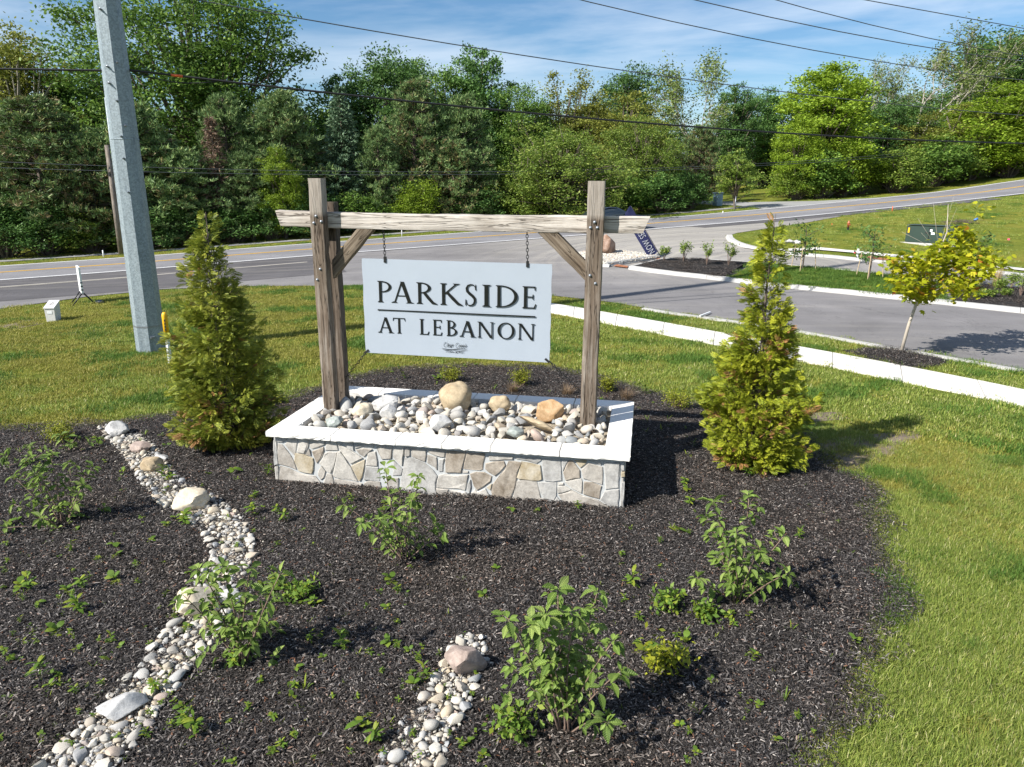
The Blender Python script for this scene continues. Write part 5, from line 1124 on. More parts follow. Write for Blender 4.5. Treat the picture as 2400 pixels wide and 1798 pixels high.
    for k, (px, py, w_) in enumerate([(1609, 572, 40), (1848, 571, 45), (1868, 571, 35), (1825, 569, 25)]):
        b = at(px if px > 1700 else 1812, py); r = w_/3.687*np.linalg.norm(b)/CAM_F*1.1
        tag(link('rock', rock_mesh('rock', 30+k, (r, r*.7, r*.6), 3, 'boulder_grey', .6), None, (b[0], b[1], b[2]+r*.2)), 'grey rock lying on the grass behind the far kerb, '+('farthest left', 'largest of the row', 'right end of the row', 'between two larger rocks')[k], 'rock')
    b = at(1648, 739); tag(link('survey_lath', MB().box(-.38, .38, -.02, .02, 0, .03, bev=.004).mesh('survey_lath', 'white_plastic'), None, (*atd(1523, 684)[:2], float(atd(1523, 684)[2])+.06), RAD(55)), 'small white wooden lath lying on the near kerb', 'lath')
rng = np.random.default_rng(77)
build_furniture()
def build_car():
    x, y, s = on_line(1423, 1.15); e = thing('parked_car', 'dark navy car on the road, mostly hidden behind the right end of the beam', 'car', (x, y, float(T(x, y))+.04), math.atan2(RD[1], RD[0])); e.rotation_euler = (0, -math.atan(.065), math.atan2(RD[1], RD[0])); e.scale = (.9, .9, .86)
    def loft(secs, mat, name, sub=False):
        n = len(secs[0][1]); V = [(xx, yy, zz) for xx, pr in secs for yy, zz in pr]; F = [(i*n+k, i*n+(k+1) % n, (i+1)*n+(k+1) % n, (i+1)*n+k) for i in range(len(secs)-1) for k in range(n)]+[tuple(range(n))[::-1], tuple((len(secs)-1)*n+k for k in range(n))]
        me = mesh(name, V, F, mat); smooth_angle(me, 50); return link(name, me, e)
    def sec(w, zb, zt, tumb=.05): return [(-w, zb), (w, zb), (w+.02, (zb+zt)/2), (w-tumb, zt-.04), (w-tumb-.06, zt), (-w+tumb+.06, zt), (-w+tumb, zt-.04), (-w-.02, (zb+zt)/2)]
    loft([(-2.3, sec(.72, .35, .80)), (-2.2, sec(.82, .25, .95)), (-1.6, sec(.88, .2, .98)), (-.6, sec(.9, .2, .96)), (.6, sec(.9, .2, .95)), (1.5, sec(.88, .2, .9)), (2.1, sec(.82, .25, .80)), (2.3, sec(.7, .35, .68))], 'car_paint', 'body')
    loft([(-1.75, sec(.74, .9, .97, .04)), (-1.1, sec(.76, .9, 1.38, .16)), (-.3, sec(.76, .9, 1.46, .18)), (.3, sec(.76, .9, 1.43, .17)), (1.15, sec(.76, .88, .94, .04))], 'glass', 'windows')
    loft([(-1.0, sec(.60, 1.39, 1.415, .02)), (-.3, sec(.60, 1.44, 1.475, .02)), (.25, sec(.58, 1.41, 1.445, .02))], 'car_paint', 'roof')
    for xx in (-1.35, 1.4):
        for yy in (-.86, .86):
            w = link('wheel', MB().lathe([(.2, -.1), (.31, -.1), (.33, -.07), (.33, .07), (.31, .1), (.2, .1)], 18).xform(lambda v: (v[0], v[2], v[1])).mesh('wheel', 'rubber', False), e, (xx, yy, .33)); link('rim', MB().lathe([(.21, -.102), (.21, .102), (.05, .09), (.001, .1)], 10).xform(lambda v: (v[0], v[2], v[1])).mesh('rim', 'chrome'), w)
    for yy in (-.6, .6):
        link('headlight', MB().box(2.14, 2.27, yy-.14, yy+.14, .62, .72, bev=.02).mesh('headlight', 'lamp'), e); link('tail_light', MB().box(-2.31, -2.2, yy-.14, yy+.14, .72, .84, bev=.02).mesh('tail_light', 'lamp_red'), e)
    for yy in (-.98, .98): link('mirror', MB().box(.72, .86, yy-.09, yy+.09, .95, 1.06, bev=.02).mesh('mirror', 'car_paint'), e)
build_car()
# ------------------------------------------------------------------ trees
def quads(C, A, B):
    """leaf lozenges at C with half axes A and B"""
    V = np.stack([C-A, C+B*.9-A*.1, C+A, C-B*.9-A*.1], 1).reshape(-1, 3); F = np.arange(len(C)*4).reshape(-1, 4); return V, F
def unit(rng, n):
    d = rng.normal(size=(n, 3)); return d/np.linalg.norm(d, axis=1)[:, None]
def leaves(rng, C, size, up=.12, asp=.55, var=.35):
    n = len(C); nr = unit(rng, n); nr[:, 2] = np.abs(nr[:, 2])+up; nr /= np.linalg.norm(nr, axis=1)[:, None]
    t = np.cross(nr, unit(rng, n)); t /= np.linalg.norm(t, axis=1)[:, None]+1e-9; b = np.cross(nr, t)
    s = size*rng.uniform(1-var, 1+var, n)[:, None]*.5; return quads(C, t*s, b*s*asp)
def crown_lumps(rng, n, rx, rz, cz, low=-.75, lobes=7, hollow=2.2):
    """centres of leaf clumps through a lumpy crown"""
    ld = unit(rng, lobes); la = rng.uniform(.06, .30, lobes); out = []
    while len(out) < n:
        d = unit(rng, 1)[0]
        if d[2] < low: continue
        k = .72+sum(a*max(0, d@q-.55)/.45 for a, q in zip(la, ld)); r = rng.random()**(1/hollow)
        out.append((d[0]*rx*k*r, d[1]*rx*k*r, cz+d[2]*rz*k*r))
    return np.array(out)
def limbs(mb, rng, targets, z0, z1, tr, every=3):
    for c in targets[::every]:
        zs = z0+(z1-z0)*rng.uniform(0, .8); zs = min(zs, c[2]-.3*abs(c[2]-zs)-.2); a = np.array([0, 0, max(.3, zs)]); m_ = a*.5+c*.5+np.array([0, 0, -.06*np.linalg.norm(c-a)])+rng.normal(0, .15, 3); mb.tube([a, m_, c], [tr*.42, tr*.25, tr*.07], 5)
KIT = {}
def kit(kind, H, W, crown, trunk, crown_mat, bark='bark'): KIT.setdefault(kind, []).append((H, W, crown, trunk))
def broadleaf(kind, seed, H, W, mat, n=150, per=110, size=.24, base=.22, clump=.55, bark='bark', lobes=8, every=3, twig=0, hollow=2.2, low=-.8, up=.12, lean=0):
    rng = np.random.default_rng(seed); cz = H*(base+(1-base)*.48); rz = H*(1-base)*.56
    c = crown_lumps(rng, n, W*.5, rz, cz, low, lobes, hollow); c[:, :2] *= (W*.5-clump*.5)/np.percentile(np.hypot(c[:, 0], c[:, 1]), 95); c[:, 2] *= H*.97/ c[:, 2].max()
    cr = rng.uniform(.65, 1.25, n)*clump; k = rng.integers(int(per*.6), int(per*1.4), n); who = np.repeat(np.arange(n), k)
    d = rng.normal(size=(len(who), 3)); d[:, 2] *= .62; P = c[who]+d*cr[who][:, None]*.62
    P = P[P[:, 2] > .05]; V, F = leaves(rng, P, size, up)
    mb = MB(); tr = H*.016+(.05 if H > 5 else .0); mb.tube([(0, 0, -.3), (rng.normal(0, .1), 0, H*.3), (rng.normal(0, .2), rng.normal(0, .2), H*.62), (0, 0, H*.86)], [tr*1.3, tr, tr*.55, tr*.12], 8)
    limbs(mb, rng, c, H*base*.6, H*.7, tr, every)
    for _ in range(twig):
        q = c[rng.integers(n)]; e = q+unit(rng, 1)[0]*np.array([.5, .5, .9])*clump*rng.uniform(1.2, 2.6)+np.array([0, 0, .3]); mb.tube([q*.72+np.array([0, 0, q[2]*.1]), q, e], [.035, .022, .008], 4)
    kit(kind, H, W, mesh('crown', V, F, mat), mb.mesh('trunk', bark), mat)
def pine(kind, seed, H, W, mats, n=85, brown=.0, tuft=16, spread=1.):
    rng = np.random.default_rng(seed); mb = MB(); mb.tube([(0, 0, -.3), (0, 0, H*.6), (0, 0, H*.98)], [H*.016+.05, H*.011+.02, .02], 8); C, D, I = [], [], []
    for i in range(n):
        z = H*(.06+.9*(i/n)**.9)*rng.uniform(.97, 1.03); k = z/H; L_ = W*.5*min(1, 1.25*(1-k)**.62+.06)*rng.uniform(.72, 1.12); a = i*2.4+rng.normal(0, .3); up = rng.uniform(.05, .5)
        tip = np.array([math.cos(a)*L_, math.sin(a)*L_, z+L_*up*.55]); st = np.array([0, 0, z]); mb.tube([st, st*.5+tip*.5-np.array([0, 0, .05*L_]), tip], [.05, .035, .012], 4)
        for t in rng.uniform(.28, 1.04, int(tuft*(.5+.6*L_/(W*.5)))):
            p = st+(tip-st)*t+rng.normal(0, .17*spread, 3)*np.array([1.3, 1.3, .7]); C.append(p); dd = (tip-st)/L_*.6+np.array([0, 0, .8])+rng.normal(0, .3, 3); D.append(dd/np.linalg.norm(dd)); I.append(1 if (rng.random() < brown*(1.6-1.1*t)*(1.4-k)) else 0)
    C, D, I = np.array(C), np.array(D), np.array(I); k = 9; who = np.repeat(np.arange(len(C)), k); d = D[who]*.75+rng.normal(0, .5, (len(who), 3)); d /= np.linalg.norm(d, axis=1)[:, None]
    s = rng.uniform(.2, .4, len(who))[:, None]; b = np.cross(d, unit(rng, len(who))); b /= np.linalg.norm(b, axis=1)[:, None]; V, F = quads(C[who]+d*s*.5, d*s*.5, b*.034)
    kit(kind, H, W, mesh('crown', V, F, mats, I[who]), mb.mesh('trunk', 'bark'), mats)
def spruce(kind, seed, H, W, mat, n=130, dens=26, thin=.030):
    rng = np.random.default_rng(seed); mb = MB(); mb.tube([(0, 0, -.3), (0, 0, H*.6), (0, 0, H*.99)], [H*.014+.05, H*.008+.03, .015], 8); C, D = [], []
    for i in range(n):
        k = (i/n); z = H*(.04+.94*k); L_ = W*.5*((1-k)**.85+.04)*rng.uniform(.75, 1.1); a = i*2.4+rng.normal(0, .25); droop = .18*(1-k)-.25*k
        for t in np.linspace(.2, 1, max(3, int(dens*L_/(W*.5)))):
            p = np.array([math.cos(a)*L_*t, math.sin(a)*L_*t, z-droop*L_*t+.16*L_*t*t]); w = .16*(1-t*.6)*W*.5
            for sgn in (-1, 1, 0):
                q = p+np.array([-math.sin(a), math.cos(a), 0])*sgn*w*rng.uniform(.3, 1)+rng.normal(0, .05, 3); C.append(q); dd = np.array([math.cos(a+sgn*.7), math.sin(a+sgn*.7), rng.normal(-.12, .25)]); D.append(dd)
        mb.tube([(0, 0, z), (math.cos(a)*L_, math.sin(a)*L_, z-droop*L_+.16*L_)], [.03, .008], 4)
    C, D = np.array(C), np.array(D); kk = 3; who = np.repeat(np.arange(len(C)), kk); d = D[who]+rng.normal(0, .33, (len(who), 3)); d /= np.linalg.norm(d, axis=1)[:, None]; s = rng.uniform(.2, .42, len(who))[:, None]; b = np.cross(d, unit(rng, len(who))); b /= np.linalg.norm(b, axis=1)[:, None]
    V, F = quads(C[who]+d*s*.3, d*s*.5, b*thin*1.7); kit(kind, H, W, mesh('crown', V, F, mat), mb.mesh('trunk', 'bark'), mat)
def sparse(kind, seed, H, W, mat, bark='bark_pale', nl=2600, size=.2):
    rng = np.random.default_rng(seed); mb = MB(); tips = []
    def grow(p, d, L_, r, lev):
        q = p+d*L_; m_ = (p+q)/2+rng.normal(0, .04*L_, 3); mb.tube([p, m_, q], [r, r*.82, r*.6], 6 if lev < 2 else 4, cap=False)
        if lev >= 2: tips.extend([m_, q])
        if lev >= 5: return
        for _ in range(rng.integers(2, 4)):
            e = d+rng.normal(0, .42, 3)+np.array([0, 0, .16]); e /= np.linalg.norm(e); grow(q, e, L_*rng.uniform(.62, .86), r*.58, lev+1)
        if lev >= 1: e = d*.5+rng.normal(0, .7, 3); e /= np.linalg.norm(e); grow(m_, e, L_*.6, r*.4, min(5, lev+2))
    grow(np.array([0, 0, -.2]), np.array([.04, 0, 1.]), H*.26, H*.013+.03, 0); t = np.array(tips); kz = H*.98/t[:, 2].max(); kr = W*.5/np.percentile(np.hypot(t[:, 0], t[:, 1]), 97)
    f = np.array([kr, kr, kz]); mb.V = [tuple(np.array(v)*f) for v in mb.V]; t = t*f; who = rng.integers(0, len(t), nl); V, F = leaves(rng, t[who]+rng.normal(0, .28, (nl, 3)), size)
    kit(kind, H, W, mesh('crown', V, F, mat), mb.mesh('trunk', bark), mat)
def bush(kind, seed, H, W, mat, n=60, per=95, size=.15, clump=.42):
    rng = np.random.default_rng(seed); c = crown_lumps(rng, n, W*.5, H*.62, H*.38, -.5, 7, 2.4); c[:, 2] = np.clip(c[:, 2], .1, None); c[:, 2] *= H*.95/c[:, 2].max(); k = rng.integers(int(per*.6), int(per*1.4), n); who = np.repeat(np.arange(n), k); cr = rng.uniform(.6, 1.2, n)*clump
    P = c[who]+rng.normal(size=(len(who), 3))*cr[who][:, None]*np.array([.62, .62, .45]); P = P[P[:, 2] > .02]; V, F = leaves(rng, P, size, .45); mb = MB()
    for q in c[::2]: mb.tube([(q[0]*.12, q[1]*.12, -.1), (q[0]*.5, q[1]*.5, q[2]*.55), q], [.05, .03, .008], 4)
    kit(kind, H, W, mesh('crown', V, F, mat), mb.mesh('trunk', 'bark'), mat)
broadleaf('maple', 1, 17, 13, 'f_maple', 460, 130, .225, .06, .85, lobes=12, hollow=2.6); broadleaf('maple', 2, 13, 8, 'f_maple', 240, 135, .215, .1, .66)
broadleaf('olive', 3, 14, 8, 'f_olive', 200, 125, .205, .12, .62, 'bark_pale', every=2, twig=20); broadleaf('olive', 4, 12, 7, 'f_olive', 200, 120, .20, .1, .58, every=2, twig=30)
broadleaf('lime', 5, 12, 7, 'f_lime', 230, 135, .22, .05, .60, lobes=9); broadleaf('lime', 6, 14, 9, 'f_lime', 270, 135, .235, .03, .68, lobes=10)
broadleaf('dark', 7, 13, 8, 'f_dark', 240, 130, .22, .06, .64); broadleaf('dark', 8, 12, 6, 'f_dark', 200, 125, .21, .08, .54)
broadleaf('bushy', 9, 7, 8, 'f_bush', 250, 130, .145, .0, .52, every=2, twig=40, low=-1); broadleaf('bushy', 10, 9, 7, 'f_bush', 240, 120, .15, .02, .52, every=2, twig=30, low=-1)
broadleaf('young', 11, 4, 2.6, 'f_bush', 90, 100, .12, .16, .26, every=2)
pine('pine', 12, 9, 6.5, ['f_pine', 'f_pine_brown'], 125, .06, 26); pine('pine', 13, 8, 5.5, ['f_pine', 'f_pine_brown'], 115, .16, 26)
pine('brown_pine', 14, 9.5, 6.5, ['f_pine', 'f_pine_brown'], 125, .5, 25); pine('brown_pine', 15, 8, 7, ['f_pine', 'f_pine_brown'], 115, .62, 25)
spruce('spruce', 16, 10, 5, 'f_spruce', 170, 26); spruce('dead', 17, 5, 2.6, 'f_dead', 90, 7, .016)
sparse('sparse', 18, 13, 7.5, 'f_sparse', nl=5200); sparse('sparse', 19, 15, 9, 'f_sparse', nl=4800, size=.22); sparse('bare', 20, 13, 8, 'f_sparse', nl=2200)
bush('shrub', 21, 3, 3.6, 'f_bush', 80, 110); bush('shrub', 22, 3, 3.4, 'f_maple', 80, 110); bush('dark_shrub', 23, 3, 4, 'f_dark', 80, 110); bush('lime_shrub', 24, 3, 3.4, 'f_lime', 75, 100, .13)
rng = np.random.default_rng(31); NVAR = {}
def place_tree(kind, name, x, off, top, width, label, group=None, var=None, base_dz=0., cat='tree'):
    """x, top and width in 2212 px picture units; off = metres beyond the road's near white line"""
    X, Y, s = on_line(x*DS, off); z = float(T(X, Y))+base_dz; D = math.hypot(X, Y); zt = height_at(X, Y, x*DS, top*DS); w = width*DS/CAM_F*D*.985
    vs = KIT[kind]; i = NVAR.get(kind, 0) if var is None else var; NVAR[kind] = i+1; H, W, cme, tme = vs[i % len(vs)]
    e = thing(name, label, cat, (X, Y, z), rng.uniform(0, 6.28), group, (w/W, w/W, (zt-z)/H)); link('crown', cme, e); link('trunk', tme, e); return e
TREES = [
 # back row of tall trees
 ('olive', 'deciduous_tree', 105, 27, 55, 235, 'tall open yellow green tree at the far left, left of the steel pole', 0), ('maple', 'maple_tree', 480, 24, -95, 470, 'huge dark green maple towering over the pines right of the steel pole', 0),
 ('lime', 'deciduous_tree', 15, 20, 200, 150, 'bright yellow green tree cut by the left edge of the frame', 0), ('dark', 'deciduous_tree', 215, 30, 135, 190, 'dark tree standing directly behind the steel pole', 0),
 ('dark', 'deciduous_tree', 770, 26, 150, 150, 'dark tree to the right of the huge maple, behind the blue green spruce', 1), ('dark', 'deciduous_tree', 865, 24, 100, 215, 'tall dark green tree with an upright top left of the sky gap at centre', 0),
 ('dark', 'deciduous_tree', 1035, 25, 95, 160, 'dark pointed tree in the middle of the treeline, tallest at centre', 1), ('maple', 'deciduous_tree', 960, 27, 128, 190, 'mid green rounded tree between the two dark tall ones at centre', 1),
 ('maple', 'deciduous_tree', 1120, 23, 170, 170, 'mid green tree sloping down from the dark pointed one', 1), ('olive', 'deciduous_tree', 1225, 24, 152, 190, 'olive green rounded tree at centre behind the bushy one', 1),
 ('dark', 'deciduous_tree', 1345, 27, 135, 165, 'dark crown rising behind the olive trees left of the airy tree', 0), ('olive', 'deciduous_tree', 1330, 20, 190, 200, 'olive tree with fine twigs in front of the dark crown at centre right', 1),
 ('sparse', 'deciduous_tree', 1480, 19, 108, 215, 'tall airy tree with thin pale branches against the sky', 0), ('dark', 'deciduous_tree', 1620, 34, 190, 150, 'dark distant tree in the dip of the treeline', 0), ('dark', 'deciduous_tree', 1555, 30, 180, 110, 'dark tree just right of the airy one', 1),
 ('lime', 'maple_tree', 1745, 14, 138, 215, 'bright yellow green maple with a pointed top on the right of the dip', 0), ('bare', 'bare_tree', 1930, 19, 90, 240, 'almost leafless tree with pale branches on the right', 0), ('sparse', 'deciduous_tree', 1840, 22, 115, 150, 'thinly leaved tree between the bright maple and the leafless tree', 1),
 ('sparse', 'deciduous_tree', 1985, 24, 62, 230, 'tall thin crowned tree, highest on the right', 1), ('dark', 'deciduous_tree', 2085, 27, 68, 200, 'dark green tall tree near the right edge, above the bright ones', 0), ('lime', 'maple_tree', 2105, 13, 175, 250, 'broad bright green maple left of the right edge', 1), ('lime', 'maple_tree', 2235, 14, 140, 230, 'bright green maple cut by the right edge of the frame', 0),
 ('olive', 'deciduous_tree', 1985, 14, 230, 170, 'olive green tree below the highest thin crown on the right', 1), ('dark', 'deciduous_tree', 1880, 17, 215, 150, 'dark low tree under the leafless tree on the right', 0),
 # front row
 ('brown_pine', 'pine_tree', 130, 13.5, 215, 260, 'browning pine at the far left, spreading to both sides', 0), ('pine', 'pine_tree', 55, 15, 300, 160, 'dark green pine low at the left edge', 0), ('pine', 'pine_tree', 335, 13.5, 225, 190, 'green pine just right of the steel pole', 1),
 ('brown_pine', 'pine_tree', 235, 13, 290, 170, 'brownish pine behind the wooden pole', 1), ('pine', 'white_pine', 520, 15, 205, 165, 'pale green pine below the huge maple, left of a pair', 0), ('pine', 'white_pine', 635, 14.5, 195, 200, 'pale green fluffy pine below the huge maple, right of a pair', 1),
 ('dead', 'dead_spruce', 492, 13, 250, 90, 'red brown dead spruce among the green pines', 0), ('pine', 'pine_tree', 425, 12.8, 320, 170, 'green pine in front, left of the dead spruce', 1), ('pine', 'pine_tree', 560, 12.6, 330, 150, 'dull green low pine, right of the dead spruce', 0),
 ('spruce', 'spruce_tree', 757, 14, 180, 140, 'blue green spruce with a pointed top at centre left', 0), ('lime', 'deciduous_tree', 628, 12, 318, 110, 'small bright green tree at the wood edge left of the sign', 1), ('brown_pine', 'pine_tree', 905, 14.5, 175, 180, 'brown needled pine behind the crossbeam, left of two', 0), ('pine', 'pine_tree', 1005, 14.5, 205, 165, 'dark pine with upright tufts behind the crossbeam', 0),
 ('brown_pine', 'pine_tree', 985, 12.8, 300, 170, 'low browning pine behind the crossbeam, right of the bright shrub', 1), ('bushy', 'bushy_tree', 1200, 11.5, 262, 330, 'broad bushy light green tree behind the right half of the crossbeam', 0), ('bushy', 'bushy_tree', 1375, 14, 250, 190, 'bushy green tree just behind the right post', 1), ('brown_pine', 'pine_tree', 1490, 16, 270, 120, 'brown pine low behind the airy tree', 1), 
 ('young', 'street_tree', 1572, 9.3, 322, 98, 'small neat green tree standing alone beside the driveway', 0), ('lime', 'deciduous_tree', 1690, 13, 250, 120, 'bright green tree right beside the driveway gap', 1),
 ('pine', 'pine_tree', 830, 13, 270, 120, 'dark green pine between the spruce and the brown pine', 0)]
for kind, name, x, off, top, w, lab, var in TREES: place_tree(kind, name, x, off, top, w, lab, None, var)
ORD = 'first second third fourth fifth sixth seventh eighth ninth tenth eleventh twelfth'.split()
for k, (x, off, top, w, kind) in enumerate([(30, 12.3, 420, 150, 'dark_shrub'), (120, 12.0, 440, 150, 'dark_shrub'), (215, 12.2, 455, 150, 'shrub'), (330, 12.0, 450, 150, 'dark_shrub'), (420, 12.2, 440, 150, 'dark_shrub'), (520, 12.4, 445, 160, 'dark_shrub'), (600, 12.0, 430, 130, 'dark_shrub'), (700, 12.2, 420, 150, 'dark_shrub'), (790, 12.0, 415, 140, 'shrub'), (1030, 12.2, 405, 150, 'dark_shrub'), (1120, 12.3, 400, 140, 'shrub'), (1330, 11.8, 385, 160, 'shrub'), (1420, 12.0, 375, 150, 'dark_shrub'), (1475, 12.5, 370, 100, 'dark_shrub'),
        (1695, 11, 350, 90, 'shrub'), (1745, 10.2, 335, 150, 'shrub'), (1830, 10.0, 325, 150, 'lime_shrub'), (1900, 10.0, 330, 140, 'shrub'), (1980, 10.0, 318, 150, 'shrub'), (2050, 10.0, 300, 150, 'dark_shrub'), (2130, 10.0, 290, 160, 'shrub'), (2210, 10.2, 270, 160, 'shrub'), (1790, 12, 310, 160, 'shrub'), (2000, 12.5, 290, 180, 'dark_shrub'), (2160, 12.5, 260, 180, 'dark_shrub'), (1880, 12.5, 300, 170, 'dark_shrub')]):
    if k > 13: top += rng.uniform(-38, 26); w *= rng.uniform(.7, 1.25); off += rng.uniform(-.4, 2.2); kind = ('shrub', 'lime_shrub', 'dark_shrub', 'shrub')[rng.integers(4)] if rng.random() < .6 else kind
    place_tree(kind, 'roadside_shrub', x, off, top, w, ORD[k if k < 9 else (k-9 if k < 14 else k-14)]+(' leafy shrub from the left in the treeline left of the sign' if k < 9 else (' leafy shrub from the left in the treeline behind the sign' if k < 14 else ' leafy shrub counted uphill along the far side of the hill road')), ('shrubs left of the sign', 'shrubs behind the sign', 'shrubs along the hill road')[(k > 8)+(k > 13)], None, 0, 'shrub')
place_tree('lime_shrub', 'roadside_shrub', 905, 11.4, 392, 112, 'bright yellow green rounded shrub in front of the brown pines', None, 0, 0, 'shrub')
for k in range(26):
    x = -60+2350*(k+.5)/26+rng.uniform(-30, 30); place_tree('dark' if k % 3 else 'maple', 'woodland_tree', x, rng.uniform(33, 46), (235 if x < 1500 else (260 if x < 1700 else 190))+rng.uniform(-10, 40), 170, 'dark leafy tree deep in the wood behind the front trees', 'trees deep in the wood')
# ------------------------------------------------------------------ garden plants
def spray_template(kind=0):
    """a flat fan of scale-leaf twigs: lozenges in the (u, v) plane"""
    L_ = []
    def loz(p, d, l, w): d = np.array(d)/np.linalg.norm(d); p = np.array(p); b = np.array([-d[1], d[0]]); L_.append([p, p+d*l*.55+b*w, p+d*l, p+d*l*.55-b*w])
    loz((0, 0), (1, 0.03), 1.0, .022)
    for t, l in ((.10, .36), (.24, .46), (.40, .44), (.56, .36), (.72, .26)):
        for s in (1, -1):
            x = t+(.07 if s < 0 else 0); loz((x, 0), (.84, s*.54), l, .034)
            if l > .3: loz((x+.84*l*.4, s*.54*l*.4), (.98, s*.12), l*.55, .03)
            if l > .4: loz((x+.84*l*.3, s*.54*l*.3), (.45, s*.9), l*.4, .028)
    return np.array(L_)
SPRAY = spray_template()
def add_sprays(rng, P, D, size, flat=None):
    n = len(P); D = D/np.linalg.norm(D, axis=1)[:, None]; r = unit(rng, n) if flat is None else flat
    v = np.cross(D, r); v /= np.linalg.norm(v, axis=1)[:, None]+1e-9; nn = np.cross(D, v); q = SPRAY.reshape(-1, 2); k = len(q); s = size[:, None, None]
    u_ = q[None, :, 0:1]; w_ = q[None, :, 1:2]; droop = -.16*(u_**2)
    V = P[:, None, :]+s*(u_*D[:, None, :]+w_*v[:, None, :]+(.22*np.abs(w_))*nn[:, None, :]); V[:, :, 2:3] += s*droop
    return V.reshape(-1, 3), np.arange(n*k).reshape(-1, 4)
def thuja(base, prof, seed, mat, label, rot=0., brown=.05, nb=210):
    """branches rise from the trunk in arcs and carry flat sprays along their outer part"""
    rng = np.random.default_rng(seed); H = prof[-1][0]; zs, rs = np.array(prof).T; e = thing('arborvitae', label, 'evergreen', base, rot); mb = MB()
    mb.tube([(0, 0, -.1), (.015, 0, H*.35), (-.01, .015, H*.7), (.01, 0, H*.99)], [.045, .032, .014, .003], 7)
    P, D, Fl, Sz, Br = [], [], [], [], []; q = np.linspace(.03, .985, 500)*H; w = np.interp(q, zs, rs)+.05; w /= w.sum()
    for i in range(nb):
        zt = rng.choice(q, p=w); R = np.interp(zt, zs, rs)*rng.choice([1., 1., .92, .8,   .6, 1.24], p=[.26, .16, .18, .16, .1, .14]); az = i*2.39996+rng.normal(0, .2); rise = rng.uniform(.35, .95)*R+.03; z0 = max(.02, zt-rise); a = np.array([math.cos(az), math.sin(az), 0]); s = np.array([0, 0, z0]); tip = a*R+np.array([0, 0, zt]); mid = a*R*.62+np.array([0, 0, z0+(zt-z0)*.34])
        pts = [(1-t)**2*s+2*t*(1-t)*mid+t*t*tip for t in np.linspace(0, 1, 6)]; mb.tube(pts, np.linspace(.008, .002, 6), 4); tang = np.array([-math.sin(az), math.cos(az), 0]); dead = rng.random() < brown*(2.2-1.9*zt/H)
        ns = int(7+62*min(1, R/.40)); u = rng.uniform(.25 if R > .15 else .1, 1.03, ns)
        for t in u:
            p = (1-t)**2*s+2*t*(1-t)*mid+t*t*tip; d = 2*(1-t)*(mid-s)+2*t*(tip-mid); d /= np.linalg.norm(d)+1e-9; lat = rng.normal(0, 1); p = p+tang*lat*(.035+.10*min(R, .5)*t)+np.array([0, 0, rng.normal(0, .03)])
            P.append(p); D.append(d*.55+a*.35+tang*np.sign(lat)*abs(rng.normal(.6, .35))+np.array([0, 0, rng.normal(.0, .4)])); Fl.append(np.cross(d, tang)*.5+a*rng.uniform(.2, 1.1)+rng.normal(0, .35, 3)); Sz.append(rng.uniform(.055, .13)*(1.25 if t > .85 else 1)*(1.25 if R < .14 else 1)); Br.append(1 if (dead and t > .5 and rng.random() < .5) or rng.random() < .012 else 0)
    P, D, Fl, Sz, Br = map(np.array, (P, D, Fl, Sz, Br)); P[:, 2] = np.clip(P[:, 2], .03, None); V, F = add_sprays(rng, P, D, Sz, Fl)
    link('foliage', mesh('foliage', V, F, [mat, 'f_brown'], np.repeat(Br, len(SPRAY))), e); link('trunk', mb.mesh('trunk', 'bark', True), e); return e
BL = atd(495, 965); BR = atd(1622, 1003)
HL = height_at(BL[0], BL[1], 450*DS, 452*DS); HR = height_at(BR[0], BR[1], 1640*DS, 455*DS)
kl = DS/CAM_F*np.linalg.norm(BL-[0, 0, 2]); kr = DS/CAM_F*np.linalg.norm(BR-[0, 0, 2])
def prof(base, px, rows, k):
    out = []
    for y, w in rows: out.append((max(0, height_at(base[0], base[1], px*DS, y*DS)-base[2]), max(.015, w/2*k*.90-.05)))
    return out
PL_ = prof(BL, 480, [(968, 120), (940, 205), (870, 222), (800, 205), (730, 185), (680, 140), (640, 104), (600, 104), (570, 96), (540, 80), (515, 42), (490, 36), (470, 18), (452, 4)], kl)
PR_ = prof(BR, 1625, [(1005, 130), (965, 205), (920, 235), (860, 228), (800, 185), (745, 140), (700, 122), (660, 104), (620, 92), (580, 62), (545, 66), (515, 44), (490, 22), (470, 16), (455, 4)], kr)
PL_ = sorted(PL_); PR_ = sorted(PR_); PL_[0] = (0.02, PL_[0][1]); PR_[0] = (0.02, PR_[0][1])
thuja(BL, PL_, 3, 'f_thuja_dark', 'dark pointed arborvitae with browned tips to the left of the planter', 0, .085, 270)
thuja(BR, PR_, 8, 'f_thuja', 'bright yellow green pointed arborvitae to the right of the planter', .6, .09, 280)

def leaf_mesh(seed, fold=.25, curl=.5):
    rng = np.random.default_rng(seed); V = []; F = []
    st = [(0, .02), (.12, .22), (.32, .40), (.55, .42), (.78, .26), (.93, .09), (1.0, .004)]
    for i, (t, w) in enumerate(st):
        z = -curl*t*t*.5; 
        for s in (-1, -.5, 0, .5, 1): V.append((t, s*w*.60, z+abs(s)*w*fold+(.02*math.sin(i*2.4) if abs(s) == 1 else 0)))
    for i in range(len(st)-1):
        for j in range(4): F.append((i*5+j, (i+1)*5+j, (i+1)*5+j+1, i*5+j+1))
    V += [(-.22, 0, 0), (-.22, .012, 0), (0, .012, 0), (0, -.012, 0)]; k = len(V)-4; F.append((k, k+3, k+2, k+1))
    return V, F
VIB_MATS = []
for k, c in enumerate([(.115, .18, .036), (.145, .215, .046), (.20, .265, .07), (.08, .13, .028)]): VIB_MATS.append(leaf_mat('f_vib_%d' % k, [(0, c), (1, c)], .32, .5))
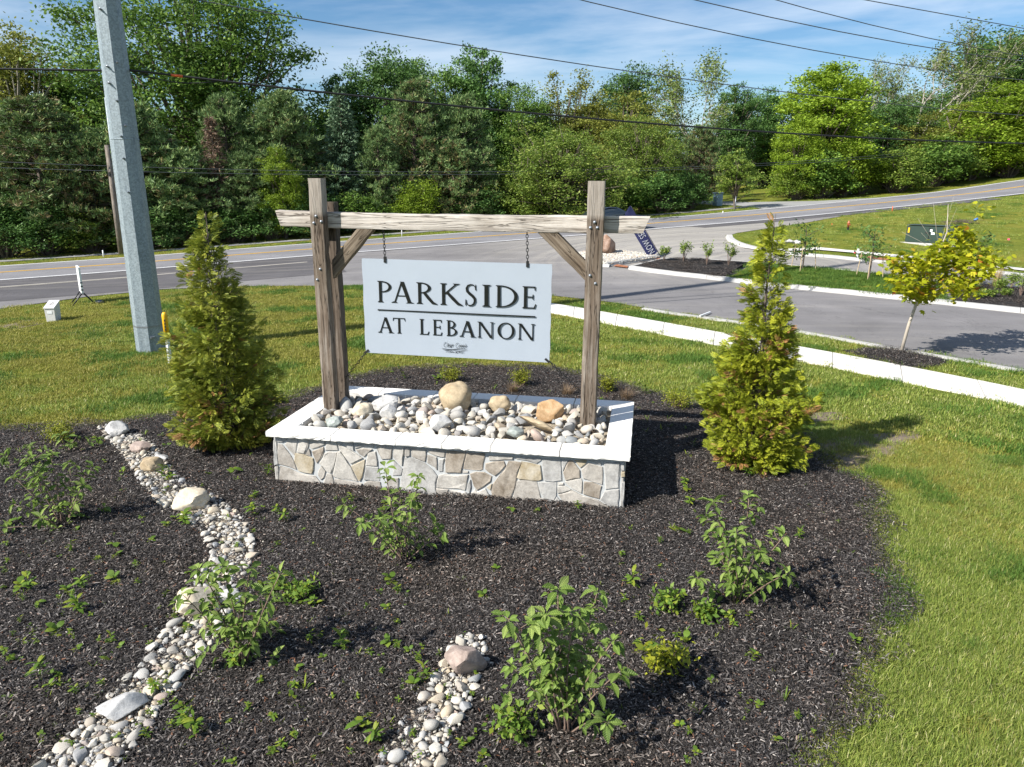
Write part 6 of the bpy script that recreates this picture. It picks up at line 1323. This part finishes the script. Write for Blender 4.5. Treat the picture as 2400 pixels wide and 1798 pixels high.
for mt_ in VIB_MATS:      # quilted leaf: side veins slanting off a pale midrib
    t_ = mt_.node_tree; pb = next(n for n in t_.nodes if n.type == 'BSDF_PRINCIPLED'); tcn = N(t_, 'ShaderNodeTexCoord'); sx_ = N(t_, 'ShaderNodeSeparateXYZ'); t_.links.new(tcn.outputs['Object'], sx_.inputs[0])
    ab = N(t_, 'ShaderNodeMath', operation='ABSOLUTE'); t_.links.new(sx_.outputs[1], ab.inputs[0]); sb = N(t_, 'ShaderNodeMath', operation='MULTIPLY_ADD'); sb.inputs[1].default_value = -.7; t_.links.new(ab.outputs[0], sb.inputs[0]); t_.links.new(sx_.outputs[0], sb.inputs[2])
    ml = N(t_, 'ShaderNodeMath', operation='MULTIPLY'); ml.inputs[1].default_value = 52; t_.links.new(sb.outputs[0], ml.inputs[0]); sn = N(t_, 'ShaderNodeMath', operation='SINE'); t_.links.new(ml.outputs[0], sn.inputs[0])
    bump(t_, pb, sn.outputs[0], .5, .004)
    src = pb.inputs['Base Color'].links[0].from_socket; rr_ = ramp(t_, [(0, (1.5, 1.45, 1.5)), (.03, (1.35, 1.3, 1.3)), (.05, (1, 1, 1))]); t_.links.new(ab.outputs[0], rr_.inputs[0]); nz_ = noise_tex(t_, tcn.outputs['Object'], 3.5, 3, .6); r2_ = ramp(t_, [(.3, (.82, .84, .8)), (.7, (1.15, 1.12, 1.1))]); t_.links.new(nz_.outputs['Fac'], r2_.inputs[0])
    t_.links.new(mixc(t_, 1, mixc(t_, 1, src, rr_.outputs[0], 'MULTIPLY'), r2_.outputs[0], 'MULTIPLY'), pb.inputs['Base Color'])
VIB = []; LEAF0 = leaf_mesh(90)
for k in range(8):
    V, F = leaf_mesh(k, .18+.1*(k % 3), .25+.25*(k % 4)); VIB.append(mesh('leaf', V, F, VIB_MATS[[0, 1, 1, 2, 0, 1, 2, 3][k]], smooth=True))
def viburnum(base, stems, seed, label, leaf=.085, bright=False, parts=True):
    """stems: (dx, dy, height) of each stem tip from the base"""
    rng = np.random.default_rng(seed); e = thing('leafy_shrub', label, 'shrub', base); mb = MB(); lv = []
    for (dx, dy, h) in stems:
        tip = np.array([dx, dy, h]); mid = np.array([dx*.38, dy*.38, h*.52])+rng.normal(0, .03, 3); b0 = np.array([rng.normal(0, .02), rng.normal(0, .02), -.03]); ts = np.linspace(0, 1, 7); pts = [(1-t)**2*b0+2*t*(1-t)*mid+t*t*tip for t in ts]; mb.tube(pts, np.linspace(.0085, .003, 7), 5)
        Ln = sum(np.linalg.norm(pts[i+1]-pts[i]) for i in range(6)); nn = max(2, int(Ln/.075)); ax = tip-mid; ax /= np.linalg.norm(ax); ph = rng.uniform(0, 3.1)
        for k in range(nn+1):
            t = .28+.72*k/nn; p = (1-t)**2*b0+2*t*(1-t)*mid+t*t*tip; d = 2*(1-t)*(mid-b0)+2*t*(tip-mid); d /= np.linalg.norm(d); top = k >= nn-0
            cnt = rng.integers(6, 10) if top else (2 if rng.random() < .85 else 0)
            for j in range(cnt):
                a = ph+k*1.57+j*(6.283/cnt if top else math.pi)+rng.normal(0, .2); s1 = np.cross(d, [0, 0, 1.] if abs(d[2]) < .95 else [1., 0, 0]); s1 /= np.linalg.norm(s1); s2 = np.cross(d, s1); o = math.cos(a)*s1+math.sin(a)*s2
                u = o+d*rng.uniform(.1, .6)+np.array([0, 0, rng.uniform(-.55, .15)]); lv.append((p+d*rng.normal(0, .01), u, leaf*rng.uniform(.5, 1.2)*(1 if t > .5 else .78)))
            if rng.random() < .3 and not top and h > .3:      # a short side shoot
                q = p+(o*.7+np.array([0, 0, .6]))*rng.uniform(.05, .16); mb.tube([p, q], [.004, .002], 4)
                for j in range(rng.integers(3, 6)): uu = unit(rng, 1)[0]; uu[2] = uu[2]*.4-.1; lv.append((q, uu, leaf*rng.uniform(.5, .9)))
    link('stems', mb.mesh('stems', 'stem', True), e)
    lv.sort(key=lambda q: -q[2]); LV_, LF_ = [], []
    for n_, (p, u, s) in enumerate(lv):
        u = u/np.linalg.norm(u); up = np.array([0, 0, 1.])+rng.normal(0, .28, 3); y = np.cross(up, u); y /= np.linalg.norm(y); z = np.cross(u, y)
        m4 = Matrix(((u[0], y[0], z[0]), (u[1], y[1], z[1]), (u[2], y[2], z[2]))); p = p+u*s*.2
        if n_ >= 288:      # the smallest leaves are one joined part
            b_ = len(LV_); LV_ += [p+s*(np.array(u)*q[0]+y*q[1]+z*q[2]) for q in LEAF0[0]]; LF_ += [tuple(b_+i for i in f) for f in LEAF0[1]]; continue
        o = link('leaf', VIB[rng.integers(4, 8) if bright and rng.random() < .3 else rng.integers(8)], e, p, m4.to_euler(), s)
    if LF_: tag(link('small_leaves', mesh('small_leaves', LV_, LF_, VIB_MATS[1], smooth=True), e), kind='stuff')
    return e
def stems_from_px(base, px_tips, depth=.22, seed=0):
    """tips given by their picture points; spread in depth at random around the base"""
    rng = np.random.default_rng(seed); out = []
    tow = np.array([base[0], base[1]])/np.hypot(base[0], base[1])
    for x, y in px_tips:
        dd = rng.normal(0, depth); q = base[:2]+tow*dd; d = ray(x*DS, y*DS); n = np.array([tow[0], tow[1], 0]); t = (q@tow)/(d@n); P = d*t+np.array([0, 0, CAM_H]); out.append((P[0]-base[0], P[1]-base[1], max(.06, P[2]-base[2])))
    return out
SH = [((1222, 1585), [(1098, 1340), (1150, 1345), (1205, 1275), (1290, 1280), (1325, 1385), (1340, 1450), (1105, 1440), (1130, 1400), (1180, 1330), (1240, 1330), (1275, 1350), (1260, 1430), (1095, 1530), (1120, 1580), (1190, 1430), (1310, 1560), (1215, 1645), (1230, 1400)], 'large leafy green shrub nearest the camera, right of the short channel'),
      ((1592, 1308), [(1540, 1085), (1618, 1072), (1692, 1160), (1528, 1120), (1590, 1150), (1610, 1190), (1560, 1210), (1640, 1190), (1505, 1248), (1700, 1240), (1580, 1260), (1655, 1250), (1590, 1310), (1570, 1165)], 'bright leafy shrub on the right of the bed with two tall shoots'),
      ((872, 1215), [(832, 1010), (905, 1030), (862, 1060), (742, 1090), (780, 1130), (820, 1125), (940, 1130), (955, 1150), (850, 1120), (890, 1080), (835, 1180), (900, 1160)], 'thin leafy shrub standing in front of the stone planter wall'),
      ((525, 1440), [(430, 1230), (395, 1285), (480, 1225), (540, 1225), (605, 1240), (575, 1280), (520, 1290), (455, 1300), (560, 1350), (600, 1360), (495, 1350), (440, 1410), (590, 1420), (540, 1390)], 'dark leafy shrub growing over the long stone channel'),
      ((140, 1140), [(30, 1030), (60, 990), (110, 985), (150, 1000), (30, 1090), (80, 1050), (200, 1010), (180, 1050), (15, 1140), (90, 1120), (150, 1090), (225, 1095), (130, 1180), (110, 1240), (70, 1020), (175, 1130)], 'wide leafy shrub at the left edge of the bed'),
      ((60, 1010), [(10, 985), (60, 965), (20, 1005), (100, 975)], 'small leafy shrub behind the wide one at the left edge'), ((150, 985), [(130, 940), (165, 945), (190, 955), (150, 960)], 'small grey green shrub beside the top of the stone channel')]
for k, (b, tips, lab) in enumerate(SH):
    base = atd(*b); st = stems_from_px(base, tips, .20 if k < 5 else .1, 40+k); viburnum(base, st, 60+k, lab, .086 if k in (0,) else (.094 if k == 1 else .09), k in (1,), True)

def cluster_shrub(name, base, h, w, mat, label, seed, cat='shrub', group=None, n=900, leaf=.03, stems=10, airy=0):
    rng = np.random.default_rng(seed); e = thing(name, label, cat, base, 0, group); mb = MB(); tips = []
    for i in range(stems):
        a = rng.uniform(0, 6.28); r = w/2*rng.uniform(.2, 1); t = np.array([math.cos(a)*r, math.sin(a)*r, h*rng.uniform(.55, 1)]); m_ = t*np.array([.4, .4, .55]); mb.tube([(0, 0, -.03), m_, t], [.008, .005, .002], 4); tips += [m_*.5+t*.5, t, m_*.25+t*.75]
    tips = np.array(tips); P = tips[rng.integers(0, len(tips), n)]+rng.normal(0, .035+.1*w*(1-airy)*.5, (n, 3)); P[:, 2] = np.clip(P[:, 2], .01, None); V, F = leaves(rng, P, leaf, .4, .6)
    link('stems', mb.mesh('stems', 'stem'), e); link('foliage', mesh('foliage', V, F, mat), e); return e
for k, (x, y, h, w, lab) in enumerate([(975, 830, .30, .34, 'small yellow green yew behind the planter, left of two'), (1128, 838, .30, .36, 'small yellow green yew behind the planter, right of two'), (1312, 852, .28, .22, 'small yellow green yew half hidden by the right post'), (1462, 888, .34, .42, 'small dark yew between the planter and the right arborvitae'), (132, 958, .28, .44, 'low dark yew at the top left of the bed')]):
    cluster_shrub('small_yew', atd(x, y), h, w, 'f_yew', lab, 100+k, 'shrub', None, 1500, .028, 16)
for k, (x, y, h, w, lab) in enumerate([(1440, 1328, .20, .26, 'bright lime weed clump in the right half of the bed'), (1436, 1462, .26, .26, 'yellow green speckled plant right of the nearest shrub'), (1520, 1345, .14, .16, 'small yellow green clump below the right shrub'), (590, 875, .2, .3, 'yellow green plant at the right foot of the left arborvitae'), (1110, 1605, .2, .26, 'ferny weed clump under the nearest shrub'), (645, 1300, .16, .3, 'feathery weed right of the channel shrub')]):
    cluster_shrub('garden_plant', atd(x, y), h, w, 'f_weed' if k not in (1, 3) else 'f_yew', lab, 120+k, 'plant', None, 260 if k != 1 else 420, .05, 12)
def grass_tuft(name, base, h, w, mat, label, seed, cat='grass tuft', group=None, n=120, bw=.006, lean=.5):
    rng = np.random.default_rng(seed); V = []; F = []
    for i in range(n):
        a = rng.uniform(0, 6.28); r = rng.uniform(0, w*.25); p = np.array([math.cos(a)*r, math.sin(a)*r, 0]); a2 = a+rng.normal(0, .5); L_ = h*rng.uniform(.6, 1.05); l = rng.uniform(.1, lean)
        d = np.array([math.cos(a2), math.sin(a2), 0]); sd_ = np.array([-d[1], d[0], 0])*bw; k = len(V)
        for t in (0, .5, 1): c = p+d*L_*l*t*t+np.array([0, 0, L_*t*(1-.25*l*t)]); V += [c-sd_*(1-t*.9), c+sd_*(1-t*.9)]
        F += [(k, k+1, k+3, k+2), (k+2, k+3, k+5, k+4)]
    return tag(link(name, mesh(name, np.array(V), np.array(F), mat), None, base, rng.uniform(0, 6)), label, cat, group)
for k, (x, y, lab) in enumerate([(980, 852, 'dried brown grass tuft behind the planter, left of three'), (1108, 852, 'dried brown grass tuft behind the planter, middle of three'), (1225, 858, 'dried brown grass tuft behind the planter, right of three'), (1352, 866, 'dried brown tuft right of the right post behind the planter')]):
    grass_tuft('dry_grass_tuft', atd(x, y), .26, .34, 'f_dry', lab, 140+k, n=180, bw=.004, lean=.9)
# median plants
for k, (px, py, h) in enumerate([(1556, 610, .55), (1602, 614, .75), (1656, 620, .8), (1707, 622, .8)]):
    b = at(px, py, .14); cluster_shrub('median_shrub', b, h, h*.7, 'f_bush', ('small twiggy green shrub in the median bed, next to the flag', 'twiggy green shrub second from the flag in the median bed', 'twiggy green shrub third from the flag in the median bed', 'twiggy green shrub farthest from the flag in the median bed')[k], 150+k, 'shrub', None, 420, .07, 12, .8)
for k, (cx, cy, h) in enumerate([(1730, 955, .9), (1970, 935, .8)]):
    b = at(1800+cx/3.687, 420+cy/3.687, .14); grass_tuft('ornamental_grass', b, h, .5, 'f_straw', ('tall straw coloured ornamental grass at the left of the planted median bed', 'tall straw coloured ornamental grass in the middle of the planted median bed')[k], 160+k, n=140, bw=.006, lean=.22); grass_tuft('green_tuft', (b[0]+.05, b[1]-.03, b[2]), .35, .7, 'f_bush', ('green leaf tuft around the left ornamental grass', 'green leaf tuft around the middle ornamental grass')[k], 164+k, n=220, bw=.009, lean=.8)
for k, (cx, cy, h, w) in enumerate([(1812, 1025, .2, .45), (1915, 1020, .2, .45), (2065, 1015, .2, .35), (2020, 960, .4, .5), (2100, 940, .45, .4), (2180, 1010, .7, .5)]):
    b = at(1800+cx/3.687, 420+cy/3.687, .14); cluster_shrub('bed_plant', b, h, w, 'f_bush', 'low green plant in the planted median bed, '+('leftmost in front', 'second in front', 'third in front', 'behind the third', 'tall behind', 'tallest at the frame edge')[k], 170+k, 'plant', None, 380, .06, 12, .4)
def staked_tree(px, py, top, w, label, seed):
    b = at(px, py, .13); h = height_at(b[0], b[1], px, top)-b[2]; rng = np.random.default_rng(seed); e = thing('young_tree', label, 'tree', b); mb = MB(); mb.tube([(0, 0, -.1), (.03, 0, h*.5), (0, 0, h)], [.03, .02, .006], 6); tips = []
    for i in range(16):
        z = h*rng.uniform(.18, .9); a = rng.uniform(0, 6.28); t = np.array([math.cos(a)*w/2*rng.uniform(.5, 1), math.sin(a)*w/2*rng.uniform(.5, 1), z+h*.16]); mb.tube([(0, 0, z), t], [.010, .004], 4); tips += [t, t*.6+np.array([0, 0, z*.4])]
    tips.append(np.array([0, 0, h])); tips = np.array(tips); P = tips[rng.integers(0, len(tips), 420)]+rng.normal(0, .10, (420, 3)); V, F = leaves(rng, P, .11, .3, .5); link('trunk', mb.mesh('trunk', 'bark'), e); link('foliage', mesh('foliage', V, F, 'f_dark'), e)
    for a in (0, 2.1, 4.2): link('stake', MB().tube([(math.cos(a)*.5, math.sin(a)*.5, -.1), (math.cos(a)*.38, math.sin(a)*.38, .85)], .013, 6).mesh('stake', 'stake'), e)
staked_tree(1880, 632, 530, 1.1, 'spindly young tree with stakes on the median grass, nearer the junction', 180); staked_tree(2036, 652, 535, 1.2, 'spindly young tree with stakes on the median grass, left of the maple', 181)
staked_tree(2262, 668, 560, 1.2, 'spindly young tree with stakes behind the yellow maple', 182)
def young_maple():
    b = atd(1945, 762); rng = np.random.default_rng(190); e = thing('young_maple', 'young maple with bright yellow green leaves in a mulch ring beside the kerb', 'tree', b)
    top = height_at(b[0], b[1], 1990*DS, 445*DS)-b[2]; fork = height_at(b[0], b[1], 1965*DS, 640*DS)-b[2]; rx = np.array([CX[0], CX[1], 0]); rx /= np.linalg.norm(rx); k = DS/CAM_F*np.linalg.norm(b-[0, 0, 1.6])
    tow = np.array([b[0], b[1], 0])/np.hypot(b[0], b[1])
    P = lambda x, y, dd=0.: rx*(x-1945-(height_at(b[0], b[1], 1945*DS, y*DS)-b[2])*0)*k+tow*dd+np.array([0, 0, height_at(b[0], b[1], 1945*DS, y*DS)-b[2]])
    mb = MB(); mb.tube([(0, 0, -.1), P(1953, 700), P(1966, 630), P(1985, 560), P(1998, 500), P(1992, 440)], [.040, .034, .03, .02, .012, .004], 8); tips = []
    T_ = [(1925, 575), (1945, 555), (1965, 565), (1940, 610), (1920, 600), (1985, 545), (2000, 575), (2020, 560), (2045, 555), (2070, 565), (2085, 550), (2060, 590), (2030, 600), (2010, 610), (1990, 600), (1975, 620), (1965, 640), (2015, 510), (2030, 505), (1995, 530), (2075, 580), (2050, 540), (2055, 620), (1955, 590), (2005, 545), (1950, 630), (1985, 640), (2095, 560), (1910, 565)]
    for (x, y) in T_:
        dd = rng.normal(0, .45); s = P(1962+rng.uniform(0, 18), min(640, y+70)); t = P(x, y, dd); mb.tube([s, s*.5+t*.5+np.array([0, 0, .05]), t], [.009, .007, .003], 4); tips += [t]*3+[s*.3+t*.7]
    for x, y in ((2000, 425), (1965, 440), (1940, 470), (1915, 500), (2010, 450), (1950, 500)): mb.tube([P(1988, 540), P(x, y, rng.normal(0, .2))], [.005, .002], 4)
    link('trunk', mb.mesh('trunk', 'bark_young', True), e); tips = np.array(tips+[P(2060, 452, 0)]); tips = tips[np.argsort(rng.random(len(tips)))]
    # five-lobed leaves
    lobes = [(-.0, -.1), (.28, .02), (.5, .22), (.3, .35), (.42, .7), (.16, .62), (0, 1.0), (-.16, .62), (-.42, .7), (-.3, .35), (-.5, .22), (-.28, .02)]; n = 2500; C = tips[rng.integers(0, len(tips), n)]+rng.normal(0, .13, (n, 3))*np.array([1, 1, .75]); V = []; F = []
    for c in C:
        nr = unit(rng, 1)[0]; nr[2] = abs(nr[2])+.7; nr /= np.linalg.norm(nr); u = np.cross(nr, unit(rng, 1)[0]); u /= np.linalg.norm(u); w = np.cross(nr, u); s = rng.uniform(.08, .15); k0 = len(V); V += [c+s*(x*u+y*w)+nr*(-.25*s*(x*x+y*y)) for x, y in lobes]; F.append(tuple(range(k0, k0+12)))
    link('foliage', mesh('foliage', V, F, 'f_acer'), e)
young_maple()

# ------------------------------------------------------------------ weeds, chips and grass
def weed_mesh(seed, kind):
    rng = np.random.default_rng(seed); V = []; F = []
    n = rng.integers(7, 12) if kind != 2 else 5; hgt = {0: .04, 1: .16, 2: .12, 3: .08}[kind]
    for i in range(n*(2 if kind == 1 else 1)):
        a = i*2.4+rng.normal(0, .3); z0 = 0 if kind in (0, 2) else hgt*rng.uniform(.1, 1); L_ = rng.uniform(.06, .11) if kind != 2 else rng.uniform(.10, .2); el = rng.uniform(.2, .9) if kind != 2 else rng.uniform(.9, 1.35); w = L_*(.16 if kind in (0, 1) else (.035 if kind == 2 else .3))
        d = np.array([math.cos(a)*math.cos(el), math.sin(a)*math.cos(el), math.sin(el)]); s = np.array([-math.sin(a), math.cos(a), 0]); p = np.array([0, 0, z0]); k = len(V)
        for t, ww in ((0, .25), (.35, .9), (.7, .8), (1, .05)): c = p+d*L_*t+np.array([0, 0, -.35*L_*t*t]); V += [c-s*w*ww, c+s*w*ww]
        F += [(k+2*j, k+2*j+1, k+2*j+3, k+2*j+2) for j in range(3)]
    if kind in (1, 3):
        k = len(V); V += [(-.003, 0, 0), (.003, 0, 0), (.003, 0, hgt), (-.003, 0, hgt), (0, -.003, 0), (0, .003, 0), (0, .003, hgt), (0, -.003, hgt)]; F += [(k, k+1, k+2, k+3), (k+4, k+5, k+6, k+7)]
    return mesh('weed', np.array(V), F, 'f_weed')
WEED = [weed_mesh(200+i, i % 4) for i in range(12)]
def weeds():
    rng = np.random.default_rng(33); pts = []
    hot = [(40, 1020, 60, 8), (230, 1270, 40, 3), (190, 1210, 30, 4), (80, 1350, 50, 5), (250, 1390, 25, 4), (150, 1450, 60, 6), (350, 1550, 30, 4), (590, 1260, 40, 6), (650, 1280, 30, 6), (570, 1110, 40, 7), (470, 1035, 40, 5), (600, 1120, 20, 4), (820, 1420, 30, 5), (900, 1470, 20, 4), (1360, 1270, 10, 2), (1480, 1390, 20, 3), (1360, 1405, 30, 5), (1250, 1120, 40, 3), (960, 1260, 40, 5), (840, 1280, 40, 4), (700, 1420, 40, 4), (790, 1590, 20, 3), (1510, 1630, 10, 1), (1330, 1310, 10, 1), (1550, 1040, 60, 5), (1440, 930, 40, 8), (1370, 880, 60, 10), (1000, 830, 80, 10), (870, 825, 60, 8), (1200, 830, 80, 10), (330, 930, 40, 8), (330, 1050, 40, 8), (370, 1130, 30, 6), (110, 960, 80, 10), (1420, 1160, 30, 3), (1330, 1330, 40, 3), (1580, 1400, 60, 3), (560, 1020, 20, 3), (780, 1090, 30, 3), (430, 1590, 20, 2), (650, 1520, 30, 4), (1000, 1610, 10, 1), (60, 1290, 40, 4)]
    for x, y, sp_, n in hot:
        for _ in range(n): pts.append((x+rng.normal(0, sp_), y+rng.normal(0, sp_*.5), 1))
    while len(pts) < 290: pts.append((rng.uniform(0, 1880), 900+750*rng.random(), .75))
    n = 0
    for x, y, s in pts[:290]:
        b = atd(x, y, .035)
        if not inside(BED, b[0], b[1]): continue
        a_, c_ = (b-PO)[:2]@PU[:2], (b-PO)[:2]@PV[:2]
        if -.05 < a_ < PW+.05 and -.05 < c_ < PD+.05: continue
        tag(link('weed', WEED[rng.integers(12)], None, b, (rng.normal(0, .15), rng.normal(0, .15), rng.uniform(0, 6)), s*rng.uniform(.45, 1.2)), 'small green weed seedling sprouting through the dark mulch of the bed', 'weed', 'weeds scattered over the mulch bed')
weeds()
def seedlings():
    rng = np.random.default_rng(35); P = []
    while len(P) < 650:
        x, y = rng.uniform(-20, 1950), 800+880*rng.random()**.8
        if rng.random() > .35+.65*(x < 900): continue
        b = atd(x, y, .04); a_, c_ = (b-PO)[:2]@PU[:2], (b-PO)[:2]@PV[:2]
        if inside(BED, b[0], b[1]) and not (-.02 < a_ < PW+.02 and -.02 < c_ < PD+.02): P.append(b)
    n = len(P); scatter('seedlings', P, np.stack([rng.normal(0, .2, n), rng.normal(0, .2, n), rng.uniform(0, 6.28, n)], 1), rng.uniform(.18, .5, n), rng.integers(0, 12, n), WEED)
seedlings()
def chip_patch(seed, n=520, R=.32, mat='chips'):
    rng = np.random.default_rng(seed); V = []; F = []
    for i in range(n):
        r = R*math.sqrt(rng.random()); a = rng.uniform(0, 6.28); p = np.array([r*math.cos(a), r*math.sin(a), rng.uniform(.0, .018)]); th = rng.uniform(0, 6.28); el = rng.normal(0, .32); L_ = rng.uniform(.012, .036)*rng.choice([.7, 1, 1, 1.6]); w = rng.uniform(.002, .005); d = np.array([math.cos(th)*math.cos(el), math.sin(th)*math.cos(el), math.sin(el)]); s = np.array([-math.sin(th), math.cos(th), rng.normal(0, .4)]); s /= np.linalg.norm(s); up = np.cross(d, s)*w*.6; k = len(V)
        V += [p-d*L_/2-s*w*.6, p-d*L_/2+s*w*.6, p+s*w+up, p-s*w+up, p+d*L_/2+s*w*.4, p+d*L_/2-s*w*.4]; F += [(k, k+1, k+2, k+3), (k+3, k+2, k+4, k+5)]
    return mesh('chip_patch', np.array(V), np.array(F), mat)
CHIP = [chip_patch(300+i) for i in range(4)]+[chip_patch(310+i, 380, .30, 'chips_faded') for i in range(2)]
def in_planter(x, y, m_=.0):
    a = (x-PO[0])*PU[0]+(y-PO[1])*PU[1]; b = (x-PO[0])*PV[0]+(y-PO[1])*PV[1]; return (a > -m_) & (a < PW+m_) & (b > -m_) & (b < PD+m_)
def visible(x, y, z, m_=700): px, py, w = project(np.stack([x, y, z], -1)); return (px > -m_) & (px < 2400+m_) & (py > -m_) & (py < 1798+m_*2) & (w > .3)
def chips():
    rng = np.random.default_rng(41); P = []
    for poly, dz, sp_ in ((BED, .045, .17), (TREE_RING, .05, .3), (MEDIAN_BED, .15, .32), (MEDIAN_BED2, .15, .32)):
        lo, hi = np.min(poly, 0), np.max(poly, 0); n = int((hi-lo)[0]*(hi-lo)[1]/sp_**2); x = rng.uniform(lo[0], hi[0], n); y = rng.uniform(lo[1], hi[1], n); k = inside(poly, x, y); x, y = x[k], y[k]; z = T(x, y)+dz
        k = visible(x, y, z)
        if poly is BED:
            k &= ~in_planter(x, y, -.2)
            for C, W, pg in (CH1, CH2): k &= ~inside(pg, x, y) | (rng.random(len(x)) < .22)
            wv = np.array([noise.noise(Vector((a*1.3, b*1.3, 3.))) for a, b in zip(x, y)])*.05; z = z+np.maximum(wv, -.02)*.8
        P.append(np.stack([x, y, z], -1)[k])
    P = np.vstack(P); n = len(P); scatter('mulch_chips', P, np.stack([np.zeros(n), np.zeros(n), rng.uniform(0, 6.28, n)], 1), rng.uniform(.85, 1.25, n), np.where(np.array([noise.noise(Vector((a*.9, b*.9, 5.)))+.6*noise.noise(Vector((a*2.7, b*2.7, 9.))) for a, b, c in P])+rng.normal(0, .12, n) > .16, rng.integers(4, 6, n), rng.integers(0, 4, n)), CHIP)
chips()
def grass_patch(seed, n, R, h, mat, bw=.0026):
    rng = np.random.default_rng(seed); r = R*np.sqrt(rng.random(n)); a = rng.uniform(0, 6.28, n); p = np.stack([r*np.cos(a), r*np.sin(a), np.full(n, -.01)], 1); a2 = rng.uniform(0, 6.28, n); l = rng.uniform(.1, .95, n); L_ = h*rng.uniform(.5, 1.15, n)
    d = np.stack([np.cos(a2), np.sin(a2), np.zeros(n)], 1); s = np.stack([-np.sin(a2), np.cos(a2), np.zeros(n)], 1)*bw*rng.uniform(.7, 1.3, n)[:, None]; V = []
    for t in (0, .55, 1.):
        c = p+d*(L_*l*t*t)[:, None]+np.stack([np.zeros(n), np.zeros(n), L_*t*(1-.35*l*t)], 1); V += [c-s*(1-t*.85), c+s*(1-t*.85)]
    V = np.stack(V, 1).reshape(-1, 3); k = np.arange(n)[:, None]*6; F = np.concatenate([k+np.array([[0, 1, 3, 2]]), k+np.array([[2, 3, 5, 4]])], 0); return mesh('grass_patch', V, F, mat)
GR = [grass_patch(400+i, 150, .14, .07, 'grass', .0029) for i in range(4)]+[grass_patch(410+i, 150, .14, .055, 'grass_dry', .0029) for i in range(2)]
GRF = [grass_patch(420+i, 150, .30, .06, 'grass', .006) for i in range(3)]+[grass_patch(430+i, 150, .30, .055, 'grass_dry', .006) for i in range(3)]
GR += [grass_patch(460+i, 150, .14, .085, 'grass_lush', .0029) for i in range(2)]; GRF += [grass_patch(465+i, 150, .30, .085, 'grass_lush', .006) for i in range(2)]
GRL = [grass_patch(440+i, 170, .30, .10, 'grass_lush', .006) for i in range(3)]
PAVED = [SIDE_ROAD, np.vstack([SW_T, SW_B[::-1]]), ISL, FARPATH, MEDIAN, TREE_RING, DRIVE]
def on_lawn(x, y):
    k = np.ones(x.shape, bool)
    for pg in PAVED: k &= ~inside(pg, x, y)
    s, o = so_of(x, y); k &= ~((o > -.5) & (o < 7.4)) & ~((o > 9.5) & (o < 10.8) & (s < 47)); return k
def grass():
    rng = np.random.default_rng(51)
    def lay(n, xlim, ylim, near, far, srcs, name, hi=1.25, patchy=True, extra=None):
        x = rng.uniform(*xlim, n); y = rng.uniform(*ylim, n); dist = np.hypot(x, y); k = (dist > near) & (dist < far) & on_lawn(x, y); x, y = x[k], y[k]
        bed = inside(BED, x, y); k = ~bed
        # ragged edge: a few tufts creep into the mulch
        if near < 6: k |= bed & (rng.random(len(x)) < .0)
        for pg in (DIRT,): k &= ~inside(pg, x, y) | (rng.random(len(x)) < .25)
        k &= visible(x, y, T(x, y)); x, y = x[k], y[k]; m_ = len(x); dry = np.array([noise.noise(Vector((a*.28, b*.28, 7)))+.5*noise.noise(Vector((a*1.1, b*1.1, 1))) for a, b in zip(x, y)])-.16*np.clip(x-.5, -3, 3)/2
        dry = np.where(x > 1.5, dry*.5-.12, dry); nd = 4 if srcs is GR else 3; lush = np.array([noise.noise(Vector((a*.45, b*.9, 17)))+.6*noise.noise(Vector((a*1.9, b*1.9, 4))) for a, b in zip(x, y)])+rng.normal(0, .1, m_) > .34
        pick = np.where(lush, rng.integers(6, 8, m_), np.where(dry+rng.normal(0, .18, m_) > .05, rng.integers(nd, 6, m_), rng.integers(0, nd, m_)))
        scatter(name, np.stack([x, y, T(x, y)], 1), np.stack([rng.normal(0, .08, m_), rng.normal(0, .08, m_), rng.uniform(0, 6.28, m_)], 1), rng.uniform(.7, hi, m_), pick, srcs); return m_
    lay(60000, (-9, 11), (2.5, 17), 2., 11.5, GR, 'grass'); lay(34000, (-20, 24), (8, 36), 11.5, 27, GRF, 'grass'); lay(14000, (-32, 62), (20, 62), 27, 64, GRF, 'grass', 1.5)
    # lusher grass on the median
    pg = MEDIAN_GRASS; lo, hi = pg.min(0), pg.max(0); n = int((hi-lo)[0]*(hi-lo)[1]*22); x = rng.uniform(lo[0], hi[0], n); y = rng.uniform(lo[1], hi[1], n); k = inside(pg, x, y); x, y = x[k], y[k]; n = len(x)
    scatter('median_grass', np.stack([x, y, T(x, y)+.12], 1), np.stack([np.zeros(n), np.zeros(n), rng.uniform(0, 6.28, n)], 1), rng.uniform(.8, 1.2, n), rng.integers(0, 3, n), GRL)
    # tufts creeping over the edge of the bed
    B = resample(np.vstack([BED[1:-4]]), .05); m_ = len(B)*3; q = B[rng.integers(0, len(B), m_)]+rng.normal(0, .085, (m_, 2)); k = visible(q[:, 0], q[:, 1], T(q[:, 0], q[:, 1])) & ~in_planter(q[:, 0], q[:, 1], .05); q = q[k]; n = len(q)
    scatter('edge_grass', np.column_stack([q, T(q[:, 0], q[:, 1])+.02]), np.stack([np.zeros(n), np.zeros(n), rng.uniform(0, 6.28, n)], 1), rng.uniform(.35, .85, n), rng.integers(0, 4, n), [grass_patch(450+i, 26, .10, .06, 'grass') for i in range(2)]+[grass_patch(455+i, 26, .10, .055, 'grass_dry') for i in range(2)])
grass()
